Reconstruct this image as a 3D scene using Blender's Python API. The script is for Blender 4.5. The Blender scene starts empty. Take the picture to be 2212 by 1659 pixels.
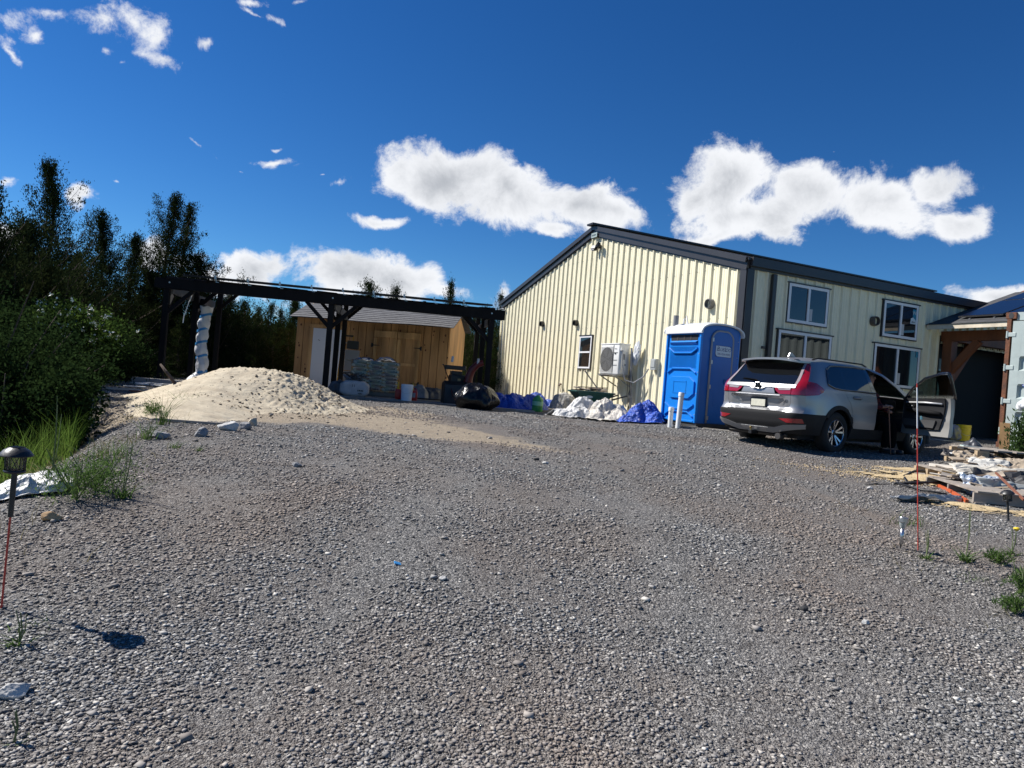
import bpy, bmesh, math, random
import numpy as np
from math import sin, cos, pi, radians, sqrt, atan2
from mathutils import Vector, Matrix, Euler, noise

S = bpy.context.scene
COL = S.collection
random.seed(7)

# ------------------------------------------------------------------ camera
ROLL, PITCH, FPX, EYE = radians(4.677), radians(0.093), 1525.7, 1.5
cam_data = bpy.data.cameras.new('camera')
cam = bpy.data.objects.new('camera', cam_data)
COL.objects.link(cam)
_f = Vector((0, cos(PITCH), sin(PITCH))); _u0 = Vector((0, -sin(PITCH), cos(PITCH))); _r0 = Vector((1, 0, 0))
_u = _u0 * cos(ROLL) - _r0 * sin(ROLL); _r = _r0 * cos(ROLL) + _u0 * sin(ROLL)
cam.matrix_world = Matrix(((_r.x, _u.x, -_f.x, 0), (_r.y, _u.y, -_f.y, 0), (_r.z, _u.z, -_f.z, EYE), (0, 0, 0, 1)))
cam_data.sensor_width = 36; cam_data.lens = FPX / 2212 * 36
cam_data.clip_start = 0.05; cam_data.clip_end = 3000
S.camera = cam

# ------------------------------------------------------------------ light
SUN_AZ = atan2(-0.955, 0.297)      # from +Y towards +X
SUN_EL = radians(45)
sl = bpy.data.lights.new('sun', 'SUN'); sl.energy = 5.0; sl.angle = radians(0.53); sl.color = (1.0, 0.965, 0.91)
sun = bpy.data.objects.new('sun', sl); COL.objects.link(sun)
sd = Vector((sin(SUN_AZ) * cos(SUN_EL), cos(SUN_AZ) * cos(SUN_EL), sin(SUN_EL)))
sun.rotation_euler = sd.to_track_quat('Z', 'Y').to_euler()
S.view_settings.view_transform = 'Standard'; S.view_settings.look = 'None'
S.view_settings.exposure = 0.62; S.view_settings.gamma = 1.0; S.view_settings.use_curve_mapping = False

def ray(px, py):
    """direction seen at a point of the reference layout (2212 x 1659 frame)"""
    dx, dy = px - 1106, py - 829.5
    c, s = cos(ROLL), sin(ROLL)
    u, v = dx * c + dy * s, dy * c - dx * s
    a, b = u / FPX, -v / FPX
    return Vector((a, cos(PITCH) - b * sin(PITCH), sin(PITCH) + b * cos(PITCH)))
def at(px, py, d):
    r = ray(px, py); r = r / r.y * d
    return Vector((r.x, r.y, r.z + EYE))

# ------------------------------------------------------------------ world: physical sky + clouds far away
W = bpy.data.worlds.new('World'); S.world = W; W.use_nodes = True
nt = W.node_tree; nt.nodes.clear()
def N(t, tree=None, **kw):
    n = (tree or nt).nodes.new(t)
    for k, v in kw.items(): setattr(n, k, v)
    return n
def L(a, b, tree=None): (tree or nt).links.new(a, b)
def mth(op, a, b=None, c=None, tree=None, clamp=False):
    n = N('ShaderNodeMath', tree, operation=op, use_clamp=clamp)
    for i, q in enumerate((a, b, c)):
        if q is None: continue
        if isinstance(q, (int, float)): n.inputs[i].default_value = q
        else: L(q, n.inputs[i], tree)
    return n.outputs[0]
sky = N('ShaderNodeTexSky', sky_type='NISHITA', sun_disc=False)
sky.sun_elevation = SUN_EL; sky.sun_rotation = SUN_AZ
sky.air_density = 1.0; sky.dust_density = 0.0; sky.ozone_density = 2.0; sky.altitude = 900
# cloud density group: input (azimuth, elevation, 0)
g = bpy.data.node_groups.new('clouds', 'ShaderNodeTree')
g.interface.new_socket('P', in_out='INPUT', socket_type='NodeSocketVector')
g.interface.new_socket('D', in_out='OUTPUT', socket_type='NodeSocketFloat')
gi = N('NodeGroupInput', g); go = N('NodeGroupOutput', g)
CL = [  # px, py, half width, half height, tilt(deg, clockwise on the picture), strength
 (960,385,150,75,6,1.25),(1090,425,150,62,12,1.2),(1240,440,150,55,5,1.2),(1330,445,90,42,0,1.05),(870,370,80,60,0,1.1),(1200,490,60,22,0,.95),
 (1560,395,110,75,0,1.25),(1500,420,70,60,0,1.1),(1620,470,180,52,0,1.2),(1760,430,150,68,0,1.2),(1900,440,150,62,4,1.2),(2000,400,80,62,0,1.15),(2080,450,85,48,8,1.1),(1560,505,110,30,0,1.0),
 (1390,400,55,16,-12,.78),(740,387,27,18,8,.82),(825,487,72,22,3,.95),
 (745,590,150,45,3,1.15),(870,610,130,42,12,1.12),(960,640,80,25,12,.95),(1075,652,45,30,-10,.9),(650,640,120,40,0,.8),
 (540,580,70,42,10,1.1),(470,600,80,40,-12,1.05),(330,540,45,42,0,1.0),(420,560,60,40,0,.9),
 (170,425,24,30,10,1.0),(30,382,38,14,-6,.9),(25,510,60,40,30,1.0),(228,402,20,8,10,.7),(110,480,30,20,20,.6),
 (240,35,180,50,8,.92),(120,20,130,26,0,.9),(330,60,80,60,40,.9),(350,120,60,26,25,.85),(80,62,42,30,25,.85),(12,85,22,38,-30,.85),(240,90,30,24,20,.75),(445,100,28,22,10,.85),
 (270,128,22,12,0,.7),(545,8,55,20,0,.78),(590,50,85,18,12,.78),(640,12,40,14,-10,.72),(545,40,50,14,25,.7),
 (410,303,34,10,25,.78),(600,336,75,13,4,.78),(465,328,30,9,25,.7),(520,352,16,8,20,.66),(605,305,20,7,15,.62),(1255,365,25,14,10,.62),(1808,338,28,8,0,.6),(705,365,10,6,0,.6),
 (2130,645,110,32,3,1.1),(2200,640,60,34,0,1.0),
 (-300,300,200,60,0,1.0),(-600,100,250,90,0,1.0)]
warp = N('ShaderNodeTexNoise', g); warp.inputs['Scale'].default_value = 8; warp.inputs['Detail'].default_value = 7
wv = N('ShaderNodeVectorMath', g, operation='MULTIPLY_ADD'); wv.inputs[1].default_value = (.10, .08, 0)
L(gi.outputs[0], warp.inputs['Vector'], g); L(warp.outputs['Color'], wv.inputs[0], g); L(gi.outputs[0], wv.inputs[2], g)
sub = N('ShaderNodeVectorMath', g, operation='SUBTRACT'); sub.inputs[1].default_value = (.05, .04, 0); L(wv.outputs[0], sub.inputs[0], g)
acc = None
def azel(px, py):
    r = ray(px, py).normalized(); return atan2(r.x, r.y), math.asin(r.z)
for (px, py, hw, hh, tl, st) in CL:
    a0, e0 = azel(px, py); a1, e1 = azel(px + 10, py); a2, e2 = azel(px, py - 10)
    sx = math.hypot(a1 - a0, e1 - e0) / 10 * hw; sy = math.hypot(a2 - a0, e2 - e0) / 10 * hh
    m = N('ShaderNodeMapping', g, vector_type='TEXTURE')
    m.inputs['Location'].default_value = (a0, e0, 0)
    m.inputs['Rotation'].default_value = (0, 0, atan2(e1 - e0, a1 - a0) - radians(tl))
    m.inputs['Scale'].default_value = (sx, sy, 1)
    if acc is None: L(sub.outputs[0], m.inputs['Vector'], g)
    else:       # (the tiny term only keeps the nodes in order)
        od = N('ShaderNodeVectorMath', g, operation='MULTIPLY_ADD'); L(acc, od.inputs[0], g); od.inputs[1].default_value = (1e-7, 1e-7, 0); L(sub.outputs[0], od.inputs[2], g); L(od.outputs[0], m.inputs['Vector'], g)
    ln = N('ShaderNodeVectorMath', g, operation='LENGTH'); L(m.outputs[0], ln.inputs[0], g)
    sk = .62 + st * .25
    if st < .93: st = .29 + (st - .6) * .75; hw *= 1.55; hh *= 1.9; sk = .5
    else: hw *= 1.03; hh *= 1.18
    d = mth('MULTIPLY_ADD', ln.outputs['Value'], -sk, st, tree=g)
    acc = d if acc is None else mth('SMOOTH_MAX', acc, d, .18, tree=g)
n1 = N('ShaderNodeTexNoise', g); n1.inputs['Scale'].default_value = 13; n1.inputs['Detail'].default_value = 11; n1.inputs['Roughness'].default_value = .70
n1.inputs['Distortion'].default_value = .3
L(gi.outputs[0], n1.inputs['Vector'], g)
acc = mth('ADD', acc, mth('MULTIPLY_ADD', n1.outputs['Fac'], 2.1, -1.2, tree=g), tree=g)
L(acc, go.inputs[0], g)
tc = N('ShaderNodeTexCoord'); sep = N('ShaderNodeSeparateXYZ'); L(tc.outputs['Generated'], sep.inputs[0])
az = mth('ARCTAN2', sep.outputs[0], sep.outputs[1]); el = mth('ARCSINE', sep.outputs[2])
cmb = N('ShaderNodeCombineXYZ'); L(az, cmb.inputs[0]); L(el, cmb.inputs[1])
G1 = N('ShaderNodeGroup'); G1.node_tree = g; L(cmb.outputs[0], G1.inputs[0])
off = N('ShaderNodeVectorMath', operation='ADD'); off.inputs[1].default_value = (-.03, .035, 0); L(cmb.outputs[0], off.inputs[0])
n2_ = N('ShaderNodeTexNoise'); n2_.inputs['Scale'].default_value = 9; n2_.inputs['Detail'].default_value = 4; n2_.inputs['Roughness'].default_value = .5; n2_.inputs['Distortion'].default_value = .3
L(off.outputs[0], n2_.inputs['Vector'])
mr = N('ShaderNodeMapRange', interpolation_type='SMOOTHSTEP'); L(G1.outputs[0], mr.inputs['Value'])
mr.inputs['From Min'].default_value = .0; mr.inputs['From Max'].default_value = .48; mr.inputs['To Max'].default_value = .985
lit = N('ShaderNodeMapRange', interpolation_type='SMOOTHSTEP')      # thickness towards the sun: the thicker, the greyer
L(mth('ADD', mth('MULTIPLY_ADD', n2_.outputs['Fac'], 1.5, -.75), mth('MULTIPLY', G1.outputs[0], .70)), lit.inputs['Value'])
lit.inputs['From Min'].default_value = .12; lit.inputs['From Max'].default_value = 1.2
ramp = N('ShaderNodeValToRGB'); L(lit.outputs[0], ramp.inputs[0])
ramp.color_ramp.elements[0].color = (11., 11.2, 11.6, 1); ramp.color_ramp.elements[1].color = (5.6, 5.9, 6.4, 1)
mix = N('ShaderNodeMix', data_type='RGBA'); L(mr.outputs[0], mix.inputs['Factor']); hs = N('ShaderNodeHueSaturation'); hs.inputs['Saturation'].default_value = 1.28; hs.inputs['Value'].default_value = .92; L(sky.outputs[0], hs.inputs['Color']); gam = N('ShaderNodeGamma'); gam.inputs[1].default_value = 1.12; L(hs.outputs[0], gam.inputs[0]); tn = N('ShaderNodeMix', data_type='RGBA', blend_type='MULTIPLY'); tn.inputs['Factor'].default_value = 1; tn.inputs['B'].default_value = (.52, .80, 1.02, 1); L(gam.outputs[0], tn.inputs['A']); L(tn.outputs['Result'], mix.inputs['A']); L(ramp.outputs[0], mix.inputs['B'])
bg = N('ShaderNodeBackground'); bg.inputs[1].default_value = .056
W.cycles.sampling_method = 'MANUAL'; W.cycles.sample_map_resolution = 256
L(mix.outputs['Result'], bg.inputs[0]); wo = N('ShaderNodeOutputWorld'); L(bg.outputs[0], wo.inputs[0])

# ------------------------------------------------------------------ helpers
def tag(o, label=None, cat=None, group=None, kind=None):
    if label: o['label'] = label
    if cat: o['category'] = cat
    if group: o['group'] = group
    if kind: o['kind'] = kind
    return o
def thing(name, label, cat, loc=(0, 0, 0), rz=0.0, group=None, rot=None):
    o = bpy.data.objects.new(name, None); COL.objects.link(o)
    o.location = loc; o.rotation_euler = rot or (0, 0, rz); o.empty_display_size = .2
    return tag(o, label, cat, group)
def copy_tree(o, parent=None):
    c = o.copy(); COL.objects.link(c)
    if parent: c.parent = parent
    for ch in list(o.children): copy_tree(ch, c)
    return c

class MB:
    def __init__(s): s.v = []; s.f = []
    def add(s, vs, fs, M=None):
        b = len(s.v)
        s.v += [tuple(M @ Vector(q)) if M else tuple(q) for q in vs]
        s.f += [tuple(i + b for i in f) for f in fs]; return s
    def box(s, c, d, rot=None, bev=0):
        x, y, z = (q / 2 for q in d)
        M = Matrix.Translation(c) @ (Euler(rot).to_matrix().to_4x4() if rot else Matrix())
        if bev <= 0:
            vs = [(-x, -y, -z), (x, -y, -z), (x, y, -z), (-x, y, -z), (-x, -y, z), (x, -y, z), (x, y, z), (-x, y, z)]
            return s.add(vs, [(0, 3, 2, 1), (4, 5, 6, 7), (0, 1, 5, 4), (1, 2, 6, 5), (2, 3, 7, 6), (3, 0, 4, 7)], M)
        bm = bmesh.new(); bmesh.ops.create_cube(bm, size=1)
        for v in bm.verts: v.co = Vector((v.co.x * 2 * x, v.co.y * 2 * y, v.co.z * 2 * z))
        bmesh.ops.bevel(bm, geom=bm.edges[:], offset=bev, segments=2, affect='EDGES', profile=.6)
        s.bm(bm, M); return s
    def bm(s, bm, M=None):
        bm.verts.index_update()
        s.add([v.co[:] for v in bm.verts], [[v.index for v in f.verts] for f in bm.faces], M); bm.free(); return s
    def bar(s, p, q, w, h, up=(0, 0, 1)):
        p, q = Vector(p), Vector(q); d = q - p; l = d.length; d.normalize()
        up = Vector(up); sd_ = d.cross(up)
        if sd_.length < 1e-4: sd_ = d.cross(Vector((1, 0, 0)))
        sd_.normalize(); u = sd_.cross(d)
        vs = []
        for o in (p, q):
            for a, b in ((-1, -1), (1, -1), (1, 1), (-1, 1)): vs.append(o + sd_ * a * w / 2 + u * b * h / 2)
        return s.add(vs, [(0, 3, 2, 1), (4, 5, 6, 7), (0, 1, 5, 4), (1, 2, 6, 5), (2, 3, 7, 6), (3, 0, 4, 7)])
    def tube(s, pts, r, n=8, cap=True):
        pts = [Vector(p) for p in pts]; m = len(pts)
        rr = r if isinstance(r, (list, tuple)) else [r] * m
        b = len(s.v); prev = None
        for i, p in enumerate(pts):
            t = (pts[min(i + 1, m - 1)] - pts[max(i - 1, 0)]).normalized()
            if prev is None:
                a = t.cross(Vector((0, 0, 1)))
                if a.length < .05: a = t.cross(Vector((1, 0, 0)))
                a.normalize()
            else:
                a = prev - t * prev.dot(t)
                if a.length < 1e-5: a = t.orthogonal()
                a.normalize()
            prev = a; c = t.cross(a)
            for k in range(n):
                an = 2 * pi * k / n; s.v.append(tuple(p + (a * cos(an) + c * sin(an)) * rr[i]))
        for i in range(m - 1):
            for k in range(n):
                k2 = (k + 1) % n
                s.f.append((b + i * n + k, b + i * n + k2, b + (i + 1) * n + k2, b + (i + 1) * n + k))
        if cap:
            s.f.append(tuple(b + k for k in range(n))[::-1]); s.f.append(tuple(b + (m - 1) * n + k for k in range(n)))
        return s
    def lathe(s, prof, n=24, M=None):
        vs = []; fs = []; m = len(prof)
        for k in range(n):
            a = 2 * pi * k / n
            for (r, z) in prof: vs.append((r * cos(a), r * sin(a), z))
        for k in range(n):
            k2 = (k + 1) % n
            for i in range(m - 1): fs.append((k * m + i, k2 * m + i, k2 * m + i + 1, k * m + i + 1))
        return s.add(vs, fs, M)
    def prism(s, poly, h0, h1, axis='z', M=None):
        n = len(poly)
        def P(a, b, h): return {'z': (a, b, h), 'y': (a, h, b), 'x': (h, a, b)}[axis]
        vs = [P(a, b, h0) for a, b in poly] + [P(a, b, h1) for a, b in poly]
        fs = [tuple(range(n))[::-1], tuple(range(n, 2 * n))] + [(i, (i + 1) % n, n + (i + 1) % n, n + i) for i in range(n)]
        return s.add(vs, fs, M)
    def build(s, name, mat, parent=None, smooth=False, loc=None, angle=None, solid=0, sub=0, bevel=0):
        me = bpy.data.meshes.new(name); me.from_pydata(s.v, [], s.f); me.validate()
        b = bmesh.new(); b.from_mesh(me); bmesh.ops.recalc_face_normals(b, faces=b.faces[:]); b.to_mesh(me); b.free()
        return link(me, name, mat, parent, smooth, loc, angle, solid, sub, bevel)
def link(me, name, mat, parent=None, smooth=False, loc=None, angle=None, solid=0, sub=0, bevel=0):
    o = bpy.data.objects.new(name, me); COL.objects.link(o)
    if mat: me.materials.append(mat)
    if smooth or angle:
        me.polygons.foreach_set('use_smooth', [True] * len(me.polygons))
        if angle:
            me.set_sharp_from_angle(angle=radians(angle))
    if solid:
        m = o.modifiers.new('thick', 'SOLIDIFY'); m.thickness = solid; m.offset = -1
    if sub:
        m = o.modifiers.new('sub', 'SUBSURF'); m.levels = m.render_levels = sub
    if bevel:
        m = o.modifiers.new('bev', 'BEVEL'); m.width = bevel; m.segments = 2; m.limit_method = 'ANGLE'; m.angle_limit = radians(50)
    if parent: o.parent = parent
    if loc is not None: o.location = loc
    return o
def npmesh(name, V, F):
    """V (n,3), F (m,k) all faces with k corners"""
    me = bpy.data.meshes.new(name); V = np.ascontiguousarray(V, dtype=np.float32); F = np.ascontiguousarray(F, dtype=np.int32)
    k = F.shape[1]
    me.vertices.add(len(V)); me.vertices.foreach_set('co', V.ravel())
    me.loops.add(F.size); me.loops.foreach_set('vertex_index', F.ravel())
    me.polygons.add(len(F)); me.polygons.foreach_set('loop_start', np.arange(0, F.size, k, dtype=np.int32))
    me.update(calc_edges=True); return me

# ------------------------------------------------------------------ materials
MATS = {}
def mat(name, col=(.5, .5, .5), rough=.6, metal=0, var=0, vscale=6, bump=0, bscale=40, spec=.5, col2=None, island=0, coat=0, stretch=None, trans=0, bdist=.02, dirt=0, dirtcol=(.12, .1, .08), alpha=1, sss=0):
    if name in MATS: return MATS[name]
    m = bpy.data.materials.new(name); m.use_nodes = True; t = m.node_tree
    p = t.nodes['Principled BSDF']
    p.inputs['Base Color'].default_value = (*col, 1); p.inputs['Roughness'].default_value = rough; p.inputs['Metallic'].default_value = metal
    p.inputs['Specular IOR Level'].default_value = spec; p.inputs['Coat Weight'].default_value = coat; p.inputs['Coat Roughness'].default_value = .05
    p.inputs['Transmission Weight'].default_value = trans; p.inputs['Alpha'].default_value = alpha
    co = N('ShaderNodeTexCoord', t); vec = co.outputs['Object']
    if stretch:
        mp = N('ShaderNodeMapping', t); mp.inputs['Scale'].default_value = stretch; L(vec, mp.inputs[0], t); vec = mp.outputs[0]
    cur = None
    if var or col2:
        n = N('ShaderNodeTexNoise', t); n.inputs['Scale'].default_value = vscale; n.inputs['Detail'].default_value = 6; n.inputs['Roughness'].default_value = .62; L(vec, n.inputs['Vector'], t)
        r = N('ShaderNodeValToRGB', t); L(n.outputs['Fac'], r.inputs[0], t)
        a = tuple(max(0, c * (1 - var)) for c in col); b = col2 or tuple(min(1, c * (1 + var)) for c in col)
        r.color_ramp.elements[0].position = .32; r.color_ramp.elements[1].position = .68
        r.color_ramp.elements[0].color = (*(col if col2 else a), 1); r.color_ramp.elements[1].color = (*b, 1)
        cur = r.outputs[0]
    if dirt:
        n = N('ShaderNodeTexNoise', t); n.inputs['Scale'].default_value = 1.7; n.inputs['Detail'].default_value = 10; n.inputs['Roughness'].default_value = .7; L(co.outputs['Object'], n.inputs['Vector'], t)
        mr_ = N('ShaderNodeMapRange', t); L(n.outputs['Fac'], mr_.inputs[0], t); mr_.inputs['From Min'].default_value = .5; mr_.inputs['From Max'].default_value = .75; mr_.inputs['To Max'].default_value = dirt
        x = N('ShaderNodeMix', t, data_type='RGBA'); L(mr_.outputs[0], x.inputs['Factor'], t)
        if cur: L(cur, x.inputs['A'], t)
        else: x.inputs['A'].default_value = (*col, 1)
        x.inputs['B'].default_value = (*dirtcol, 1); cur = x.outputs['Result']
    if island:
        gm = N('ShaderNodeNewGeometry', t); h = N('ShaderNodeHueSaturation', t)
        L(mth('MULTIPLY_ADD', gm.outputs['Random Per Island'], island * 2, 1 - island, tree=t), h.inputs['Value'], t)
        if cur: L(cur, h.inputs['Color'], t)
        else: h.inputs['Color'].default_value = (*col, 1)
        cur = h.outputs[0]
    if cur: L(cur, p.inputs['Base Color'], t)
    if bump:
        n = N('ShaderNodeTexNoise', t); n.inputs['Scale'].default_value = bscale; n.inputs['Detail'].default_value = 5; L(vec, n.inputs['Vector'], t)
        b_ = N('ShaderNodeBump', t); b_.inputs['Strength'].default_value = bump; b_.inputs['Distance'].default_value = bdist
        L(n.outputs['Fac'], b_.inputs['Height'], t); L(b_.outputs[0], p.inputs['Normal'], t)
    MATS[name] = m; return m
def leafmat(name, c1, c2, island=.5, trans=.35):
    m = bpy.data.materials.new(name); m.use_nodes = True; t = m.node_tree; t.nodes.clear()
    o = N('ShaderNodeOutputMaterial', t); d = N('ShaderNodeBsdfDiffuse', t); tr = N('ShaderNodeBsdfTranslucent', t); mx = N('ShaderNodeMixShader', t)
    gm = N('ShaderNodeNewGeometry', t); co = N('ShaderNodeTexCoord', t); n = N('ShaderNodeTexNoise', t); n.inputs['Scale'].default_value = 1.6; n.inputs['Detail'].default_value = 4
    L(co.outputs['Object'], n.inputs['Vector'], t)
    r = N('ShaderNodeValToRGB', t); r.color_ramp.elements[0].position = .35; r.color_ramp.elements[1].position = .7
    r.color_ramp.elements[0].color = (*c1, 1); r.color_ramp.elements[1].color = (*c2, 1); L(n.outputs['Fac'], r.inputs[0], t)
    h = N('ShaderNodeHueSaturation', t); L(r.outputs[0], h.inputs['Color'], t)
    L(mth('MULTIPLY_ADD', gm.outputs['Random Per Island'], island * 2, 1 - island, tree=t), h.inputs['Value'], t)
    L(h.outputs[0], d.inputs[0], t); L(h.outputs[0], tr.inputs[0], t); mx.inputs[0].default_value = trans
    L(d.outputs[0], mx.inputs[1], t); L(tr.outputs[0], mx.inputs[2], t); L(mx.outputs[0], o.inputs[0], t)
    return m
def glassmat(name, tint=(.5, .55, .55), mixf=.12):
    m = bpy.data.materials.new(name); m.use_nodes = True; t = m.node_tree; t.nodes.clear()
    o = N('ShaderNodeOutputMaterial', t); a = N('ShaderNodeBsdfTransparent', t); b = N('ShaderNodeBsdfGlossy', t); mx = N('ShaderNodeMixShader', t)
    a.inputs[0].default_value = (*tint, 1); b.inputs['Roughness'].default_value = .01
    lw = N('ShaderNodeLayerWeight', t); lw.inputs[0].default_value = .25
    L(mth('MULTIPLY_ADD', lw.outputs['Fresnel'], .9, mixf * .3, tree=t, clamp=True), mx.inputs[0], t)
    L(a.outputs[0], mx.inputs[1], t); L(b.outputs[0], mx.inputs[2], t); L(mx.outputs[0], o.inputs[0], t); return m

TXT = {}
def textmesh(name, body, size, material, parent, loc, rot=(pi / 2, 0, 0), shear=0, depth=.001, align='CENTER'):
    cu = bpy.data.curves.new(name, 'FONT'); cu.body = body; cu.size = size; cu.align_x = align; cu.align_y = 'CENTER'; cu.extrude = depth; cu.shear = shear; cu.resolution_u = 3
    o = bpy.data.objects.new(name + '_tmp', cu); COL.objects.link(o)
    dg = bpy.context.evaluated_depsgraph_get(); me = bpy.data.meshes.new_from_object(o.evaluated_get(dg))
    bpy.data.objects.remove(o); bpy.data.curves.remove(cu)
    me.name = name; me.materials.clear()
    q = link(me, name, material, parent, loc=loc); q.rotation_euler = rot; return q

# ================================================================== GROUND
def sst(x): x = np.clip(x, 0, 1); return x * x * (3 - 2 * x)
EY = [1, 2, 4, 7.4, 9, 10.5, 12, 14, 60]; EX = [-2.9, -2.8, -2.95, -3.8, -4.6, -6.0, -9.5, -16, -60]
def gz(x, y):
    x = np.asarray(x, float); y = np.asarray(y, float)
    z = np.interp(y, [-200, -5, 0, 1.5, 3.2, 5.1, 8, 11, 14, 17, 24, 60, 300], [-.5, -.2, 0, .12, .28, .54, .69, .76, .82, .85, .86, .9, .95])
    e = np.interp(y, EX and EY, EX)
    z = z - .85 * sst((e - x) / 1.7) * (y < 60) + .35 * sst((e - 3.2 - x) / 3.0)
    z = z + .09 * np.exp(-((x - 4) ** 2 + (y - 15.2) ** 2) / 5.0)
    z = z + .22 * sst((x - 7.6) / 2.4) * sst((y - 10.5) / 2.5)
    z = z + .02 * np.sin(x * 1.3 + 1) * np.cos(y * .9) * sst((np.hypot(x, y)) / 3) + .012 * np.sin(x * 3.1 + y * 2.3)
    return z
def gzf(x, y): return float(gz(x, y))
def gp(px, py, lift=0.0):
    """point on the ground seen at a layout position"""
    r = ray(px, py); r = r / r.y; d = 1.0
    while d < 200:
        if EYE + r.z * d <= gzf(r.x * d, d): break
        d += .05 if d < 40 else .5
    return Vector((r.x * d, d, gzf(r.x * d, d) + lift))
def onz(x, y, lift=0): return Vector((x, y, gzf(x, y) + lift))

xs = np.unique(np.concatenate([np.linspace(-300, -40, 14), np.linspace(-40, -9, 40), np.linspace(-9, 13, 250), np.linspace(13, 45, 40), np.linspace(45, 300, 14)]))
ys = np.unique(np.concatenate([np.linspace(-60, -2, 15), np.linspace(-2, 18, 240), np.linspace(18, 45, 50), np.linspace(45, 500, 25)]))
X, Y = np.meshgrid(xs, ys); Z = gz(X, Y)
nx, ny = len(xs), len(ys); I = np.arange(nx * ny).reshape(ny, nx)
gme = npmesh('ground', np.stack([X.ravel(), Y.ravel(), Z.ravel()], 1), np.stack([I[:-1, :-1], I[:-1, 1:], I[1:, 1:], I[1:, :-1]], -1).reshape(-1, 4))

gm_ = bpy.data.materials.new('gravel_ground'); gm_.use_nodes = True; t = gm_.node_tree; P_ = t.nodes['Principled BSDF']; P_.inputs['Roughness'].default_value = .9; P_.inputs['Specular IOR Level'].default_value = .25
co = N('ShaderNodeTexCoord', t).outputs['Object']
def noi(scale, detail=5, rough=.6, vec=None):
    n = N('ShaderNodeTexNoise', t); n.inputs['Scale'].default_value = scale; n.inputs['Detail'].default_value = detail; n.inputs['Roughness'].default_value = rough; L(vec or co, n.inputs['Vector'], t); return n.outputs['Fac']
def vor(scale, vec=None, feature='F1'):
    n = N('ShaderNodeTexVoronoi', t); n.feature = feature; n.inputs['Scale'].default_value = scale; L(vec or co, n.inputs['Vector'], t); return n
def rmp(x, stops):
    r = N('ShaderNodeValToRGB', t); L(x, r.inputs[0], t); e = r.color_ramp.elements
    while len(e) < len(stops): e.new(.5)
    for q, (p, c) in zip(e, stops): q.position = p; q.color = (*c, 1)
    return r.outputs[0]
def mx(f, a, b, mode='MIX'):
    n = N('ShaderNodeMix', t, data_type='RGBA', blend_type=mode)
    for s_, q in (('Factor', f), ('A', a), ('B', b)):
        if isinstance(q, (int, float)): n.inputs[s_].default_value = q
        elif isinstance(q, tuple): n.inputs[s_].default_value = (*q, 1)
        else: L(q, n.inputs[s_], t)
    return n.outputs['Result']
GR = [(0, (.045, .044, .043)), (.3, (.125, .121, .117)), (.6, (.23, .223, .212)), (.85, (.36, .346, .325)), (1, (.58, .55, .50))]
v1 = vor(150); v2 = vor(70); v3 = vor(30)
def rnd(v):
    s_ = N('ShaderNodeSeparateColor', t); L(v.outputs['Color'], s_.inputs[0], t); return s_.outputs[0]
c = mx(.55, rmp(rnd(v1), GR), rmp(rnd(v2), GR)); c = mx(mth('GREATER_THAN', rnd(v3), .80, tree=t), c, rmp(rnd(v2), GR))
edge = mth('MULTIPLY_ADD', v2.outputs['Distance'], -.5, 1.12, tree=t)
c = mx(1.0, c, rmp(edge, [(.5, (.45, .45, .45)), (.95, (1, 1, 1))]), 'MULTIPLY')
mp_ = N('ShaderNodeMapping', t); mp_.inputs['Rotation'].default_value = (0, 0, .12); mp_.inputs['Scale'].default_value = (1.5, .22, 1); L(co, mp_.inputs[0], t)
c = mx(mth('MULTIPLY', rmp(noi(.55, 6), [(.42, (0, 0, 0)), (.68, (1, 1, 1))]), .75, tree=t), c, mx(.55, c, (.20, .15, .115)))
c = mx(mth('MULTIPLY', rmp(noi(1.0, 5, .6, mp_.outputs[0]), [(.5, (0, 0, 0)), (.66, (1, 1, 1))]), .6, tree=t), c, mx(.6, c, (.17, .14, .12)))
c = mx(mth('MULTIPLY', rmp(noi(.9, 3), [(.5, (0, 0, 0)), (.7, (1, 1, 1))]), .35, tree=t), c, mx(.6, c, (.24, .23, .22)))
# spread sand and a dusty wheel track
def ell(cx, cy, rx, ry, rot):
    m = N('ShaderNodeMapping', t, vector_type='TEXTURE'); m.inputs['Location'].default_value = (cx, cy, 0); m.inputs['Rotation'].default_value = (0, 0, rot); m.inputs['Scale'].default_value = (rx, ry, 1e6); L(co, m.inputs[0], t)
    l = N('ShaderNodeVectorMath', t, operation='LENGTH'); L(m.outputs[0], l.inputs[0], t); return l.outputs['Value']
dmin = None
for e_ in ((-3.6, 11.3, 3.0, 1.9, .05), (-1.9, 10.7, 2.3, 1.25, -.45), (-.5, 9.7, 1.5, .6, -.5), (-4.9, 9.9, 1.0, 2.0, -.35), (-2.6, 13.5, 1.5, 1.5, 0)):
    d_ = ell(*e_); dmin = d_ if dmin is None else mth('MINIMUM', dmin, d_, tree=t)
sm = mth('SUBTRACT', mth('MULTIPLY_ADD', noi(2.2, 8, .7), -1.1, 1.55, tree=t), dmin, tree=t)
smask = mth('MULTIPLY', rmp(sm, [(.0, (0, 0, 0)), (.22, (1, 1, 1))]), rmp(noi(22, 5, .7), [(.28, (.35, .35, .35)), (.48, (1, 1, 1))]), tree=t)
sandc = rmp(noi(7, 8, .7), [(.3, (.32, .26, .19)), (.7, (.47, .39, .285))])
c = mx(smask, c, sandc)
trk = ell(3.35, 6.3, .13, 1.9, .15)
c = mx(mth('MULTIPLY', rmp(mth('SUBTRACT', mth('MULTIPLY_ADD', noi(6, 5), 1, .5, tree=t), trk, tree=t), [(0, (0, 0, 0)), (.6, (1, 1, 1))]), .6, tree=t), c, (.22, .18, .15))
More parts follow.
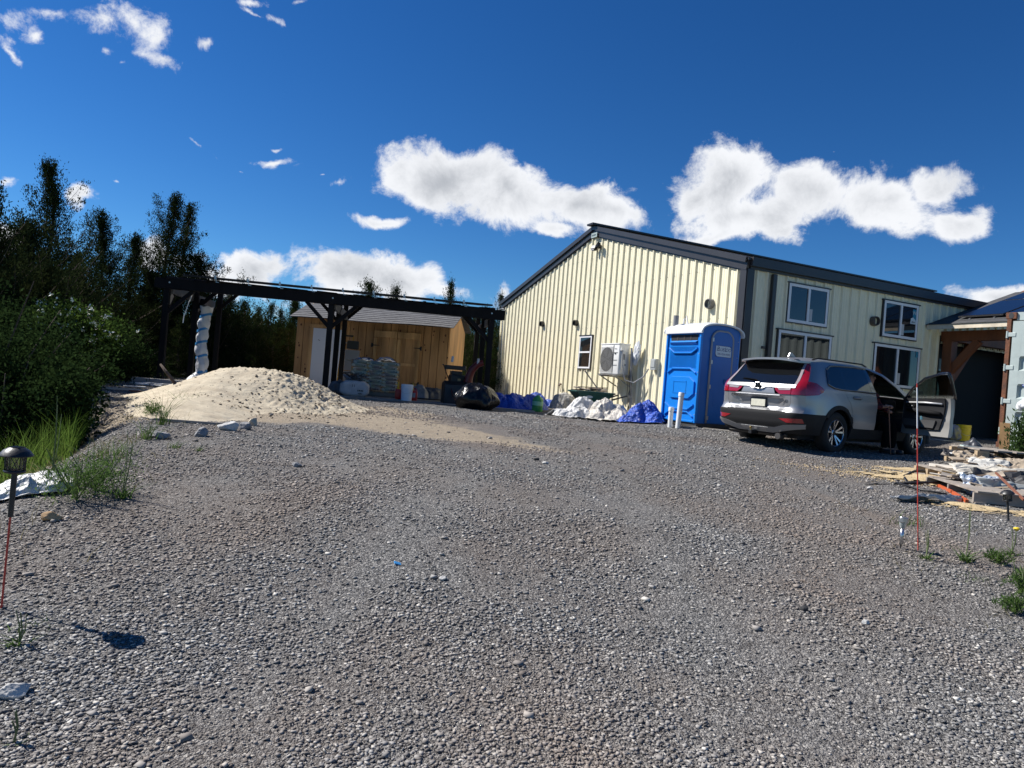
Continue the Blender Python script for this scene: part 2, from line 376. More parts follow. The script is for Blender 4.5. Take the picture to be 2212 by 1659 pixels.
# soil and litter in the ditch and under the trees
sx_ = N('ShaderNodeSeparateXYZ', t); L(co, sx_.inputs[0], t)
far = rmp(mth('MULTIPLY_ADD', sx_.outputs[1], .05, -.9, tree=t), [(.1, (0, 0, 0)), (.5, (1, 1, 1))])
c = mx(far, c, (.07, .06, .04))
L(c, P_.inputs['Base Color'], t)
hgt = mth('ADD', mth('MULTIPLY', v2.outputs['Distance'], -.014, tree=t), mth('MULTIPLY_ADD', v1.outputs['Distance'], -.009, mth('MULTIPLY', rnd(v2), .012, tree=t), tree=t), tree=t)
hgt = mth('ADD', hgt, mth('MULTIPLY', rnd(v1), .008, tree=t), tree=t)
hgt = mth('MULTIPLY_ADD', noi(180, 3), .006, hgt, tree=t)
bp = N('ShaderNodeBump', t); bp.inputs['Strength'].default_value = .9; bp.inputs['Distance'].default_value = 1.0; L(hgt, bp.inputs['Height'], t); L(bp.outputs[0], P_.inputs['Normal'], t)
go_ = link(gme, 'ground', gm_, smooth=True); tag(go_, kind='structure')

# loose stones lying on it
stone = bpy.data.materials.new('stones'); stone.use_nodes = True; t = stone.node_tree; P_ = t.nodes['Principled BSDF']; P_.inputs['Roughness'].default_value = .85; P_.inputs['Specular IOR Level'].default_value = .3
gn = N('ShaderNodeNewGeometry', t); co = N('ShaderNodeTexCoord', t).outputs['Object']
c = rmp(gn.outputs['Random Per Island'], [(0, (.085, .084, .083)), (.35, (.19, .186, .182)), (.7, (.29, .283, .272)), (.9, (.40, .387, .365)), (.98, (.56, .53, .48)), (1, (.70, .67, .61))])
c = mx(.35, c, rmp(noi(60, 4), [(.3, (.5, .5, .5)), (.7, (1, 1, 1))]), 'MULTIPLY')
c = mx(mth('MULTIPLY', rmp(noi(.55, 6), [(.42, (0, 0, 0)), (.62, (1, 1, 1))]), .6, tree=t), c, (.24, .185, .145))
L(c, P_.inputs['Base Color'], t)
rng = np.random.default_rng(3)
TPL = []
for k in range(40):
    bm = bmesh.new()
    for q in range(8):
        p = np.array([(-1) ** q, (-1) ** (q // 2), (-1) ** (q // 4)]) * rng.uniform(.45, 1.05, 3); bm.verts.new((p[0], p[1] * .78, p[2] * .30))
    r_ = bmesh.ops.convex_hull(bm, input=bm.verts[:]); bmesh.ops.delete(bm, geom=[v for v in bm.verts if not v.link_faces], context='VERTS')
    bm.verts.index_update(); TPL.append((np.array([v.co[:] for v in bm.verts]), np.array([[v.index for v in f.verts] for f in bm.faces if len(f.verts) == 3]))); bm.free()
def scatter(name, n, sampler, smin, smax, power, material, tilt=.5, zf=gz, sink=.25):
    Vs = []; Fs = []; b = 0
    x, y = sampler(n); z = zf(x, y); s = smin * (smax / smin) ** (rng.random(len(x)) ** power)
    if isinstance(name, str) and name == 'gravel_stones': s = s * np.clip(.55 + y * .06, .55, 1.15)
    az_ = rng.random(len(x)) * 2 * pi; tx = rng.normal(size=len(x)) * tilt; which = rng.integers(0, 40, len(x))
    for k in range(40):
        sel = np.where(which == k)[0]
        if not len(sel): continue
        tv, tf = TPL[k]; m = len(sel)
        ct, st_ = np.cos(tx[sel])[:, None], np.sin(tx[sel])[:, None]; ca, sa = np.cos(az_[sel])[:, None], np.sin(az_[sel])[:, None]
        px_, py_, pz_ = tv[None, :, 0], tv[None, :, 1] * ct - tv[None, :, 2] * st_, tv[None, :, 1] * st_ + tv[None, :, 2] * ct
        S_ = s[sel][:, None]
        V = np.stack([x[sel][:, None] + (px_ * ca - py_ * sa) * S_, y[sel][:, None] + (px_ * sa + py_ * ca) * S_, z[sel][:, None] + (pz_ + sink) * S_ * np.ones_like(ca)], -1)
        Vs.append(V.reshape(-1, 3)); Fs.append((tf[None] + (np.arange(m) * len(tv))[:, None, None] + b).reshape(-1, 3)); b += m * len(tv)
    me = npmesh(name, np.concatenate(Vs), np.concatenate(Fs)); return link(me, name, material)
def yard(n):
    # even density on the picture: more, smaller stones near the viewer
    m = int(n * 2.2); y = 1.25 * (15.0 / 1.25) ** (rng.random(m) ** 1.25); x = rng.uniform(-.82, .80, m) * y
    clump = np.array([noise.noise(Vector((a * 1.1, b * 1.1, 0))) + .5 * noise.noise(Vector((a * 3.5, b * 3.0, 4))) for a, b in zip(x, y)])
    for tc_, tw_ in ((-1.35, .26), (.35, .26)):      # two faint compacted wheel tracks
        clump = clump - .5 * np.exp(-((x - tc_ - .10 * y - .25 * np.sin(y * .35)) / tw_) ** 2)
    e = np.interp(y, EY, EX)
    keep = (rng.random(m) < np.clip(.80 + clump * 1.3, .12, 1)) & (x > e - 1.2) & ~(((np.hypot((x + 2.6) / 2.6, (y - 11.2) / 1.7) < 1) | (np.hypot((x + 1.6) / 1.9, (y - 10.4) / .85) < 1) | (np.hypot((x + .5) / 1.3, (y - 9.7) / .4) < 1)) & (rng.random(m) < .93))
    x, y = x[keep][:n], y[keep][:n]; return x, y
tag(scatter('gravel_stones', 340000, yard, .0022, .0175, 1.75, stone, tilt=.42), 'loose grey crushed stones covering the driveway', kind='stuff')
def bigs(n):
    y = 1.5 * (12.0 / 1.5) ** (rng.random(n) ** 1.1); x = rng.uniform(-.8, .8, n) * y; k = x > np.interp(y, EY, EX) - .8; return x[k], y[k]
tag(scatter('gravel_stones', 700, bigs, .012, .036, 2.2, stone, tilt=.3), 'larger flat stones strewn over the gravel', kind='stuff')
def fars(n):
    y = rng.uniform(12, 17, n); x = rng.uniform(-9.5, 9, n); return x, y
o_ = scatter('gravel_stones', 16000, fars, .006, .022, 1.8, stone); tag(o_, 'loose grey crushed stones near the buildings', kind='stuff')

# ================================================================== SAND PILE
def sand_h(x, y):
    a = .66 * np.exp(-(np.abs((x + 4.55) / np.where(x > -4.55, 1.35, 1.65)) ** 2.1 + np.abs((y - 13.0) / 1.45) ** 2.1))
    a = a + .12 * np.exp(-(((x + 3.6) / .8) ** 2 + ((y - 12.7) / 1.0) ** 2)) + .10 * np.exp(-(((x + 5.4) / .8) ** 2 + ((y - 12.2) / 1.3) ** 2))
    c_, s_ = cos(.35), sin(.35); u = (x + 4.7) * c_ + (y - 10.5) * s_; v = -(x + 4.7) * s_ + (y - 10.3) * c_
    b = .30 * np.exp(-((u / .8) ** 2 + (v / 1.6) ** 2)) 
    return a + b - .115
gx = np.linspace(-8.2, -.6, 300); gy = np.linspace(7.8, 16.6, 300); X, Y = np.meshgrid(gx, gy); H = sand_h(X, Y)
XF, YF = X.ravel(), Y.ravel()
nz = np.array([noise.fractal(Vector((a * 1.4, b * 1.4, 3)), 1, 2, 4) for a, b in zip(XF, YF)]).reshape(X.shape)
n2 = np.array([noise.noise(Vector((a * 9, b * 9, 7))) for a, b in zip(XF, YF)]).reshape(X.shape)
n3 = np.array([noise.noise(Vector((a * 22, b * 22, 9))) for a, b in zip(XF, YF)]).reshape(X.shape)
crumb = np.exp(-(((X + 3.45) / .75) ** 2 + ((Y - 12.2) / .9) ** 2)) + .55 * np.exp(-(((X + 4.3) / 1.4) ** 2 + ((Y - 12.9) / .5) ** 2))
H = H + nz * .035 + crumb * (np.abs(n2) * .075 + np.clip(n3, 0, 1) * .05) + n3 * .006
zz = gz(X, Y)
# the pile fills the lip of the ditch: measure from an undug ground
und = np.interp(Y, [8, 11, 14, 17], [.60, .70, .82, .85])
base = np.maximum(zz, np.minimum(und - .25 * sst((np.interp(Y, EY, EX) - X) / 1.6), zz + .45) * (H > -.02) + zz * (H <= -.02))
ZZ = np.where(H > -.05, base + H, zz - .1)
nx = 300; I = np.arange(nx * nx).reshape(nx, nx); F_ = np.stack([I[:-1, :-1], I[:-1, 1:], I[1:, 1:], I[1:, :-1]], -1).reshape(-1, 4)
keep = (H.ravel()[F_] > -.04).all(1) & ((ZZ - zz).ravel()[F_] > -.03).any(1)
sandm = mat('sand', (.42, .355, .26), .95, var=.0, col2=(.56, .49, .365), vscale=3.5, bump=.5, bscale=70, spec=.15)
sp = link(npmesh('sand_pile', np.stack([XF, YF, ZZ.ravel()], 1), F_[keep]), 'sand_pile', sandm, smooth=True)
tag(sp, 'big heap of pale tan sand dumped in front of the black pergola', 'sand pile')
def sandz(x, y):
    x = np.asarray(x, float); y = np.asarray(y, float)
    ix = np.clip(((x + 8.2) / 7.6 * 299).astype(int), 0, 299); iy = np.clip(((y - 7.8) / 8.8 * 299).astype(int), 0, 299); return np.maximum(ZZ[iy, ix], gz(x, y))
def clods(n):
    a = rng.normal(-3.6, .55, n); b = rng.normal(12.2, .6, n); k = n // 3; a[:k] = rng.uniform(-5.6, -2.6, k); b[:k] = rng.uniform(10.2, 13.4, k); return a, b
tag(scatter('sand_clods', 900, clods, .008, .032, 2.0, mat('clod', (.20, .16, .115), .95, island=.35, bump=.4), zf=sandz), 'lumps of damp sand on the heap', kind='stuff')

# big single stones
def rock(px, py, sx, sy, sz, col, label, rz=0, seed=1, group=None, name='rock'):
    sx *= .72; sy *= .72; sz *= .75
    p = gp(px, py); p.z = max(p.z, float(sandz(p.x, p.y)) if -8 < p.x < -.7 and 8 < p.y < 16.5 else p.z)
    bm = bmesh.new(); bmesh.ops.create_icosphere(bm, subdivisions=4, radius=1)
    rr = random.Random(seed); pl = [(Vector([rr.gauss(0, 1) for _ in range(3)]).normalized(), rr.uniform(.6, .85)) for _ in range(13)]
    for v in bm.verts:
        d = v.co.normalized(); r_ = 1.0
        for nn, h in pl:
            q = d.dot(nn)
            if q > .05: r_ = min(r_, h / q)
        r_ += noise.fractal(d * 3 + Vector((seed, 0, 0)), 1, 2, 4) * .06
        v.co = Vector((d.x * r_ * sx, d.y * r_ * sy, d.z * r_ * sz))
    me = bpy.data.meshes.new(name); bm.to_mesh(me); bm.free()
    o = link(me, name, col, angle=35, loc=(p.x, p.y, p.z + sz * .45)); o.rotation_euler = (0, 0, rz); return tag(o, label, 'rock', group)
pale = mat('pale_stone', (.45, .44, .42), .9, var=.25, vscale=9, bump=.5, bscale=30); greys = mat('grey_stone', (.22, .22, .225), .9, var=.3, vscale=9, bump=.5, bscale=30); tan_ = mat('tan_stone', (.42, .37, .29), .9, var=.25, vscale=12, bump=.6, bscale=25)
rock(493, 930, .19, .12, .11, pale, 'large white grey limestone rock lying alone in front of the sand pile', .1, 4)
rock(530, 928, .13, .1, .1, greys, 'mottled grey rock beside the white limestone rock', .5, 5)
rock(545, 920, .14, .10, .11, tan_, 'pale tan rock leaning behind the mottled grey rock', -.6, 6)
rock(435, 942, .12, .09, .09, greys, 'small dark grey rock left of the white limestone rock', 1.0, 7)
rock(345, 948, .16, .1, .08, greys, 'flat grey rock at the ditch edge below the sand tail', .2, 8)
rock(1190, 1246, .022, .02, .024, mat('coal', (.03, .03, .032), .8, bump=.4), 'tiny black chunk standing out in the middle of the gravel', 0, 9)
rock(1737, 1323, .035, .028, .03, mat('coal', ()), 'black chunk in the gravel at the lower right', 0, 10)
rock(28, 1515, .09, .06, .045, pale, 'flat pale stone at the lower left corner of the gravel', .6, 11)
rock(110, 1125, .10, .05, .05, mat('orange_stone', (.42, .27, .14), .9, var=.2), 'flat orange stone below the bushy weed at the ditch edge', .3, 12)
rock(1880, 1058, .05, .04, .03, pale, 'small white stone left of the metal strip', .3, 14)

# ================================================================== VEGETATION
cedar_leaf = leafmat('cedar_leaf', (.014, .025, .010), (.042, .050, .017), .55, .18)
cedar_leaf2 = leafmat('cedar_leaf_fresh', (.016, .030, .011), (.045, .058, .018), .5, .2)
bark = mat('bark', (.085, .06, .045), .95, var=.4, vscale=12, bump=.6, bscale=30, stretch=(1, 1, .2))
def leaf_cloud(cent, dirs, n_each, spread, ln, wd, rg, up=.35, el=(1, 1, 1)):
    """clusters of slim leaf faces about every centre"""
    m = len(cent) * n_each
    c_ = np.repeat(cent, n_each, 0) + rg.normal(size=(m, 3)) * np.array(el) * np.repeat(spread, n_each)[:, None] * .5
    d = np.repeat(dirs, n_each, 0) * .8 + rg.normal(size=(m, 3)) * .75; d[:, 2] += up; d /= np.linalg.norm(d, axis=1)[:, None] + 1e-9
    w = np.cross(d, rg.normal(size=(m, 3))); w /= np.linalg.norm(w, axis=1)[:, None] + 1e-9
    l = ln * rg.uniform(.5, 1.3, m)[:, None]; q = wd * rg.uniform(.6, 1.3, m)[:, None]
    a = c_ - d * l * .1; b = c_ + d * l * .45 + w * q; e = c_ + d * l; f = c_ + d * l * .4 - w * q
    V = np.stack([a, b, e, f], 1).reshape(-1, 3); return V, np.arange(m * 4).reshape(-1, 4)
def cedar_data(seed, h=6.0, w=1.5, dens=1.0, bend=.3, gaps=.25, lowf=.05, leafn=32):
    rg = np.random.default_rng(seed); mb = MB(); ax = []
    nn = 12; ph = rg.random() * 6
    for i in range(nn + 1):
        q = i / nn; ax.append(Vector((bend * q * q * cos(ph) + .06 * sin(q * 9 + ph), bend * q * q * sin(ph) * .5 + .06 * cos(q * 7), h * q)))
    mb.tube(ax, [h * .017 * (1 - i / nn * .93) + .008 for i in range(nn + 1)], 7)
    def axis(z):
        q = min(max(z / h, 0), .999) * nn; i = int(q); return ax[i].lerp(ax[i + 1], q - i)
    cent = []; dr = []; sp_ = []; nb = int(84 * dens * h / 6)
    sect = rg.random(7) > gaps
    for i in range(nb):
        q = lowf + (1 - lowf) * ((i + rg.random()) / nb) ** 1.05; z = q * h; a = rg.random() * 2 * pi
        rel = 1 - (q - lowf) / (1 - lowf)
        L_ = w * (rel ** .92 * .94 + .06) * rg.uniform(.6, 1.15) * (1 if sect[int(a / (2 * pi) * 6.99)] else .6)
        if rg.random() < .07: L_ *= 1.45
        rise = rg.uniform(.25, .6) + .9 * q
        p0 = axis(z); pts = [p0]; da = rg.normal() * .25
        for k in range(1, 6):
            e = k / 5; pts.append(p0 + Vector((cos(a + da * e) * L_ * e, sin(a + da * e) * L_ * e, L_ * (rise * e * e + .12 * e))))
        mb.tube(pts, [max(.004, .016 * L_ * (1 - k / 5.5)) for k in range(6)], 4, False)
        ns = max(4, int(L_ * 13))
        for k in range(ns):
            e = .22 + .78 * (k + rg.random()) / ns; jj = min(4, int(e * 5)); p = pts[jj].lerp(pts[jj + 1], e * 5 - jj)
            dd = (pts[jj + 1] - pts[jj]).normalized(); r_ = .20 * L_ * (1.15 - e) + .06
            cent.append((p.x + rg.normal() * r_, p.y + rg.normal() * r_, p.z + rg.normal() * r_ * .6 + .03)); dr.append(dd[:]); sp_.append(rg.uniform(.08, .20))
    for k in range(int(190 * dens * w / 1.5)):
        q = lowf + (1 - lowf) * rg.random() ** 1.1; p = axis(q * h); r_ = w * (1 - q) ** 1.25 * .42 + .015; cent.append((p.x + rg.normal() * r_, p.y + rg.normal() * r_, p.z + rg.normal() * .1)); dr.append((0, 0, 1)); sp_.append(rg.uniform(.12, .26))
    tip = ax[-1]
    for k in range(10): cent.append((tip.x + rg.normal() * .05, tip.y + rg.normal() * .05, tip.z - .07 * k + .1)); dr.append((0, 0, 1)); sp_.append(.06)
    V, F = leaf_cloud(np.array(cent), np.array(dr), leafn, np.array(sp_), .07, .012, rg, .7, (.8, .8, 1.15))
    return mb, V, F
def cedar(label, loc, seed, group=None, lm=None, rz=0, **kw):
    mb, V, F = cedar_data(seed, **kw); e = thing('cedar_tree', label, 'tree', loc, rz, group)
    mb.build('trunk', bark, e, smooth=True); link(npmesh('crown', V, F), 'crown', lm or cedar_leaf, e); return e
def tx(px, d, z=None): r = ray(px, 790); r = r / r.y * d; return (r.x, d, gzf(r.x, d) - .05)
def tip_h(px, py, d): return at(px, py, d).z
GT = 'tall cedar trees at the left edge'
def tall(px, py, d, label, seed, w, **kw):
    p = at(px, py, d); g0 = gzf(p.x, d) - .05; return cedar(label, (p.x, d, g0), seed, GT, h=p.z - g0, w=w, **kw)
tall(133, 366, 19, 'tallest cedar with a bent ragged tip, third spire from the left', 11, 1.75, dens=1.25, bend=-.35, gaps=.3)
tall(232, 472, 22.8, 'broad ragged cedar between the two tallest cedars', 12, 2.0, dens=1.3, bend=-.5, gaps=.3)
tall(372, 430, 25.0, 'tall twin topped cedar rising right behind the left end of the pergola', 13, 1.9, dens=1.3, bend=.2, gaps=.2)
tall(407, 450, 26, 'narrow cedar spire crowding the right side of the twin topped cedar', 14, 1.2, dens=1.0, bend=.2)
tall(0, 430, 14, 'cedar cut off by the left edge of the photograph with one branch reaching right', 15, 1.7, dens=1.3)
tall(70, 492, 17, 'bushy cedar left of the tallest cedar with rounded top', 16, 2.2, dens=1.5, bend=.1)
tall(290, 520, 25, 'lower cedar filling the gap before the twin topped cedar', 17, 1.7, dens=1.3)
tall(180, 560, 22, 'short cedar in the gap right of the tallest cedar', 18, 1.8, dens=1.3)
tall(462, 560, 25.5, 'wide leaning cedar with a long branch over the pergola', 19, 2.5, dens=1.2, bend=.8)
tall(20, 560, 20, 'dark cedar behind the bushy one at the far left', 20, 2.0, dens=1.3)
tall(330, 600, 25, 'dark dense cedar directly left of the pergola', 21, 1.9, dens=1.5, lowf=.02)
tall(110, 590, 15.2, 'dense low cedar behind the flowering shrub', 22, 2.1, dens=1.6, lowf=.02)
# three shared background trees, copied along the back of the lot
BT = [cedar_data(40 + k, h=4.0, w=1.45, dens=1.5, bend=.15, gaps=.1, lowf=.0, leafn=17) for k in range(4)]
protos = []
GB = 'cedar trees in the hedge along the back of the lot'
bspots = []
rr = random.Random(5)
def bt(px, py, d): p = at(px, py, d); bspots.append((p.x, d, p.z))
for px, py, d in ((448, 640, 27), (478, 650, 25), (500, 640, 29), (535, 655, 27), (560, 668, 30), (583, 660, 26), (608, 672, 31), (632, 655, 29), (640, 640, 33),
                  (800, 612, 31), (858, 625, 31), (872, 672, 34), (975, 612, 31), (1000, 665, 29), (1025, 690, 32), (1048, 672, 30), (1066, 695, 33), (985, 690, 34), (1085, 640, 38), (700, 650, 35), (760, 655, 36), (930, 665, 36),
                  (430, 690, 24), (518, 700, 24.5), (555, 712, 24), (595, 705, 24.5), (625, 700, 25), (395, 690, 23), (355, 680, 24.5), (300, 650, 25), (250, 640, 26), (200, 640, 25), (140, 640, 24), (80, 640, 24), (20, 640, 24), (-40, 600, 20), (1010, 720, 28), (1060, 720, 28.5), (40, 700, 18), (160, 700, 19), (250, 720, 19.5), (300, 730, 18.7)):
    bt(px, py, d)
adj = ['slim', 'bushy', 'ragged', 'dense']
for i, (x, y, zt) in enumerate(bspots):
    k = i % 4; z0 = gzf(x, y) - .1; sc = max(.35, (zt - z0) / 4.05)
    lab = 'dark green cedar in the continuous hedge of cedars along the back of the lot'
    if i < 4: e = thing('cedar_tree', lab, 'tree', (x, y, z0), 0, GB); mb, V, F = BT[i]; mb.build('trunk', bark, e, smooth=True); link(npmesh('crown', V, F), 'crown', cedar_leaf2, e); protos.append(e)
    else: e = copy_tree(protos[k]); e.location = (x, y, z0)
    e.rotation_euler = (0, 0, rr.random() * 6.28); ws = min(max(sc, .75), 1.5) * rr.uniform(.85, 1.15) if sc < 1.2 else sc * .62; e.scale = (ws, ws, sc)

def shrub(name, label, cat, loc, h, w, seed, lm, n=500, leaf=(.055, .017), flowers=None, group=None, nst=9):
    rg = np.random.default_rng(seed); mb = MB(); cent = []; dr = []
    for i in range(nst):
        a = rg.random() * 6.28; r_ = w * .5 * rg.random() ** .5; p1 = Vector((cos(a) * r_, sin(a) * r_, h * rg.uniform(.6, 1)))
        mb.tube([(cos(a) * .06, sin(a) * .06, 0), (p1.x * .45, p1.y * .45, p1.z * .55), p1], [.02 * h / 2, .012 * h / 2, .005], 5)
    for i in range(n):
        if i == 0: lobes = [(rg.normal() * w * .22, rg.normal() * w * .22, h * rg.uniform(-.22, .30), rg.uniform(.28, .62)) for _ in range(9)]
        lx, ly, lz, ls = lobes[rg.integers(0, 9)]
        u = rg.normal(size=3); u /= np.linalg.norm(u); r_ = rg.random() ** .45 * ls
        bulge = 1 + .3 * noise.noise(Vector(u * 1.7) + Vector((seed, 0, 0))) + .18 * noise.noise(Vector(u * 4.5))
        cent.append((lx + u[0] * r_ * w * .62 * bulge, ly + u[1] * r_ * w * .62 * bulge, max(.05, h * .48 + lz + u[2] * r_ * h * .55 * bulge))); dr.append(u)
    e = thing(name, label, cat, loc, 0, group); mb.build('stems', bark, e, smooth=True)
    V, F = leaf_cloud(np.array(cent), np.array(dr), 16, np.full(n, w * .075), leaf[0], leaf[1], rg, .1); link(npmesh('foliage', V, F), 'foliage', lm, e)
    if flowers:
        k = rg.choice(n, flowers, replace=False); cc = np.array(cent)[k] * np.array([1.04, 1.04, 1.03])
        V, F = leaf_cloud(cc, np.array(dr)[k], 6, np.full(flowers, .06), .05, .02, rg); link(npmesh('blossoms', V, F), 'blossoms', mat('blossom', (.75, .76, .68), .7), e)
    return e
bright = leafmat('bright_leaf', (.022, .045, .012), (.075, .12, .022), .5, .4); deep = leafmat('deep_leaf', (.014, .028, .010), (.032, .055, .016), .5, .35)
def sh(px, py, d, h, *a, **k): p = at(px, py, d); g0 = gzf(p.x, d) - .08; return shrub(*a[:3], (p.x, d, g0), max(h, p.z - g0), *a[3:], **k)
sh(140, 655, 13.5, 1, 'flowering_shrub', 'green shrub with white blossoms at the left below the cedars', 'shrub', 1.9, 1, bright, n=1500, flowers=300)
sh(60, 640, 12.5, 1, 'leafy_shrub', 'dark leafy shrub left of the flowering shrub', 'shrub', 2.6, 2, deep, n=1500)
sh(205, 700, 15.5, 1, 'leafy_shrub', 'low green shrub right of the flowering shrub', 'shrub', 1.3, 3, deep, n=700)
sh(-30, 600, 9.5, 1, 'leafy_shrub', 'big dark shrub at the left edge above the long grass', 'shrub', 2.6, 4, deep, n=1600)
sh(120, 740, 10.8, 1, 'leafy_shrub', 'dark overhanging shrub at the far side of the ditch', 'shrub', 2.0, 5, deep, n=1300)
sh(15, 760, 8.6, 1, 'leafy_shrub', 'lowest dark shrub just behind the long grass at the left edge', 'shrub', 2.0, 6, deep, n=1100)
sh(265, 760, 17.5, 1, 'leafy_shrub', 'rounded low shrub behind the gravel left of the pergola', 'shrub', 2.0, 7, deep, n=900)

rg = np.random.default_rng(4); n = 5200; xx = rg.uniform(-62, 6, n); yy = rg.uniform(37, 43, n); hh_ = 2.7 + 1.0 * np.array([noise.noise(Vector((a * .35, 3, 1))) + .8 * abs(noise.noise(Vector((a * 1.4, 0, 4)))) for a in xx])
V, F = leaf_cloud(np.stack([xx, yy, .8 + rg.random(n) * hh_], 1), rg.normal(size=(n, 3)) * .3 + np.array([0, 0, .7]), 12, np.full(n, .45), .42, .09, rg)
tag(link(npmesh('far_woods', V, F), 'far_woods', cedar_leaf2), 'dark far off wood behind the hedge of cedars', kind='stuff')
# long grass in the ditch
def blades(x, y, zf, h, w, rg, lean=.35, seg=3):
    n = len(x); z = zf(x, y); a = rg.random(n) * 6.28; hh = h * rg.uniform(.45, 1.15, n); le = lean * hh * rg.uniform(.2, 1.6, n); d = np.stack([np.cos(a), np.sin(a)], 1); b_ = rg.random(n) * 6.28; pw = np.stack([np.cos(b_), np.sin(b_)], 1) * w
    V = []
    for k in range(seg + 1):
        q = k / seg; c_ = np.stack([x + d[:, 0] * le * q * q, y + d[:, 1] * le * q * q, z - .02 + hh * (q - .12 * q * q)], 1); ww = (1 - q * .93) * .5
        for s_ in (-1, 1): V.append(np.concatenate([c_[:, :2] + s_ * pw * ww, c_[:, 2:]], 1))
    V = np.stack(V, 1).reshape(-1, 3); F = []
    o = (np.arange(n) * (2 * seg + 2))[:, None]
    for k in range(seg): F.append(o + np.array([[2 * k, 2 * k + 1, 2 * k + 3, 2 * k + 2]]))
    return V, np.concatenate(F)
rg = np.random.default_rng(9)
n = 16000; y = rg.uniform(3.8, 12.5, n); e = np.interp(y, EY, EX); x = e - .75 - rg.random(n) ** 1.2 * 3.6
k = np.array([noise.noise(Vector((a * .9, b * .9, 5))) for a, b in zip(x, y)]) > -.22; x, y = x[k], y[k]
grass_m = leafmat('grass_blade', (.07, .13, .02), (.15, .22, .045), .45, .45)
V, F = blades(x, y, gz, .62, .011, rg); tag(link(npmesh('long_grass', V, F), 'long_grass', grass_m), 'long green grass growing in the ditch', kind='stuff')
n = 3500; y = rg.uniform(1.6, 11.5, n); e = np.interp(y, EY, EX); x = e + rg.normal(-.25, .35, n); k = np.array([noise.noise(Vector((a * 2.1, b * 1.6, 1))) for a, b in zip(x, y)]) > .12; x, y = x[k], y[k]
drym = leafmat('dry_grass', (.16, .14, .06), (.30, .25, .13), .4, .3)
V, F = blades(x, y, gz, .16, .006, rg, 1.2); tag(link(npmesh('dry_grass', V, F), 'dry_grass', drym), 'thin dry grass along the lip of the ditch', kind='stuff')

# single weeds: each a plant of its own
weedm = leafmat('weed_leaf', (.06, .115, .03), (.12, .18, .05), .4, .4)
def weed(px, py, label, kind, h, w, seed, group='weeds on the gravel', zf=None):
    p = gp(px, py); rg = np.random.default_rng(seed); e = thing('weed', label, 'plant', p, 0, group)
    if kind == 'grass':
        n = 46; V, F = blades(rg.normal(0, w * .12, n), rg.normal(0, w * .12, n), lambda a, b: np.zeros(len(a)), h, .008, rg, .8); link(npmesh('leaves', V, F), 'leaves', weedm, e)
    elif kind == 'bush':
        kc = max(24, int(300 * w)); cent = rg.normal(size=(kc, 3)) * np.array([w * .25, w * .25, h * .2]) + np.array([0, 0, h * .42]); cent[:, 2] = np.abs(cent[:, 2])
        V, F = leaf_cloud(cent, rg.normal(size=(kc, 3)) * .3 + np.array([0, 0, .6]), 11, np.full(kc, w * .12), .035, .003, rg); link(npmesh('leaves', V, F), 'leaves', weedm, e)
        mb = MB()
        for i in range(9): a = rg.random() * 6.28; mb.tube([(0, 0, 0), (cos(a) * w * .2, sin(a) * w * .2, h * .5), (cos(a) * w * .38, sin(a) * w * .38, h * rg.uniform(.7, 1.15))], [.005, .004, .002], 4)
        mb.build('stems', mat('weed_stem', (.10, .13, .05), .8), e)
    else:
        mb = MB(); tops = []
        for i in range(3):
            a = rg.random() * 6.28; r_ = w * .25 * rg.random(); tp = Vector((cos(a) * r_, sin(a) * r_, h * rg.uniform(.75, 1.1))); mb.tube([(0, 0, 0), tp * .5 + Vector((.01, 0, 0)), tp], [.004, .003, .002], 4); tops.append(tp)
        mb.build('stems', mat('weed_stem', (.10, .13, .05), .8), e)
        n = 30; V, F = blades(rg.normal(0, .02, n), rg.normal(0, .02, n), lambda a, b: np.zeros(len(a)), h * .33, .018, rg, 1.3); link(npmesh('leaves', V, F), 'leaves', weedm, e)
        if kind == 'dandelion':
            for tp in tops[:2]: mb = MB(); mb.lathe([(0, .012), (.016, .008), (.018, 0), (.006, -.012), (0, -.014)], 12, Matrix.Translation(tp)); mb.build('flower_head', mat('dandelion', (.75, .55, .03), .7), e)
    return e
weed(165, 1085, 'largest bushy feathery weed at the lip of the ditch', 'bush', .30, .50, 31)
weed(205, 1060, 'bushy weed behind the largest feathery weed', 'bush', .26, .45, 30)
weed(263, 1080, 'tall weed with a white flower right of the feathery bush weed', 'stalk', .42, .3, 32)
weed(225, 1000, 'bright grassy tuft between the ditch and the sand tail', 'grass', .24, .9, 33)
weed(255, 985, 'bright grassy tuft nearer the sand tail', 'grass', .22, .8, 34)
weed(398, 888, 'spiky grass tuft growing out of the sand pile', 'grass', .42, .7, 35)
weed(350, 918, 'thin reed like sprout at the foot of the sand tail', 'grass', .5, .3, 36)
weed(318, 950, 'short sprout nearest the ditch on the sand tail', 'grass', .28, .3, 37)
weed(375, 968, 'small leafy weed on the gravel below the sand pile', 'grass', .10, .2, 38)
weed(430, 975, 'small pale weed right of the small leafy weed on the gravel', 'grass', .08, .15, 39)
weed(40, 1400, 'small green sprout in the lower left gravel beside the red rod', 'stalk', .16, .15, 41)
weed(30, 1610, 'green weed in the lower left corner of the photograph', 'stalk', .10, .1, 42)
weed(60, 1365, 'low green patch left of the lamp shadow', 'grass', .05, .5, 43)
weed(2085, 1215, 'leafy weed with tall thin stalk in front of the pallets', 'stalk', .38, .20, 44)
weed(2100, 1250, 'yellow green flat weed below the leafy stalk weed', 'grass', .05, .5, 45)
weed(2155, 1220, 'broad leaved weed near the black solar lamp', 'bush', .09, .14, 46)
weed(2185, 1200, 'dandelion plant with two yellow flowers beside the black solar lamp', 'dandelion', .22, .2, 47)
weed(2000, 1210, 'thin weed just right of the striped driveway marker', 'stalk', .2, .1, 48)
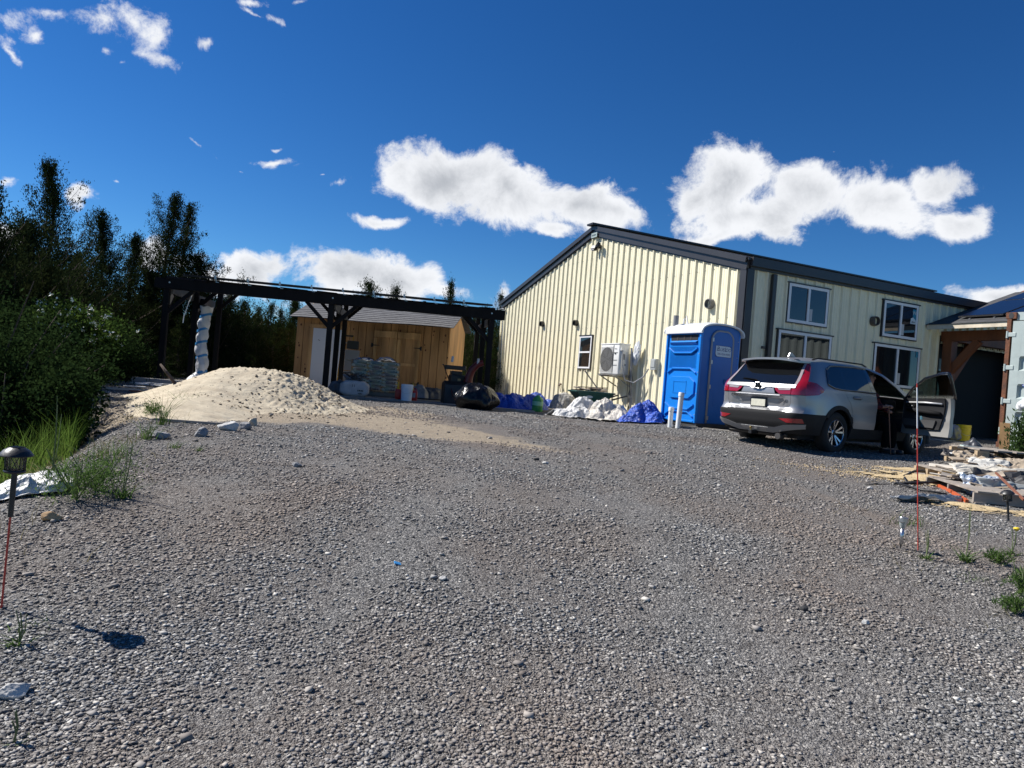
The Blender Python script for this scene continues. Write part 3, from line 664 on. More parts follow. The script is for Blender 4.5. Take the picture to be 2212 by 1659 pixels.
weed(2190, 1330, 'green weed clump at the right edge of the photograph', 'bush', .10, .16, 49)
weed(2205, 1290, 'taller wispy weed behind the clump at the right edge', 'bush', .20, .14, 50)
weed(2030, 1045, 'low green weed behind the marker near the metal strip', 'grass', .12, .4, 51)
weed(1960, 1135, 'dry straw tuft behind the steel solar lamp', 'grass', .14, .5, 52)
weed(110, 1040, 'tall thin stalked weed beside the black lantern', 'stalk', .55, .2, 53)
weed(330, 900, 'small shaded weed on the dark slope left of the sand', 'bush', .2, .3, 54)
n = 900; x = rg.uniform(2.6, 5.6, n); y = rg.uniform(3.6, 7.0, n); k = np.array([noise.noise(Vector((a * 1.7, b * 1.7, 8))) for a, b in zip(x, y)]) > .1; x, y = x[k], y[k]
V, F = blades(x, y, gz, .09, .005, rg, 1.6); tag(link(npmesh('dry_grass', V, F), 'dry_grass', drym), 'sparse dry straw on the gravel at the right', kind='stuff')

def print_lines(parent, base, right, up, rows, h, material, seed=1, name='fine_print'):
    rr_ = random.Random(seed); m = MB(); base, right, up = Vector(base), Vector(right), Vector(up); n_ = right.cross(up).normalized()
    for k, w in enumerate(rows):
        x = -w / 2
        while x < w / 2 - h * .3:
            l_ = min(h * rr_.uniform(.35, .8), w / 2 - x); c_ = base + right * (x + l_ / 2) + up * (-(k - (len(rows) - 1) / 2) * h * 1.6); hh_ = h * rr_.uniform(.6, 1)
            m.add([c_ - right * l_ / 2 - up * hh_ / 2, c_ + right * l_ / 2 - up * hh_ / 2, c_ + right * l_ / 2 + up * hh_ / 2, c_ - right * l_ / 2 + up * hh_ / 2], [(0, 1, 2, 3)]); x += l_ + h * .25
    return m.build(name, material, parent)

# ================================================================== METAL BUILDING
BA = radians(24.6); BX, BY, BZ = 5.108, 16.0, .78
EAVE, APEX, APY, LEN = 4.717, 6.583, 6.86, 13.72
cream = mat('cream_steel', (.80, .735, .53), .42, var=.05, vscale=2.5, dirt=.25, dirtcol=(.5, .46, .33), bump=.05, bscale=8)
ct = cream.node_tree; cb = ct.nodes['Principled BSDF']; src = cb.inputs['Base Color'].links[0].from_socket     # mud splashed up the foot of the sheets
cc = N('ShaderNodeTexCoord', ct); cs = N('ShaderNodeSeparateXYZ', ct); L(cc.outputs['Object'], cs.inputs[0], ct); cn_ = N('ShaderNodeTexNoise', ct); cn_.inputs['Scale'].default_value = 3.5; cn_.inputs['Detail'].default_value = 9; cn_.inputs['Roughness'].default_value = .7; L(cc.outputs['Object'], cn_.inputs['Vector'], ct)
cm_ = N('ShaderNodeMapRange', ct); L(mth('MULTIPLY_ADD', cn_.outputs['Fac'], 1.3, mth('MULTIPLY', cs.outputs[2], -1.0, tree=ct), tree=ct), cm_.inputs['Value'], ct); cm_.inputs['From Min'].default_value = .25; cm_.inputs['From Max'].default_value = .75; cm_.inputs['To Max'].default_value = .45
cx = N('ShaderNodeMix', ct, data_type='RGBA'); L(cm_.outputs[0], cx.inputs['Factor'], ct); L(src, cx.inputs['A'], ct); cx.inputs['B'].default_value = (.33, .28, .20, 1); L(cx.outputs['Result'], cb.inputs['Base Color'], ct)
brown = mat('charcoal_steel', (.030, .028, .030), .38, var=.1, vscale=3)
white_v = mat('white_vinyl', (.74, .74, .75), .45)
glass_d = mat('dark_window_glass', (.012, .014, .016), .03, spec=.8)
bld = thing('metal_building', 'large cream ribbed steel building with charcoal roof trim, gable towards the yard', 'building', (BX, BY, BZ), BA)
def hit(px, py, wall):
    """local position on the gable ('g': local x = 0) or the side wall ('s': local y = 0)"""
    r = ray(px, py); c, s = cos(BA), sin(BA)
    o = Vector((-BX, -BY, EYE - BZ)); ol = Vector((o.x * c + o.y * s, -o.x * s + o.y * c, o.z)); rl = Vector((r.x * c + r.y * s, -r.x * s + r.y * c, r.z))
    k = -ol.x / rl.x if wall == 'g' else -ol.y / rl.y
    return ol + rl * k
def roofz(y): return (EAVE if y < 0 or y > LEN else (EAVE + (APEX - EAVE) * (y / APY if y < APY else (LEN - y) / (LEN - APY)))) - BZ
# ribbed panels: broad flats with major ribs and fine ones between
def ribs(a0, a1, pitch=.3048, depth=.044):
    out = []; k = 0; a = a0
    while a < a1:
        for q, d in ((0, 0), (.012, .006), (.03, .006), (.045, 0), (.085, 0), (.097, .006), (.115, .006), (.13, 0), (.182, 0), (.207, depth), (.24, depth), (.265, 0)):
            if a + q < a1: out.append((a + q, d))
        a += pitch
    out.append((a1, 0)); return out
def ribwall(prof, topf, bot, axis):
    vs = []; fs = []
    for (a, d) in prof:
        for z in (bot, topf(a)): vs.append((-d, a, z) if axis == 'g' else (a, -d, z))
    for i in range(len(prof) - 1): fs.append((2 * i, 2 * i + 2, 2 * i + 3, 2 * i + 1))
    return MB().add(vs, fs)
pg_ = ribs(.06, LEN - .06)
tmp = []
for i, (a, d) in enumerate(pg_):
    if i and pg_[i - 1][0] < APY < a: tmp.append((APY, 0))
    tmp.append((a, d))
ribwall(tmp, roofz, .02, 'g').build('gable_wall', cream, bld)
SL = 16.0
m = MB()
for z_ in (.25, 1.45, 2.7, 3.9, 4.9):
    for k in range(45):
        y_ = .06 + k * .3048 + .155
        if z_ < roofz(y_) - .3: m.lathe([(.012, 0), (.008, .008), (0, .009)], 6, Matrix.Translation((-.001, y_, z_)) @ Matrix.Rotation(-pi / 2, 4, 'Y'))
m.build('screws', mat('screw_head', (.30, .28, .22), .5), bld)
ribwall(ribs(.06, 6.75), lambda a: EAVE - BZ, .02, 's').build('side_wall', cream, bld)
ribwall(ribs(10.6, SL), lambda a: EAVE - BZ, .02, 's').build('side_wall', cream, bld); ribwall(ribs(6.75, 10.6), lambda a: EAVE - BZ, 2.75, 's').build('side_wall', cream, bld)
m = MB(); m.box((SL, LEN / 2, (EAVE - BZ) / 2), (.05, LEN, EAVE - BZ)); m.box((SL / 2, LEN, (EAVE - BZ) / 2), (SL, .05, EAVE - BZ - .1)); m.build('rear_wall', cream, bld)
m = MB(); m.box((SL / 2, LEN / 2, -.02), (SL - .2, LEN - .2, .1)); m.build('floor_slab', mat('concrete', (.32, .31, .29), .9, var=.2, vscale=3, bump=.3), bld)
# roof: two slopes with thickness
def roofp(y, up=0.0): return roofz(max(0, min(LEN, y))) + up
sl_ = (APEX - EAVE) / APY
m = MB()
for y0, y1, sg in ((-.12, APY, 1), (APY, LEN + .12, -1)):
    z0 = EAVE - BZ + sl_ * (y0 if sg > 0 else LEN - y0) + .06; z1 = EAVE - BZ + sl_ * (y1 if sg > 0 else LEN - y1) + .06
    vs = []
    for x in (-.10, SL + .1):
        for (y, z) in ((y0, z0), (y1, z1), (y1, z1 + .05), (y0, z0 + .05)): vs.append((x, y, z))
    m.add(vs, [(0, 1, 2, 3)[::-1], (4, 5, 6, 7), (0, 4, 5, 1), (1, 5, 6, 2), (2, 6, 7, 3), (3, 7, 4, 0)])
m.build('roof', brown, bld)
m = MB(); m.box((-.0, APY, APEX - BZ + .14), (.5, .34, .05)); m.bar((-.25, APY, APEX - BZ + .15), (SL + .1, APY, APEX - BZ + .15), .36, .05); m.build('ridge_cap', brown, bld)
# rake trim: two stacked mouldings along both slopes
for y0, y1 in ((-.06, APY), (APY, LEN + .06)):
    m = MB(); z0 = EAVE - BZ + sl_ * (y0 if y0 < 1 else LEN - y0); z1 = EAVE - BZ + sl_ * (y1 if y1 < APY + 1 else LEN - y1)
    for off_, w, h, x in ((-.075, .07, .21, -.045), (.055, .12, .13, -.072), (-.195, .03, .05, -.03)): m.bar((x, y0, z0 + off_), (x, y1, z1 + off_), w, h)
    m.build('rake_trim', brown, bld)
m = MB(); m.box((SL / 2 + .05, -.09, EAVE - BZ + .0), (SL + .1, .15, .2)); m.box((SL / 2 + .05, -.045, EAVE - BZ - .125), (SL + .06, .06, .06)); m.build('eave_gutter', brown, bld)
m = MB(); m.box((-.055, .055, (EAVE - BZ) / 2 - .08), (.03, .20, EAVE - BZ - .16)); m.box((.055, -.055, (EAVE - BZ) / 2 - .08), (.20, .03, EAVE - BZ - .16)); m.build('corner_trim', brown, bld)
m = MB(); m.box((-.05, LEN - .04, (EAVE - BZ) / 2 - .1), (.03, .1, EAVE - BZ - .2)); m.build('corner_trim', cream, bld)
m = MB(); m.box((.73, -.085, 1.9), (.11, .09, 3.7), bev=.012); m.build('downpipe', brown, bld)
m = MB(); m.box((.60, -.06, 2.05), (.10, .05, .06)); m.build('wall_bracket', brown, bld)
# windows
def window(wall, a0, a1, z0, z1, kind='slider', fr=.065, sticker=None):
    z0 -= BZ; z1 -= BZ
    def V3(a, d, z): return (-d, a, z) if wall == 'g' else (a, -d, z)
    def bx(mb, A0, A1, Z0, Z1, D0, D1): c = V3((A0 + A1) / 2, (D0 + D1) / 2, (Z0 + Z1) / 2); mb.box(c, (D1 - D0, A1 - A0, Z1 - Z0) if wall == 'g' else (A1 - A0, D1 - D0, Z1 - Z0))
    e = bpy.data.objects.new('window', None); COL.objects.link(e); e.parent = bld
    m = MB(); f = .025
    bx(m, a0 - f, a0, z0 - f, z1, .0, .055); bx(m, a1, a1 + f, z0 - f, z1, .0, .055); bx(m, a0, a1, z0 - f, z0, .0, .055); bx(m, a0 - f - .03, a1 + f + .03, z1, z1 + .03, .0, .075); m.build('flashing', brown, e)
    m = MB(); bx(m, a0, a0 + fr, z0, z1, .01, .065); bx(m, a1 - fr, a1, z0, z1, .01, .065); bx(m, a0 + fr, a1 - fr, z0, z0 + fr, .01, .065); bx(m, a0 + fr, a1 - fr, z1 - fr, z1, .01, .065)
    mid = (a0 + a1) / 2; zm = (z0 + z1) / 2
    if kind == 'slider': bx(m, mid - .03, mid + .03, z0 + fr, z1 - fr, .012, .072)
    else: bx(m, a0 + fr, a1 - fr, zm - .025, zm + .025, .012, .075)
    m.build('frame', white_v, e)
    m = MB(); g_ = fr - .004
    if kind == 'slider': bx(m, a0 + g_, mid - .026, z0 + g_, z1 - g_, .037, .045); bx(m, mid + .026, a1 - g_, z0 + g_, z1 - g_, .045, .053)
    else: bx(m, a0 + g_, a1 - g_, zm + .02, z1 - g_, .045, .053); bx(m, a0 + g_, a1 - g_, z0 + g_, zm - .02, .037, .045)
    m.build('pane', glass_d, e)
    if kind == 'slider':
        m = MB(); m2 = mid + (a1 - mid) * (.12 if z1 > 2.7 else .1); bx(m, m2 - .03, m2 + .07, z0 + fr + .02, z0 + fr + .3, .054, .056); m.build('paper_notice', mat('paper', (.5, .5, .5), .9), e)
    return e, mid
window('s', 1.248, 2.53, 3.508, 4.411)
e2, mid = window('s', 4.481, 5.762, 3.508, 4.411)
window('s', 1.035, 2.737, 2.25, 3.295)
e4, mid4 = window('s', 4.254, 5.956, 2.25, 3.295)
window('g', 6.495, 7.228, 2.211, 3.232, 'hung', fr=.05)
teal = mat('teal_print', (.02, .22, .33), .5)
m = MB(); m.add([(5.56, -.056, 4.30 - BZ), (5.69, -.056, 4.30 - BZ), (5.69, -.056, 4.03 - BZ), (5.57, -.056, 4.08 - BZ)], [(0, 1, 2, 3)]); m.build('sticker', teal, e2, solid=.002)
m = MB(); m.add([(5.50, -.056, 4.06 - BZ), (5.58, -.056, 4.09 - BZ), (5.69, -.056, 4.02 - BZ), (5.69, -.056, 3.92 - BZ), (5.48, -.056, 3.92 - BZ)], [(0, 1, 2, 3, 4)]); st = m.build('sticker', mat('pale_print', (.6, .66, .68), .5), e2, solid=.002)
textmesh('lettering', 'W', .14, mat('pale_print', ()), e2, (5.62, -.060, 4.2 - BZ))
textmesh('lettering', 'PIEN', .06, mat('dark_print', (.02, .05, .06), .5), e2, (5.59, -.061, 3.965 - BZ))
m = MB(); m.box((5.84, -.058, 3.16 - BZ), (.09, .004, .17)); m.build('sticker', teal, e4)
# dark wainscot cladding under the lower windows
m = MB(); m.box((4.9, -.045, .62), (3.6, .03, 1.15)); m.build('stone_cladding', mat('dark_ledgestone', (.05, .05, .052), .8, var=.5, vscale=9, bump=.8, bscale=12, stretch=(1, 1, 3)), bld)
# round vents
def vent(px, py, w, r_, col):
    p = hit(px, py, w); M = Matrix.Translation(p) @ (Matrix.Rotation(-pi / 2, 4, 'Y') if w == 'g' else Matrix.Rotation(pi / 2, 4, 'X'))
    e = MB().lathe([(r_ * 1.12, 0), (r_ * 1.12, .10), (r_ * 1.02, .13), (r_ * .92, .13), (r_ * .92, .03), (0, .03)], 20, M).build('wall_vent', col, bld, angle=40); return e
blk = mat('black_plastic', (.015, .015, .016), .45)
vent(1174, 700, 'g', .085, blk); vent(1247, 698, 'g', .085, blk); vent(1537, 657, 'g', .11, mat('grey_plastic', (.12, .12, .125), .5)); vent(1885, 694, 's', .11, mat('brown_vent', (.09, .075, .065), .5))
# flood light near the apex
p = hit(1297, 533, 'g'); m = MB(); m.box(p + Vector((-.06, 0, 0)), (.12, .12, .12), bev=.02)
for s_ in (-.12, .10): m.box(p + Vector((-.16, s_, -.05 + .06 * (s_ < 0))), (.12, .17, .15), (0, .5, s_ * 4), bev=.02)
m.build('flood_light', blk, bld)
m = MB(); m.add([], []);
for s_ in (-.12, .10): m.box(p + Vector((-.215, s_, -.085 + .06 * (s_ < 0))), (.01, .13, .11), (0, .5, s_ * 4))
m.build('lamp_glass', mat('lamp_glass', (.5, .5, .5), .1), bld)
p = hit(1291, 508, 'g'); m = MB(); m.box(p + Vector((-.12, 0, -.02)), (.012, .34, .15)); pl = m.build('maker_plate', mat('plate', (.30, .36, .34), .5), bld)
print_lines(pl, p + Vector((-.128, 0, -.02)), (0, -1, 0), (0, 0, 1), [.24], .06, mat('dark_print', ()))
# conduit at the left corner with a short arm
p0, p1 = hit(1092, 668, 'g'), hit(1085, 808, 'g'); m = MB(); o_ = Vector((-.09, 0, 0)); m.tube([p0 + o_ + Vector((0, .5, .0)), p0 + o_ + Vector((0, .02, .02)), p0 + o_, p1 + o_], .022, 8); m.tube([p0 + Vector((-.09, -.1, -.07)), p0 + Vector((-.04, -.1, -.07))], .04, 8); m.build('conduit', mat('galvanised', (.35, .36, .37), .4, .7, var=.2), bld)
p = hit(1219, 797, 'g') ; p.z = hit(1107, 812, 'g').z
q = hit(1103, 1441 / 1.736, 'g')
p = hit(1104, 832, 'g'); p = hit((1800 + 640 / 2.0736) / 1.736, (820 + 1288 / 2.0736) / 1.736, 'g')
m = MB(); m.tube([p, p + Vector((-.1, 0, 0)), p + Vector((-.13, -.03, -.05))], .03, 8); m.tube([p + Vector((-.11, -.05, 0)), p + Vector((-.13, -.09, -.1)), p + Vector((-.1, -.1, -.25))], .012, 6); m.build('hose_tap', mat('tap', (.12, .07, .05), .5), bld)
# cables hanging on the gable left part
p = hit(1178, 732, 'g'); q = hit(1160, 815, 'g')
m = MB(); m.tube([p + Vector((-.05, 0, .1)), p.lerp(q, .5) + Vector((-.06, -.06, 0)), q + Vector((-.05, 0, 0)), q + Vector((-.05, -.1, -.3))], .007, 5); m.build('loose_cord', white_v, bld)

# ================================================================== HEAT PUMP
p = hit(1352, 779, 'g'); pw = bld.matrix_world
def Bw(x, y, z): c, s = cos(BA), sin(BA); return Vector((BX + x * c - y * s, BY + x * s + y * c, BZ + z))
ac = thing('heat_pump', 'white outdoor air conditioner unit on a bracket on the cream wall', 'air conditioner', Bw(-.16, p.y, p.z - .45), BA)
aw = mat('appliance_white', (.72, .72, .70), .4); dk = mat('dark_grille', (.03, .03, .032), .6)
m = MB(); m.box((-.22, 0, .45), (.36, .95, .84), bev=.03); m.box((-.22, 0, .875), (.39, .98, .035), bev=.012); m.build('casing', aw, ac, angle=40)
m = MB(); M = Matrix.Translation((-.405, .13, .44)) @ Matrix.Rotation(-pi / 2, 4, 'Y'); m.lathe([(0, .002), (.34, .002), (.345, 0)], 36, M); m.build('fan_opening', dk, ac)
m = MB(); M = Matrix.Translation((-.408, .13, .44)) @ Matrix.Rotation(-pi / 2, 4, 'Y')
for k in range(5):
    a = 2 * pi * k / 5; m.add([(0, 0, .004), (.31 * cos(a), .31 * sin(a), .004), (.31 * cos(a + .7), .31 * sin(a + .7), .008)], [(0, 1, 2)], M)
m.build('fan', mat('fan_grey', (.10, .10, .10), .5), ac)
m = MB()
for k in range(27): m.box((-.425, .13, .08 + k * .0277), (.005, .66, .0042))
for k in range(14): m.box((-.419, -.19 + k * .049, .44), (.004, .004, .72))
m.build('grille', mat('grille_wire', (.38, .38, .37), .4), ac)
m = MB(); m.box((-.408, -.31, .63), (.012, .20, .004)); m.box((-.408, -.31, .42), (.012, .20, .004)); m.box((-.408, -.31, .28), (.012, .20, .004)); m.box((-.408, -.205, .45), (.012, .005, .78)); m.build('seam', dk, ac)
m = MB(); m.box((-.41, -.30, .60), (.01, .07, .025)); m.build('badge', dk, ac)
print_lines(ac, (-.4125, -.31, .74), (0, -1, 0), (0, 0, 1), [.10], .035, mat('badge_grey', (.2, .2, .2), .4), name='maker_mark')
m = MB(); m.box((-.24, -.492, .44), (.20, .03, .55), bev=.01); m.build('side_cover', aw, ac); m = MB(); m.box((-.30, -.50, .72), (.14, .07, .08), bev=.015); m.build('terminal_box', aw, ac)
m = MB(); m.box((-.25, -.51, .52), (.07, .006, .16)); m.box((-.2, -.51, .3), (.05, .006, .05)); m.build('rating_label', mat('rating', (.25, .25, .25), .6), ac)
m = MB()
for s_ in (-.36, .36):
    m.bar((.16, s_, -.02), (-.46, s_, -.02), .05, .04); m.bar((.14, s_, -.30), (-.40, s_, -.04), .03, .03)
m.box((-.22, 0, .01), (.42, 1.0, .03)); m.build('wall_bracket', mat('galvanised', ()), ac)
m = MB(); m.tube([(-.32, -.52, .70), (-.34, -.60, .3), (-.26, -.66, -.12), (-.1, -.85, -.18), (.0, -1.15, .0), (.05, -1.28, .22)], .019, 8); m.build('power_whip', mat('grey_hose', (.24, .25, .27), .5), ac)
m = MB(); m.tube([(-.05, -.55, .78), (-.08, -.66, .5), (-.05, -.62, .1), (0, -.64, -.5), (.02, -.62, -1.1)], .03, 8); m.tube([(-.09, -.60, .72), (-.14, -.70, .4), (-.1, -.70, 0), (-.06, -.66, -.55), (-.02, -.7, -1.1)], .02, 8); m.build('drain_hose', mat('grey_hose', ()), ac)
for k, (a, b) in enumerate(((.0, .05), (-.06, .02), (.05, -.03))):
    m = MB(); m.tube([(-.1, -.66, .3), (-.13 + a, -.74 + b, -.1), (-.08 + a, -.60 - b * 2, -.5), (-.1 + a, -.70 + a, -.85), (-.12, -.66 + b, -1.12)], .009, 6); m.build('cable', blk, ac)
bm = bmesh.new(); bmesh.ops.create_icosphere(bm, subdivisions=4, radius=1)
for v in bm.verts:
    d = v.co.copy(); f_ = 1 + noise.noise(d * 2.4) * .35 + abs(noise.noise(d * 6)) * .25; v.co = Vector((d.x * .07, d.y * .13, d.z * .30)) * f_ + Vector((0, -.74 - .06 * d.z, .62))
m = MB(); m.bm(bm); m.build('pipe_wrapping', mat('white_film', (.62, .63, .64), .35, var=.1, bump=.4, bscale=9), ac, angle=25)
jb = thing('junction_box', 'small grey electrical box on the cream wall right of the heat pump', 'electrical box', Bw(-.03, hit(1419, 788, 'g').y, hit(1419, 788, 'g').z), BA)
m = MB(); m.box((-.05, 0, 0), (.11, .22, .30), bev=.012); m.build('box', mat('box_grey', (.34, .36, .36), .5), jb); m = MB(); m.box((-.112, 0, .02), (.012, .18, .20), bev=.004); m.build('cover', mat('box_grey', ()), jb)

# ================================================================== ENTRY PORCH (projects from the side wall)
pz = Bw(6.75, 0, 0); porch = thing('entry_porch', 'timber entry porch with shingled roof and solar panels beside the steel container', 'porch', (pz.x, pz.y, BZ), BA)
timber = mat('stained_timber', (.19, .062, .022), .6, var=.3, vscale=3, stretch=(1, 1, .2), bump=.2)
pine_tr = mat('fascia_board', (.60, .52, .40), .7, var=.2, vscale=4, dirt=.4)
PE = 3.90 - BZ      # eave height (local)
m = MB(); m.box((.16, -.20, PE / 2 - .15), (.24, .24, PE - .3)); m.build('post', timber, porch)
m = MB(); m.box((.16, -2.0, PE / 2 - .15), (.2, .2, PE - .3)); m.build('post', timber, porch)
m = MB(); m.box((.16, -1.1, PE - .17), (.2, 2.3, .26)); m.build('beam', timber, porch)
m = MB(); m.bar((.16, -.20, PE - .17), (3.4, -.20, PE - .17), .2, .26); m.build('beam', timber, porch)
m = MB(); m.bar((.2, -.20, PE - 1.35), (1.05, -.20, PE - .3), .16, .22); m.build('brace', timber, porch)
m = MB(); m.bar((.16, -.25, PE - 1.1), (.16, -.95, PE - .3), .14, .18); m.build('brace', timber, porch)
rs = .36
def slab(mb, x0, x1, y0, y1, z0, th):      # rises along x
    z1 = z0 + (x1 - x0) * rs; vs = [(x0, y0, z0), (x1, y0, z1), (x1, y1, z1), (x0, y1, z0)]; vs += [(a, b, c + th) for a, b, c in vs]
    return mb.add(vs, [(0, 3, 2, 1), (4, 5, 6, 7), (0, 1, 5, 4), (1, 2, 6, 5), (2, 3, 7, 6), (3, 0, 4, 7)])
shing = mat('asphalt_shingle', (.060, .060, .062), .95, var=.35, vscale=14, bump=.8, bscale=40, stretch=(1, .25, 1))
m = MB(); slab(m, -.60, 3.4, -2.9, -.06, PE - .02, .07); m.build('roof_deck', timber, porch)
m = MB()
for k in range(14): slab(m, -.66 + k * .26, -.66 + k * .26 + .30, -2.95, -.05, PE + .052 + k * .26 * rs, .012)
m.build('shingles', shing, porch)
m = MB(); m.box((-.62, -1.5, PE + .0), (.03, 2.85, .13)); m.build('fascia', pine_tr, porch)
pvm = mat('solar_cell', (.006, .008, .018), .18, spec=.35); alu = mat('black_anodised', (.012, .012, .013), .5, spec=.3)
for i, (x0, y0) in enumerate(((-.28, -1.75), (-.28, -2.9), (1.45, -1.75), (1.45, -2.9))):
    m = MB(); slab(m, x0, x0 + 1.68, y0, y0 + 1.1, PE + .25 + (x0 + .3) * rs, .035); pn = m.build('solar_panel', alu, porch)
    m = MB(); slab(m, x0 + .02, x0 + 1.66, y0 + .02, y0 + 1.08, PE + .287 + (x0 + .32) * rs, .004); m.build('cells', pvm, pn)
m = MB()
for y in (-1.55, -.95, -2.6): m.bar((-.3, y, PE + .2), (3.2, y, PE + .2 + 3.5 * rs), .04, .04)
m.build('panel_rail', mat('galvanised', ()), porch)
# recessed entry with a front door; its deep shade is painted into near-black walls
dkw = mat('entry_shade', (.012, .011, .011), .8)
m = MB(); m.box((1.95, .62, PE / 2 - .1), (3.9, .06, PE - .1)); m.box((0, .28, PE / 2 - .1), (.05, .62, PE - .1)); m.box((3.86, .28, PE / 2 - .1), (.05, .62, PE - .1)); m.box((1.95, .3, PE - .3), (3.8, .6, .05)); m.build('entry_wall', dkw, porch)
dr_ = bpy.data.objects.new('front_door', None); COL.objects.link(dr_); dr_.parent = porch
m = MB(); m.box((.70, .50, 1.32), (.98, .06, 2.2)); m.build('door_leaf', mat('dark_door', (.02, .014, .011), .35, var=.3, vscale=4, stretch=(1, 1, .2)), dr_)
def ring(mb, cx, cz, rx, rz, y, w, n=28, a0=0, a1=2 * pi): mb.tube([(cx + rx * cos(a0 + (a1 - a0) * k / n), y, cz + rz * sin(a0 + (a1 - a0) * k / n)) for k in range(n + 1)], w, 6)
m = MB(); ring(m, .70, 1.35, .17, .48, .46, .025); ring(m, .52, 1.55, .34, .62, .46, .02, a0=-.9, a1=.9); ring(m, .88, 1.55, .34, .62, .46, .02, a0=pi - .9, a1=pi + .9); ring(m, .70, 1.30, .36, .78, .455, .022); m.build('door_moulding', mat('dark_door', ()), dr_)
m = MB(); m.prism([(.70 + .155 * cos(2 * pi * k / 24), 1.35 + .46 * sin(2 * pi * k / 24)) for k in range(24)], .455, .462, 'y'); m.prism([(.40, 2.12), (1.0, 2.12), (1.0, 1.98), (.84, 1.86), (.70, 1.90), (.56, 1.86), (.40, 1.98)], .455, .462, 'y'); m.build('door_glass', mat('door_glass', (.10, .11, .12), .08, spec=.9), dr_)
m = MB(); m.box((1.0, -.1, .14), (1.9, 1.2, .12)); m.build('step', mat('concrete', ()), porch)

# ================================================================== CONTAINER
CA = radians(-58)     # direction of its door end
cp = at(2166, 800, 14.2); CZ = gzf(cp.x, cp.y) - .02
con = thing('shipping_container', 'pale grey green shipping container with a rusty corner post', 'container', (cp.x, cp.y, CZ), CA)
cg = mat('container_paint', (.40, .46, .44), .5, var=.06, vscale=2, dirt=.5, dirtcol=(.26, .29, .27)); rust = mat('rust', (.20, .075, .035), .9, col2=(.09, .045, .03), vscale=7, bump=.5); 
HC = at(2178, 676, 14.2).z - CZ
# local: x along the doors (to the right / nearer), y into the container
for x_ in (.05, 2.39): m = MB(); m.box((x_, .06, HC / 2), (.075, .13, HC - .24)); m.build('corner_post', rust, con)
m = MB(); m.box((.08, .09, HC - .06), (.19, .2, .13), bev=.01); m.box((2.36, .09, HC - .06), (.19, .2, .13), bev=.01); m.box((.08, .09, .06), (.19, .2, .13), bev=.01); m.build('corner_casting', rust, con)
m = MB(); m.prism([(.045 * cos(a * pi / 8) + .08, .06 * sin(a * pi / 8) + HC - .06) for a in range(16)], -.013, -.009, 'y'); m.build('casting_hole', dk, con)
m = MB(); m.box((1.22, .09, HC - .07), (2.1, .12, .16)); m.box((1.22, .09, .07), (2.1, .12, .14)); m.build('header', cg, con)
m = MB(); m.box((1.22, .16, HC / 2), (2.3, .04, HC - .3)); m.build('gap_shade', dk, con)  # dark sheet behind the doors, painted shade for the gap by the post
for x0, x1 in ((.125, 1.2), (1.24, 2.32)):
    m = MB(); zs = [.16, .52, .60, .86, .94, 1.16, 1.24, 1.50, 1.58, 1.84, 1.92, HC - .17]; ds = [0, 0, .055, .055, 0, 0, .055, .055, 0, 0, 0, 0]
    prof = [(.16, 0), (.45, 0), (.49, .05), (.72, .05), (.76, 0), (1.0, 0), (1.04, .05), (1.27, .05), (1.31, 0), (1.55, 0), (1.59, .05), (1.82, .05), (1.86, 0), (HC - .17, 0)]
    vs = []; fs = []
    for (z, d) in prof:
        for x, e_ in ((x0, 0), (x0 + .14, 0), (x0 + .17, 1), (x1 - .17, 1), (x1 - .14, 0), (x1, 0)): vs.append((x, .02 + d * e_, z))
    for i in range(len(prof) - 1):
        for j in range(5): fs.append((i * 6 + j, i * 6 + j + 1, i * 6 + 7 + j, i * 6 + 6 + j))
    dd = m.add(vs, fs).build('door', cg, con, solid=.03)
    for z in (.35, .95, 1.62, 2.28):
        m = MB(); hx = x0 - .02 if x0 < 1 else x1 + .02; m.box((hx, .0, z), (.17, .04, .085), bev=.01); m.tube([(hx - .07 * (1 if x0 < 1 else -1), -.01, z - .07), (hx - .07 * (1 if x0 < 1 else -1), -.01, z + .07)], .022, 8); m.build('hinge', cg, dd)
for x in (.55, .95, 1.5, 1.95):
    m = MB(); m.tube([(x, -.045, .12), (x, -.045, HC - .1)], .017, 8); m.build('locking_bar', mat('galvanised', ()), con)
m = MB(); m.box((.42, .012, 1.97), (.26, .006, .26)); m.build('blank_patch', mat('patch_white', (.7, .72, .72), .5), con)
m = MB(); m.box((.30, .012, 1.47), (.17, .004, .12)); m.build('data_plate', mat('patch_grey', (.55, .57, .56), .5), con)
print_lines(con, (.30, .009, 1.47), (1, 0, 0), (0, 0, 1), [.14, .10, .12], .014, mat('dark_print', ()))
m = MB(); M = Matrix.Translation((.45, .005, 1.33)) @ Matrix.Rotation(pi / 2, 4, 'X'); m.lathe([(0, .006), (.105, .006), (.105, 0)], 32, M); rd = m.build('round_emblem', mat('emblem_blue', (.02, .07, .30), .5), con)
m = MB(); M = Matrix.Translation((.45, -.003, 1.33)) @ Matrix.Rotation(pi / 2, 4, 'X')
m.lathe([(.062, .0), (.066, .001), (.070, .0)], 32, M); m.add([(-.05, 0, .001), (-.02, .05, .001), (.03, .055, .001), (.05, .01, .001), (.02, -.03, .001), (-.02, -.02, .001), (-.04, -.05, .001)], [(0, 1, 2, 3, 4, 5, 6)], M); m.build('emblem_print', white_v, con)
for k in range(14):
    a = k * 2 * pi / 14; m = MB(); m.box((.45 + .086 * sin(a), -.003, 1.33 + .086 * cos(a)), (.014, .002, .018), (0, a, 0)); m.build('emblem_tick', white_v, rd)
print_lines(con, (.46, .012, .84), (1, 0, 0), (0, 0, 1), [.26, .20, .24], .03, white_v, 3)
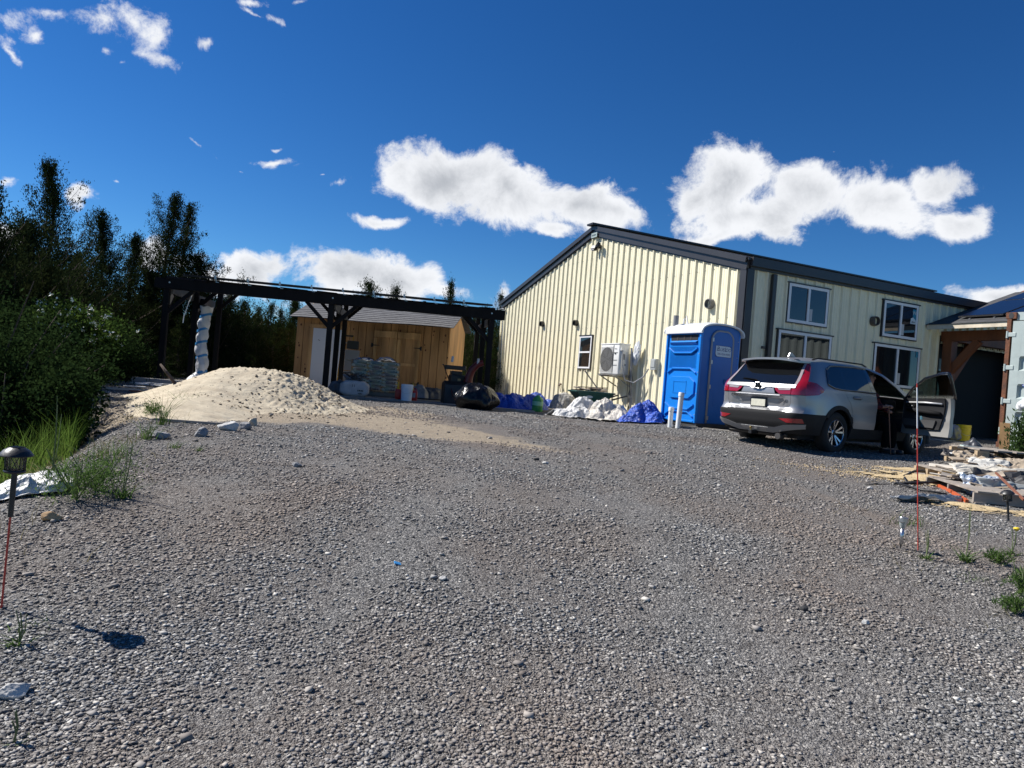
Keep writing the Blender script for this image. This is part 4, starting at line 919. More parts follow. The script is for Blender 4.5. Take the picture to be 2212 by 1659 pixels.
# corrugated sides, roof and far end
def corr(n, p0, p1, dpt, nrm, z0, z1):
    vs = []; fs = []; p0 = Vector(p0); p1 = Vector(p1); nrm = Vector(nrm); k = 0
    for i in range(n):
        for q, d in ((0, 0), (.25, 0), (.5, 1), (.75, 1)):
            p = p0.lerp(p1, (i + q) / n) + nrm * dpt * d; vs += [(p.x, p.y, z0), (p.x, p.y, z1)]
    for i in range(len(vs) // 2 - 1): fs.append((2 * i, 2 * i + 2, 2 * i + 3, 2 * i + 1))
    return MB().add(vs, fs)
corr(20, (.06, .12, 0), (.06, 5.9, 0), .04, (1, 0, 0), .14, HC - .1).build('side_panel', cg, con, solid=.01); corr(20, (2.38, .12, 0), (2.38, 5.9, 0), -.04, (1, 0, 0), .14, HC - .1).build('side_panel', cg, con, solid=.01)
m = MB(); m.box((1.22, 3.0, HC - .03), (2.40, 5.75, .04)); m.box((1.22, 5.92, HC / 2), (2.4, .06, HC - .2)); m.box((1.22, 3, .08), (2.4, 5.8, .12)); m.build('roof', cg, con)
m = MB(); m.box((.04, 3, HC - .06), (.07, 5.7, .09)); m.box((.04, 3, .08), (.07, 5.7, .14)); m.build('side_rail', cg, con)

# ================================================================== PERGOLA WITH SOLAR PANELS
blackw = mat('black_stained_wood', (.009, .0085, .009), .8, spec=.15, var=.3, vscale=5, stretch=(1, 1, .2))
FL = Vector((-8.9, 17.3)); FR = Vector((-.34, 18.55)); ax_ = (FR - FL).normalized(); PA = atan2(ax_.y, ax_.x); PLN = (FR - FL).length
PB = .84
per = thing('pergola', 'long black timber pergola carrying a row of solar panels, in front of the wooden shed', 'pergola', (FL.x, FL.y, PB), PA)
def PL(px, d):      # local x on the pergola of something seen at column px at depth d
    w = at(px, 750, d); v = Vector((w.x, w.y)) - FL; return v.x * ax_.x + v.y * ax_.y, -v.x * ax_.y + v.y * ax_.x
PT = at(337, 599, 17.3).z - PB; post_top = PT - .24
m = MB(); m.box((PLN / 2, -.07, PT - .125), (PLN, .05, .25)); m.box((PLN / 2, .07, PT - .125), (PLN - .1, .05, .25)); m.build('front_beam', blackw, per)
DY = (0.0, 1.95, 3.9)
TL = .105     # the panels rise gently to the back
m = MB(); m.box((PLN / 2, DY[2], PT + TL * DY[2] - .06), (PLN - .1, .14, .2)); m.build('rear_beam', blackw, per)
m = MB(); m.box((PLN / 2, DY[1], PT + TL * DY[1] - .06), (PLN - .1, .12, .16)); m.build('middle_beam', blackw, per)
rows = [(.28, 'A'), (4.22, 'B'), (PLN - .33, 'C')]
slate = mat('grey_beam', (.10, .105, .115), .5, var=.2)
for X_, nm in rows:
    for k, y in enumerate(DY):
        xx = X_ + (k * .12 if nm == 'A' else 0)
        ph_ = post_top + (TL * y + .1 if y else 0); m = MB(); m.box((xx, y, ph_ / 2), (.135, .135, ph_), bev=.006); m.build('post', blackw, per)
        for s_ in (-1, 1):
            if 0 < xx + s_ * .62 < PLN:
                m = MB(); m.bar((xx, y, ph_ - .62), (xx + s_ * .62, y, ph_ - .0), .09, .09); m.build('brace', blackw, per)
        if k < 2: m = MB(); m.bar((xx, y, post_top - .6), (xx, y + .6, post_top), .08, .08); m.build('brace', blackw, per)
    m = MB(); m.box((X_ + .04, 2.06, post_top + .0), (.09, 3.85, .2)); m.build('end_beam', slate, per)
for i in range(10):
    m = MB(); xr_ = .3 + i * (PLN - .6) / 9; m.bar((xr_, -.18, PT + .03 - .02), (xr_, 4.1, PT + .03 + 4.1 * TL), .045, .06); m.build('rafter', blackw, per)
x0 = PL(384, 17.3)[0]; x1 = PL(1056, 18.55)[0]; npan = 5; wp = (x1 - x0) / npan
for j in range(2):
    for i in range(npan):
        xc_, y0_, y1_ = x0 + wp * (i + .5), -.19 + j * 2.0, 1.79 + j * 2.0; q0, q1 = PT + .12 + TL * y0_, PT + .12 + TL * y1_; m = MB(); m.bar((xc_, y0_, q0), (xc_, y1_, q1), wp - .02, .04); pn = m.build('solar_panel', alu, per)
        m = MB(); m.bar((xc_, y0_ + .02, q0 + .0245), (xc_, y1_ - .02, q1 + .0205), wp - .06, .003); m.build('cells', pvm, pn)
        m = MB(); m.bar((xc_, y0_ + .02, q0 - .0205), (xc_, y1_ - .02, q1 - .0245), wp - .06, .003); m.build('backsheet', mat('backsheet', (.012, .012, .013), .7, spec=.2), pn)
alu_b = mat('bare_aluminium', (.5, .5, .5), .35, .8)
for i in range(npan * 2 - 1):
    xx = x0 + wp * (i * .5 + .5); zz_ = PT + .10
    m = MB(); m.box((xx, -.20, zz_ + .02), (.035, .02, .09)); m.box((xx + .03, -.21, zz_ - .05), (.012, .012, .10)); m.box((xx + .06, -.21, zz_ - .10), (.07, .012, .012)); m.build('panel_clamp', alu_b, per)
for xx in (.35, 4.25, PLN - .35): m = MB(); m.tube([(xx, -.11, PT - .1), (xx, -.09, PT - .1)], .02, 10); m.build('bolt_head', alu_b, per)
m = MB(); a, b = PL(407, 17.6); m.tube([(a, .3, post_top + .05), (a - .12, .3, post_top - .3), (a - .2, .3, post_top - .62), (a - .21, .3, post_top - .8)], .012, 6); m.build('dangling_cord', white_v, per)
m = MB(); m.tube([(4.5, .4, post_top), (4.62, .4, post_top - .15), (4.55, .4, post_top - .32), (4.4, .4, post_top - .2), (4.45, .4, post_top)], .012, 6); m.build('cable_loop', blk, per)
m = MB(); m.box((4.95, 1.95, -.06 + .04), (9.3, 4.6, .12)); m.build('slab', mat('concrete', ()), per)
m = MB(); m.box((4.5 + 1.6, -.38, .0), (6.0, .09, .09)); m.build('edge_board', mat('weathered_wood', (.26, .23, .20), .85, var=.3, vscale=6, stretch=(.2, 1, 1)), per)

# wrapped middle post: twisted plastic film bound with blue tape
c_ = at(437, 745, 19.2); wz0 = .86
film = mat('plastic_film', (.60, .61, .63), .4, var=.06, bump=.6, bscale=9, bdist=.05, spec=.5)
wr = thing('plastic_wrap', 'white plastic film twisted round a pergola post and bound with blue tape', 'plastic wrap', (c_.x, c_.y, wz0))
top = at(440, 662, 19.2).z - wz0; bot_z = .0
tapez = [(top * q) for q in (.24, .45, .60, .76, .90)][::-1]; tapez = [at(430 + i, py, 19.2).z - wz0 for i, py in enumerate((679 + 2, 712, 740, 770, 795 + 10))]
vs = []; fs = []; nz_, na_ = 90, 40
wk = [radians(0)]
for i in range(nz_ + 1):
    q = i / nz_; z = top * q; dmn = min(abs(z - t_) for t_ in tapez)
    r_ = .112 + .045 * min(1, (dmn / .22)) ** .7 + (.22 * (1 - q / .16) ** 1.3 if q < .16 else 0)
    for k in range(na_):
        a = 2 * pi * k / na_; tw = a + z * 3.2
        rr_ = r_ * (1 + .10 * sin(tw * 3) + .09 * abs(sin(tw * 2.5 + 1)) + .22 * noise.noise(Vector((cos(a) * 1.5, sin(a) * 1.5, z * 3.2))))
        vs.append((cos(a) * rr_ + (.035 * sin(z * 4)), sin(a) * rr_, z + (.02 * sin(5 * a) if i == nz_ else 0)))
for i in range(nz_):
    for k in range(na_): k2 = (k + 1) % na_; fs.append((i * na_ + k, i * na_ + k2, (i + 1) * na_ + k2, (i + 1) * na_ + k))
MB().add(vs, fs).build('film', film, wr, angle=35)
tape = mat('blue_tape', (.03, .22, .50), .5)
for t_ in tapez:
    m = MB(); pts = []
    vs = []; fs = []
    for k in range(25):
        a = 2 * pi * k / 24; rz_ = .150
        for dz in (-.032, .032): vs.append((cos(a) * rz_ + .035 * sin(t_ * 4), sin(a) * rz_, t_ + dz + .055 * cos(a)))
    for k in range(24): fs.append((2 * k, 2 * k + 2, 2 * k + 3, 2 * k + 1))
    m.add(vs, fs).build('tape_band', tape, wr, solid=.012)

# ================================================================== WOODEN SHED
DS = 23.0; pl_ = at(637, 760, 23.4); pr_ = at(969, 760, 22.75); SA = atan2(pr_.y - pl_.y, pr_.x - pl_.x); SW = (Vector((pr_.x, pr_.y)) - Vector((pl_.x, pl_.y))).length; SZ = .86
she = thing('wooden_shed', 'natural pine board shed with grey shingle roof behind the pergola', 'shed', (pl_.x, pl_.y, SZ), SA)
SH = at(637, 684, 23.4).z - SZ
def wood(name, c): return mat(name, c, .65, var=.42, vscale=2.6, stretch=(1.0, 1.0, .16), island=.14, bump=.15, bscale=18, spec=.3)
pine = wood('pine_board', (.42, .235, .10)); pine2 = wood('pine_trim', (.50, .30, .13))
rr = random.Random(3); m = MB(); x = 0; kn = MB(); m.box((SW / 2, .06, SH / 2), (SW - .04, .03, SH)); 
bw = MB(); xs_ = []
while x < SW - .03:
    w = min(rr.uniform(.23, .30), SW - x); bw.box((x + w / 2, -.0 + rr.uniform(-.003, .003), SH / 2 + .02), (w - .018, .024, SH - .04)); xs_.append((x, w)); x += w
m.build('backing', mat('shadow_gap', (.05, .03, .018), .9), she); bw.build('front_wall', pine, she)
knm = mat('knot', (.11, .045, .02), .7)
for x, w in xs_:
    for k in range(rr.choice((2, 3, 4))): kx, kz = x + w * rr.uniform(.2, .8), rr.uniform(.2, SH - .1); s_ = rr.uniform(.018, .034); kn.lathe([(0, .0), (s_, 0), (s_, -.004)], 8, Matrix.Translation((kx, -.0165, kz)) @ Matrix.Rotation(pi / 2, 4, 'X') @ Matrix.Diagonal((1, 1.3, 1, 1)))
ko = kn.build('knots', knm, she)
m = MB(); m.box((.012, 1.25, SH / 2), (.024, 2.4, SH)); m.box((SW - .012, 1.25, SH / 2), (.024, 2.4, SH)); m.box((SW / 2, 2.45, SH / 2), (SW, .03, SH))
for xx in (.0125, SW - .0125): m.prism([(.0, SH), (2.45, SH), (1.2, SH + .62)], xx - .012, xx + .012, 'x')
m.build('side_wall', pine, she)
m = MB()
for k in range(9):      # overlapping shingle courses
    y0 = -.28 + k * .18; z0 = SH - .02 + (y0 + .28) * .42
    vs = [(-.16, y0, z0), (SW + .16, y0, z0 - .0), (SW + .16, y0 + .22, z0 + .088), (-.16, y0 + .22, z0 + .088)]; nseg = 26; 
    V_ = []; F2 = []
    for s_ in range(nseg + 1):
        xx = -.16 + (SW + .32) * s_ / nseg; wv_ = .012 * sin(xx * 1.9) + .006 * noise.noise(Vector((xx * 3, k, 0)))
        for (yy, zz_) in ((y0, z0), (y0 + .22, z0 + .088), (y0 + .22, z0 + .098), (y0, z0 + .022)): V_.append((xx, yy, zz_ + wv_))
    for s_ in range(nseg):
        for q in range(4): F2.append((s_ * 4 + q, s_ * 4 + (q + 1) % 4, s_ * 4 + 4 + (q + 1) % 4, s_ * 4 + 4 + q))
    m.add(V_, F2)
m.box((SW / 2, 1.35, SH + .66), (SW + .32, .25, .03)); vs = [(-.16, 1.35, SH + .67), (SW + .16, 1.35, SH + .67), (SW + .16, 2.8, SH + .05), (-.16, 2.8, SH + .05)]; m.add(vs, [(0, 1, 2, 3)])
sroof = mat('shed_shingle', (.115, .115, .12), .95, var=.4, vscale=5, bump=.7, bscale=30, stretch=(1, 3, 3)); m.build('roof', sroof, she)
# leaning white door slab and frame
dx0, dx1 = .37, 1.30
d0 = at(662, 771, 23.2); loc = lambda px: ((at(px, 760, 23.1).x - pl_.x) * cos(SA) + (at(px, 760, 23.1).y - pl_.y) * sin(SA))
dx0, dx1 = loc(669), loc(735)
m = MB(); m.box(((dx0 + dx1) / 2, -.045, 2.0 + .06), (dx1 - dx0 + .3, .03, .11)); m.box((dx0 - .07, -.045, 1.0), (.12, .03, 2.0)); m.box((dx1 + .07, -.045, 1.0), (.12, .03, 2.0)); m.build('door_frame', pine2, she)
m = MB(); m.box(((dx0 + dx1) / 2, -.05, 1.0), (dx1 - dx0, .045, 1.98), bev=.004); wd = m.build('door', mat('door_white', (.66, .69, .74), .5), she)
m = MB()
for z in (1.72, 1.27, .82, .36): m.box(((dx0 + dx1) / 2, -.077, z), ((dx1 - dx0) * .62, .012, .016), (0, 0, 0), bev=.005)
m.build('panel_groove', mat('door_white', ()), wd)
m = MB(); m.box((dx0 + .22, -.078, 1.60), (.07, .012, .014), (0, .4, 0)); m.build('handle', blk, wd)
# double barn doors
b0, b1, b2 = loc(807), loc(860), loc(912); zt = SH - .26
for (u0, u1, sd_) in ((b0, b1, 0), (b1, b2, 1)):
    bd = bpy.data.objects.new('barn_door', None); COL.objects.link(bd); bd.parent = she
    m = MB(); n_ = 3; w_ = (u1 - u0 - .02) / n_
    for k in range(n_): m.box((u0 + .01 + w_ * (k + .5), -.035, zt / 2 + .05), (w_ - .008, .02, zt - .1))
    m.build('boards', pine, bd)
    m = MB(); m.box(((u0 + u1) / 2, -.06, zt - .10), (u1 - u0 - .02, .03, .20)); m.box(((u0 + u1) / 2, -.06, .16), (u1 - u0 - .02, .03, .14)); m.box(((u0 + u1) / 2, -.06, 1.02), (u1 - u0 - .2, .03, .09)); m.box((u0 + .065, -.06, zt / 2 - .02), (.11, .03, zt - .44)); m.box((u1 - .065, -.06, zt / 2 - .02), (.11, .03, zt - .44)); m.build('rails', pine2, bd)
    for z in (zt - .48, .42):
        hx = u0 if sd_ == 0 else u1; s_ = 1 if sd_ == 0 else -1; m = MB(); m.prism([(hx - .06 * s_, z - .07), (hx - .02 * s_, z - .07), (hx + .02 * s_, z - .015), (hx + .22 * s_, z - .008), (hx + .22 * s_, z + .008), (hx + .02 * s_, z + .015), (hx - .02 * s_, z + .07), (hx - .06 * s_, z + .07)], -.085, -.077, 'y'); m.build('strap_hinge', blk, bd)
m = MB(); m.bar((b2 - .0 - 0.62, -.09, .66), (b2 - .62 - .25, -.09, .63), .02, .02); m.build('slide_bolt', rust, she)
m = MB(); m.box((-.02, -.05, .12), (.14, .05, .26), (0, .15, 0)); m.build('loose_block', pine2, she)

# ================================================================== PORTABLE TOILET
LA = radians(28); LZ = gzf(4.17, 15.69) - .02
loo = thing('portable_toilet', 'bright blue portable toilet with a white domed roof beside the building corner', 'portable toilet', (4.17, 15.72, LZ), LA)
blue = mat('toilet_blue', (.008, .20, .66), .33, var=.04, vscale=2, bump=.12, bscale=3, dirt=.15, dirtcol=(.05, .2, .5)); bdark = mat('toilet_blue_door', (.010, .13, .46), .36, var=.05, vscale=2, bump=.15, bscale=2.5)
roofw = mat('roof_plastic', (.72, .73, .72), .55, var=.03); frameg = mat('frame_grey', (.30, .30, .32), .5)
H0, H1 = .12, 2.10; R = .55
m = MB(); m.box((0, 0, .09), (1.12, 1.16, .07)); m.box((-.40, 0, .03), (.14, 1.2, .08)); m.box((.40, 0, .03), (.14, 1.2, .08)); m.build('skid', mat('skid', (.045, .045, .045), .8), loo)
# walls
m = MB(); m.box((-.535, 0, (H0 + H1) / 2), (.03, 1.10, H1 - H0)); sw_ = m.build('side_panel', blue, loo)
m = MB(); m.box((.535, 0, (H0 + H1) / 2), (.03, 1.10, H1 - H0)); m.build('side_panel', blue, loo)
m = MB(); m.box((0, .535, (H0 + H1) / 2), (1.04, .03, H1 - H0)); m.build('rear_panel', blue, loo)
def arch(n=14, w=.55, rise=.17, z=H1): return [(w * cos(pi * k / n), z + rise * sin(pi * k / n) ** .8) for k in range(n + 1)]
# front wall with a rounded opening for the door (strips around it)
dl, dr2, dz0, dz1 = -.27, .32, H0 + .02, H1 + .02
poly = [(.55, H0), (.55, H1)] + arch()[1:-1] + [(-.55, H1), (-.55, H0)]
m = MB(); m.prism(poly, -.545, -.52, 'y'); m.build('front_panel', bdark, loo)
def rrect(x0, x1, z0, z1, r, n=6):
    P = [(x0, z0)]
    P += [(x0, z1 - r)] + [(x0 + r - r * cos(pi / 2 * k / n), z1 - r + r * sin(pi / 2 * k / n)) for k in range(1, n + 1)]
    P += [(x1 - r + r * sin(pi / 2 * k / n), z1 - r + r * cos(pi / 2 * k / n)) for k in range(0, n + 1)] + [(x1, z0)]
    return P
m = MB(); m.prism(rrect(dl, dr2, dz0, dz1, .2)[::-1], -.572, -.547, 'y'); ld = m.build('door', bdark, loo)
m = MB(); P2 = rrect(dl - .012, dr2 + .012, dz0, dz1 + .012, .21, 10)
m.tube([(a, -.565, b) for a, b in P2], .022, 8); m.build('door_frame', frameg, loo, smooth=True)
for z in (.25, .92, 1.45, 1.93): m = MB(); m.box((dl - .005, -.592, z), (.05, .018, .085), bev=.005); m.build('hinge', alu_b, ld)
m = MB(); m.box((.20, -.582, 1.05), (.14, .02, .11), bev=.008); m.build('latch_plate', mat('latch_blue', (.008, .08, .30), .4), ld)
m = MB(); m.box((.305, -.60, 1.06), (.03, .035, .17), bev=.006); m.build('handle', mat('latch_grey', (.12, .13, .15), .4), ld)
m = MB(); m.prism([(-.15, .9 + .0), (-.12, .5), (.2, .5), (.24, .9)], -.576, -.5725, 'y'); m.build('door_recess', bdark, ld)
# sign
sx, sz_ = .055, 1.70
m = MB(); m.box((sx, -.5745, sz_), (.46, .004, .245)); sg = m.build('sign', mat('sign_blue', (.01, .06, .22), .4), loo)
def lensy(w, h):
    P = []; r = .07
    P += [(-w, h)] + [(w - r + r * sin(pi / 2 * k / 6), h - r + r * cos(pi / 2 * k / 6)) for k in range(7)] + [(w, -h)] + [(-w + r - r * sin(pi / 2 * k / 6), -h + r - r * cos(pi / 2 * k / 6)) for k in range(7)]
    return P
m = MB(); m.prism([(a + sx, b + sz_) for a, b in lensy(.222, .114)], -.5795, -.577, 'y'); m.build('sign_face', mat('sign_white', (.62, .68, .72), .45), sg)
signt = mat('sign_ink', (.012, .05, .17), .5)
textmesh('lettering', 'B', .135, signt, sg, (sx - .165, -.5805, sz_ + .045), shear=.25, depth=.0008); textmesh('lettering', 'LUE', .10, signt, sg, (sx - .068, -.5805, sz_ + .037), shear=.25, depth=.0008)
textmesh('lettering', 'L', .135, signt, sg, (sx + .052, -.5805, sz_ + .045), shear=.25, depth=.0008); textmesh('lettering', 'OO', .10, signt, sg, (sx + .132, -.5805, sz_ + .037), shear=.25, depth=.0008)
textmesh('lettering', '705-924-9393', .066, signt, sg, (sx + .01, -.5805, sz_ - .062), depth=.0008)
# moulded side relief (left side, faces the sun)
def relief(poly, d0, d1, name='relief', mt=None, par=None):
    m = MB(); m.prism(poly, -.55 - d1, -.55 - d0, 'x'); o = m.build(name, mt or blue, par or sw_, bevel=.006); return o
relief([(-.43, 1.76), (-.43, 1.28), (.43, 1.28), (.43, 1.76)], -.006, .0, 'moulded_field')
def band(zs, thick=.035, d=.035, inv=1):
    P = [(-.45, zs), (-.28, zs - .10 * inv), (.28, zs - .10 * inv), (.45, zs)]; Q = [(a, b - thick) for a, b in P][::-1]; relief([(a, b) for a, b in P] + Q, -.002, d, 'moulded_rib')
band(1.74, inv=1); band(1.20, inv=-1); 
relief([(-.44, 1.0), (-.28, 1.10), (.28, 1.10), (.44, 1.0), (.44, .74), (.28, .63), (-.28, .63), (-.44, .74)], -.002, .035, 'moulded_octagon')
m = MB()
for c_, s_ in (((-.588, 0, .995), (.008, .42, .02)), ((-.588, 0, .745), (.008, .42, .02)), ((-.588, -.2, .87), (.008, .02, .25)), ((-.588, .2, .87), (.008, .02, .25))): m.box(c_, s_)
m.build('moulded_frame', blue, sw_)
band(.52, inv=1); band(.26, thick=.03, inv=-1); relief([(-.50, .17), (.50, .17), (.50, .13), (-.50, .13)], -.002, .045, 'base_flange')
for y in (-.53, .53): m = MB(); m.box((-.56, y, (H0 + H1) / 2), (.05, .05, H1 - H0), bev=.01); m.build('corner_strip', blue, loo)
m = MB(); m.prism([(-.42, 1.88), (-.44, 2.02), (.44, 2.02), (.42, 1.88)], -.553, -.545, 'x'); vn = m.build('vent_opening', mat('vent_black', (.012, .012, .014), .6), sw_)
m = MB()
for y in (-.21, 0, .21): m.box((-.556, y, 1.95), (.006, .03, .13))
m.build('vent_bars', mat('vent_bar', (.05, .04, .035), .7), sw_)
m = MB(); m.add([(-.55, -.44, 1.89), (-.55, .44, 1.89), (-.60, .40, 1.85), (-.60, -.40, 1.85), (-.55, -.44, 1.80), (-.55, .44, 1.80)], [(0, 1, 2, 3), (3, 2, 5, 4)]); m.build('vent_ledge', blue, sw_)
m = MB()
for z in (.3, .75, 1.2, 1.6, 1.95):
    for y in (-.53, .53): m.lathe([(.011, 0), (.008, .006), (0, .008)], 8, Matrix.Translation((-.585, y, z)) @ Matrix.Rotation(-pi / 2, 4, 'Y'))
    m.lathe([(.011, 0), (.008, .006), (0, .008)], 8, Matrix.Translation((.50, -.547, z)) @ Matrix.Rotation(pi / 2, 4, 'X'))
m.build('rivets', mat('rivet', (.4, .42, .45), .4), loo)
# roof: barrel running front to back with flutes
nx_, ny_ = 36, 60; vs = []; fs = []
for j in range(ny_ + 1):
    y = -.60 + 1.20 * j / ny_
    for i in range(nx_ + 1):
        a = pi * i / nx_; x = .60 * cos(a); z = H1 - .02 + .21 * max(0, sin(a)) ** .75
        fl = max(0, sin((y + .45) * 2 * pi / .26)) ** 2 * (1 if -.44 < y < .5 else 0) * (sin(a) ** .7 if .25 < sin(a) else 0); z += .035 * fl - .03 * (1 if abs(y) > .58 else 0)
        vs.append((x, y, z))
for j in range(ny_):
    for i in range(nx_): q = j * (nx_ + 1) + i; fs.append((q, q + 1, q + nx_ + 2, q + nx_ + 1))
rf = MB().add(vs, fs).build('roof', roofw, loo, smooth=True, solid=.012)
m = MB(); pts = [(.605 * cos(pi * k / 24), H1 - .035 + .21 * max(0, sin(pi * k / 24)) ** .75) for k in range(25)]
for y in (-.60, .60): m.tube([(a, y, b) for a, b in pts], .022, 6)
m.build('roof_rim', roofw, loo, smooth=True)
m = MB(); m.box((-.60, 0, H1 - .03), (.03, 1.22, .06), bev=.01); m.box((.60, 0, H1 - .03), (.03, 1.22, .06), bev=.01); m.build('roof_flange', roofw, loo)
m = MB(); m.tube([(-.40, .50, H1 - .1), (-.40, .50, H1 + .38)], .06, 14); m.build('vent_stack', mat('grey_pvc', (.20, .20, .21), .5), loo)
p = Bw(-.06, 2.9, 0); 
wh = thing('white_conduit', 'thin white conduit looping down the cream wall behind the portable toilet', 'conduit', Bw(-.07, 2.05, 0), BA)
m = MB(); m.tube([(0, .12, .1), (0, .10, 1.2), (0, .05, 2.0), (0, 0, 2.5), (-.03, -.06, 2.72), (-.04, -.16, 2.8), (-.03, -.22, 2.6), (-.02, -.2, 2.3)], .022, 8); m.build('tube', white_v, wh, smooth=True)

# two capped white pipes standing up from the gravel
pvc = mat('white_pvc', (.74, .75, .74), .35)
def pipe(px, py, h, r_, lean, label):
    p = gp(px, py, -.05); e = thing('capped_pipe', label, 'pipe', p, 0, 'white pipes standing in front of the portable toilet'); e.rotation_euler = (0, lean, .5)
    m = MB(); m.tube([(0, 0, 0), (0, 0, h)], r_, 20); m.build('pipe', pvc, e, smooth=True, angle=50); m = MB(); m.lathe([(r_ + .001, h - .07), (r_ + .008, h - .07), (r_ + .008, h - .004), (r_ + .002, h + .01), (0, h + .012)], 20); m.build('cap', pvc, e, angle=50)
pipe(1447, 923, .46, .050, .0, 'short capped white plastic pipe in front of the portable toilet')
pipe(1464, 925, .78, .052, .035, 'tall capped white plastic pipe in front of the portable toilet')
m = MB(); p = gp(1480, 924); m.box((0, 0, .02), (.5, .08, .035)); tag(m.build('paver_strip', mat('paver', (.38, .35, .30), .9, var=.2), None, loc=p), 'pale flat board lying in front of the portable toilet', 'board')
m = MB(); p = gp(1550, 930); m.box((0, 0, .02), (.6, .07, .02)); o_ = tag(m.build('paver_strip', mat('paver', ()), None, loc=p), 'pale batten lying between the portable toilet and the rear of the car', 'board'); o_.rotation_euler = (0, 0, -.6)

# ================================================================== SHEETS, BAGS, HEAPS
def heap(name, label, cat, px, py, w, d, h, mt, seed, rz=0, lobes=None, fold=.10, n=90, part=None, ridg=1.0, fine=.3, group=None, angle=28, pt=None):
    """a crumpled sheet lying over a mound: its rim rests on the ground"""
    p = pt or gp(px, py); vs = []; fs = []; rr_ = random.Random(seed); o3 = Vector((seed * 3.1, seed, 0))
    lobes = lobes or [(0, 0, 1, 1)]
    c, s = cos(rz), sin(rz); idx = {}
    for j in range(n + 1):
        for i in range(n + 1):
            u, v = 2 * i / n - 1, 2 * j / n - 1
            e = 1 + .28 * noise.noise(Vector((atan2(v, u) * 1.1, seed, 0))) + .10 * noise.noise(Vector((atan2(v, u) * 4, seed, 3)))
            r_ = sqrt(u * u + v * v)
            if r_ > e: continue
            q = 0
            for (lx, ly, lr, lh) in lobes: q = max(q, lh * max(0, 1 - ((u - lx) ** 2 + (v - ly) ** 2) / lr ** 2) ** .8)
            q *= min(1, (e - r_) * 5)
            P = Vector((u * w * .5, v * d * .5, 0))
            Pw_ = P + Vector((noise.noise(P * 2.5 + o3), noise.noise(P * 2.5 - o3), 0)) * .12; Pw_.x *= .7
            f1 = noise.voronoi(Pw_ * 3.6 * ridg + o3)[0][0]; f2 = noise.voronoi(Pw_ * 8.5 * ridg + o3)[0][0]; f3 = noise.voronoi(Pw_ * 19 * ridg + o3)[0][0]
            z = h * q * (.94 + .12 * noise.noise(P * 2 + o3)) + fold * (f1 * .7 + f2 * (fine + .55) + f3 * .45 - .5) * (.3 + .7 * min(1, q * 1.5)) + .015
            x_ = P.x + .06 * noise.noise(P * 5 + o3); y_ = P.y + .06 * noise.noise(P * 5 - o3)
            X_, Y_ = x_ * c - y_ * s, x_ * s + y_ * c
            idx[i, j] = len(vs); vs.append((X_, Y_, gzf(p.x + X_, p.y + Y_) - p.z + max(z, .004)))
    for (i, j) in list(idx):
        if (i + 1, j) in idx and (i, j + 1) in idx and (i + 1, j + 1) in idx: fs.append((idx[i, j], idx[i + 1, j], idx[i + 1, j + 1], idx[i, j + 1]))
    m = MB().add(vs, fs)
    me = m.build(name, mt, part, angle=angle, loc=None if part else p, solid=.003)
    if not part: tag(me, label, cat, group)
    return me
tarp = mat('blue_tarp', (.010, .050, .36), .38, col2=(.022, .10, .52), vscale=6, bump=1, bscale=11, bdist=.10, spec=.5)
heap('blue_tarp', 'blue tarpaulin heap in front of the portable toilet, nearest the white pipes', 'tarp', 1384, 912, 1.2, 1.0, .36, tarp, 3, .2, [(.35, .3, .6, 1.05), (-.1, .0, .55, .8), (-.5, -.3, .45, .45), (.4, -.4, .5, .5)], .13, 110)
heap('blue_tarp', 'long blue tarpaulin heap along the left end of the cream wall', 'tarp', 1108, 884, 1.9, .9, .38, tarp, 5, .1, [(-.5, .1, .6, 1), (0, 0, .7, .85), (.55, .2, .5, .9)], .14, 120)
heap('blue_tarp', 'smaller blue tarpaulin mound right of the green jug', 'tarp', 1165, 878, 1.3, .8, .42, tarp, 8, -.1, [(-.2, .1, .6, 1.1), (.5, 0, .5, .5)], .12, 90)
filmw = mat('white_sheet', (.55, .54, .52), .45, var=.12, vscale=4, bump=1, bscale=8, bdist=.08)
heap('plastic_sheet', 'translucent white plastic sheet draped over rubble in front of the wheelbarrow', 'plastic sheet', 1262, 898, 1.7, 1.2, .38, filmw, 11, .25, [(.05, .2, .5, 1), (.5, .0, .5, .8), (-.55, -.1, .5, .45), (-.2, -.4, .5, .5)], .14, 110, fine=.3, pt=onz(*at(1258, 880, 16.4).xy))
heap('plastic_sheet', 'cream white plastic bag heap between the wheelbarrow and the blue tarpaulin', 'plastic sheet', 1325, 903, 1.3, 1.1, .32, mat('cream_sheet', (.52, .48, .42), .5, var=.2, bump=1, bscale=9, bdist=.08), 12, .1, [(-.2, .3, .55, 1.1), (.3, .2, .5, .8), (.1, -.4, .5, .5), (-.5, -.2, .4, .5)], .15, 100, fine=.35, pt=onz(*at(1318, 880, 16.0).xy))
heap('rubble_heap', 'pale grey rubble heap against the cream wall left of the wheelbarrow', 'rubble', 1222, 888, 1.2, .8, .5, mat('rubble', (.34, .33, .31), .95, var=.35, vscale=16, bump=1, bscale=25), 14, .3, [(0, .3, .9, 1)], .07, 80, fine=.5, angle=20)
heap('plastic_sheet', 'white plastic sheet lying in the ditch grass at the left edge of the photograph', 'plastic sheet', -5, 1082, .8, .35, .06, filmw, 15, .5, None, .09, 90)
heap('plastic_sheet', 'smaller white plastic scrap right of the lantern at the ditch edge', 'plastic sheet', 75, 1062, .55, .35, .06, filmw, 17, .3, None, .05, 50)
heap('crumpled_bag', 'grey crumpled bag heap against the right part of the shed', 'bag', 941, 860, 1.1, .7, .35, mat('grey_bag', (.10, .10, .105), .6, var=.5, vscale=6), 19, 0, None, .1, 60, pt=onz(*at(933, 850, 20.6).xy))
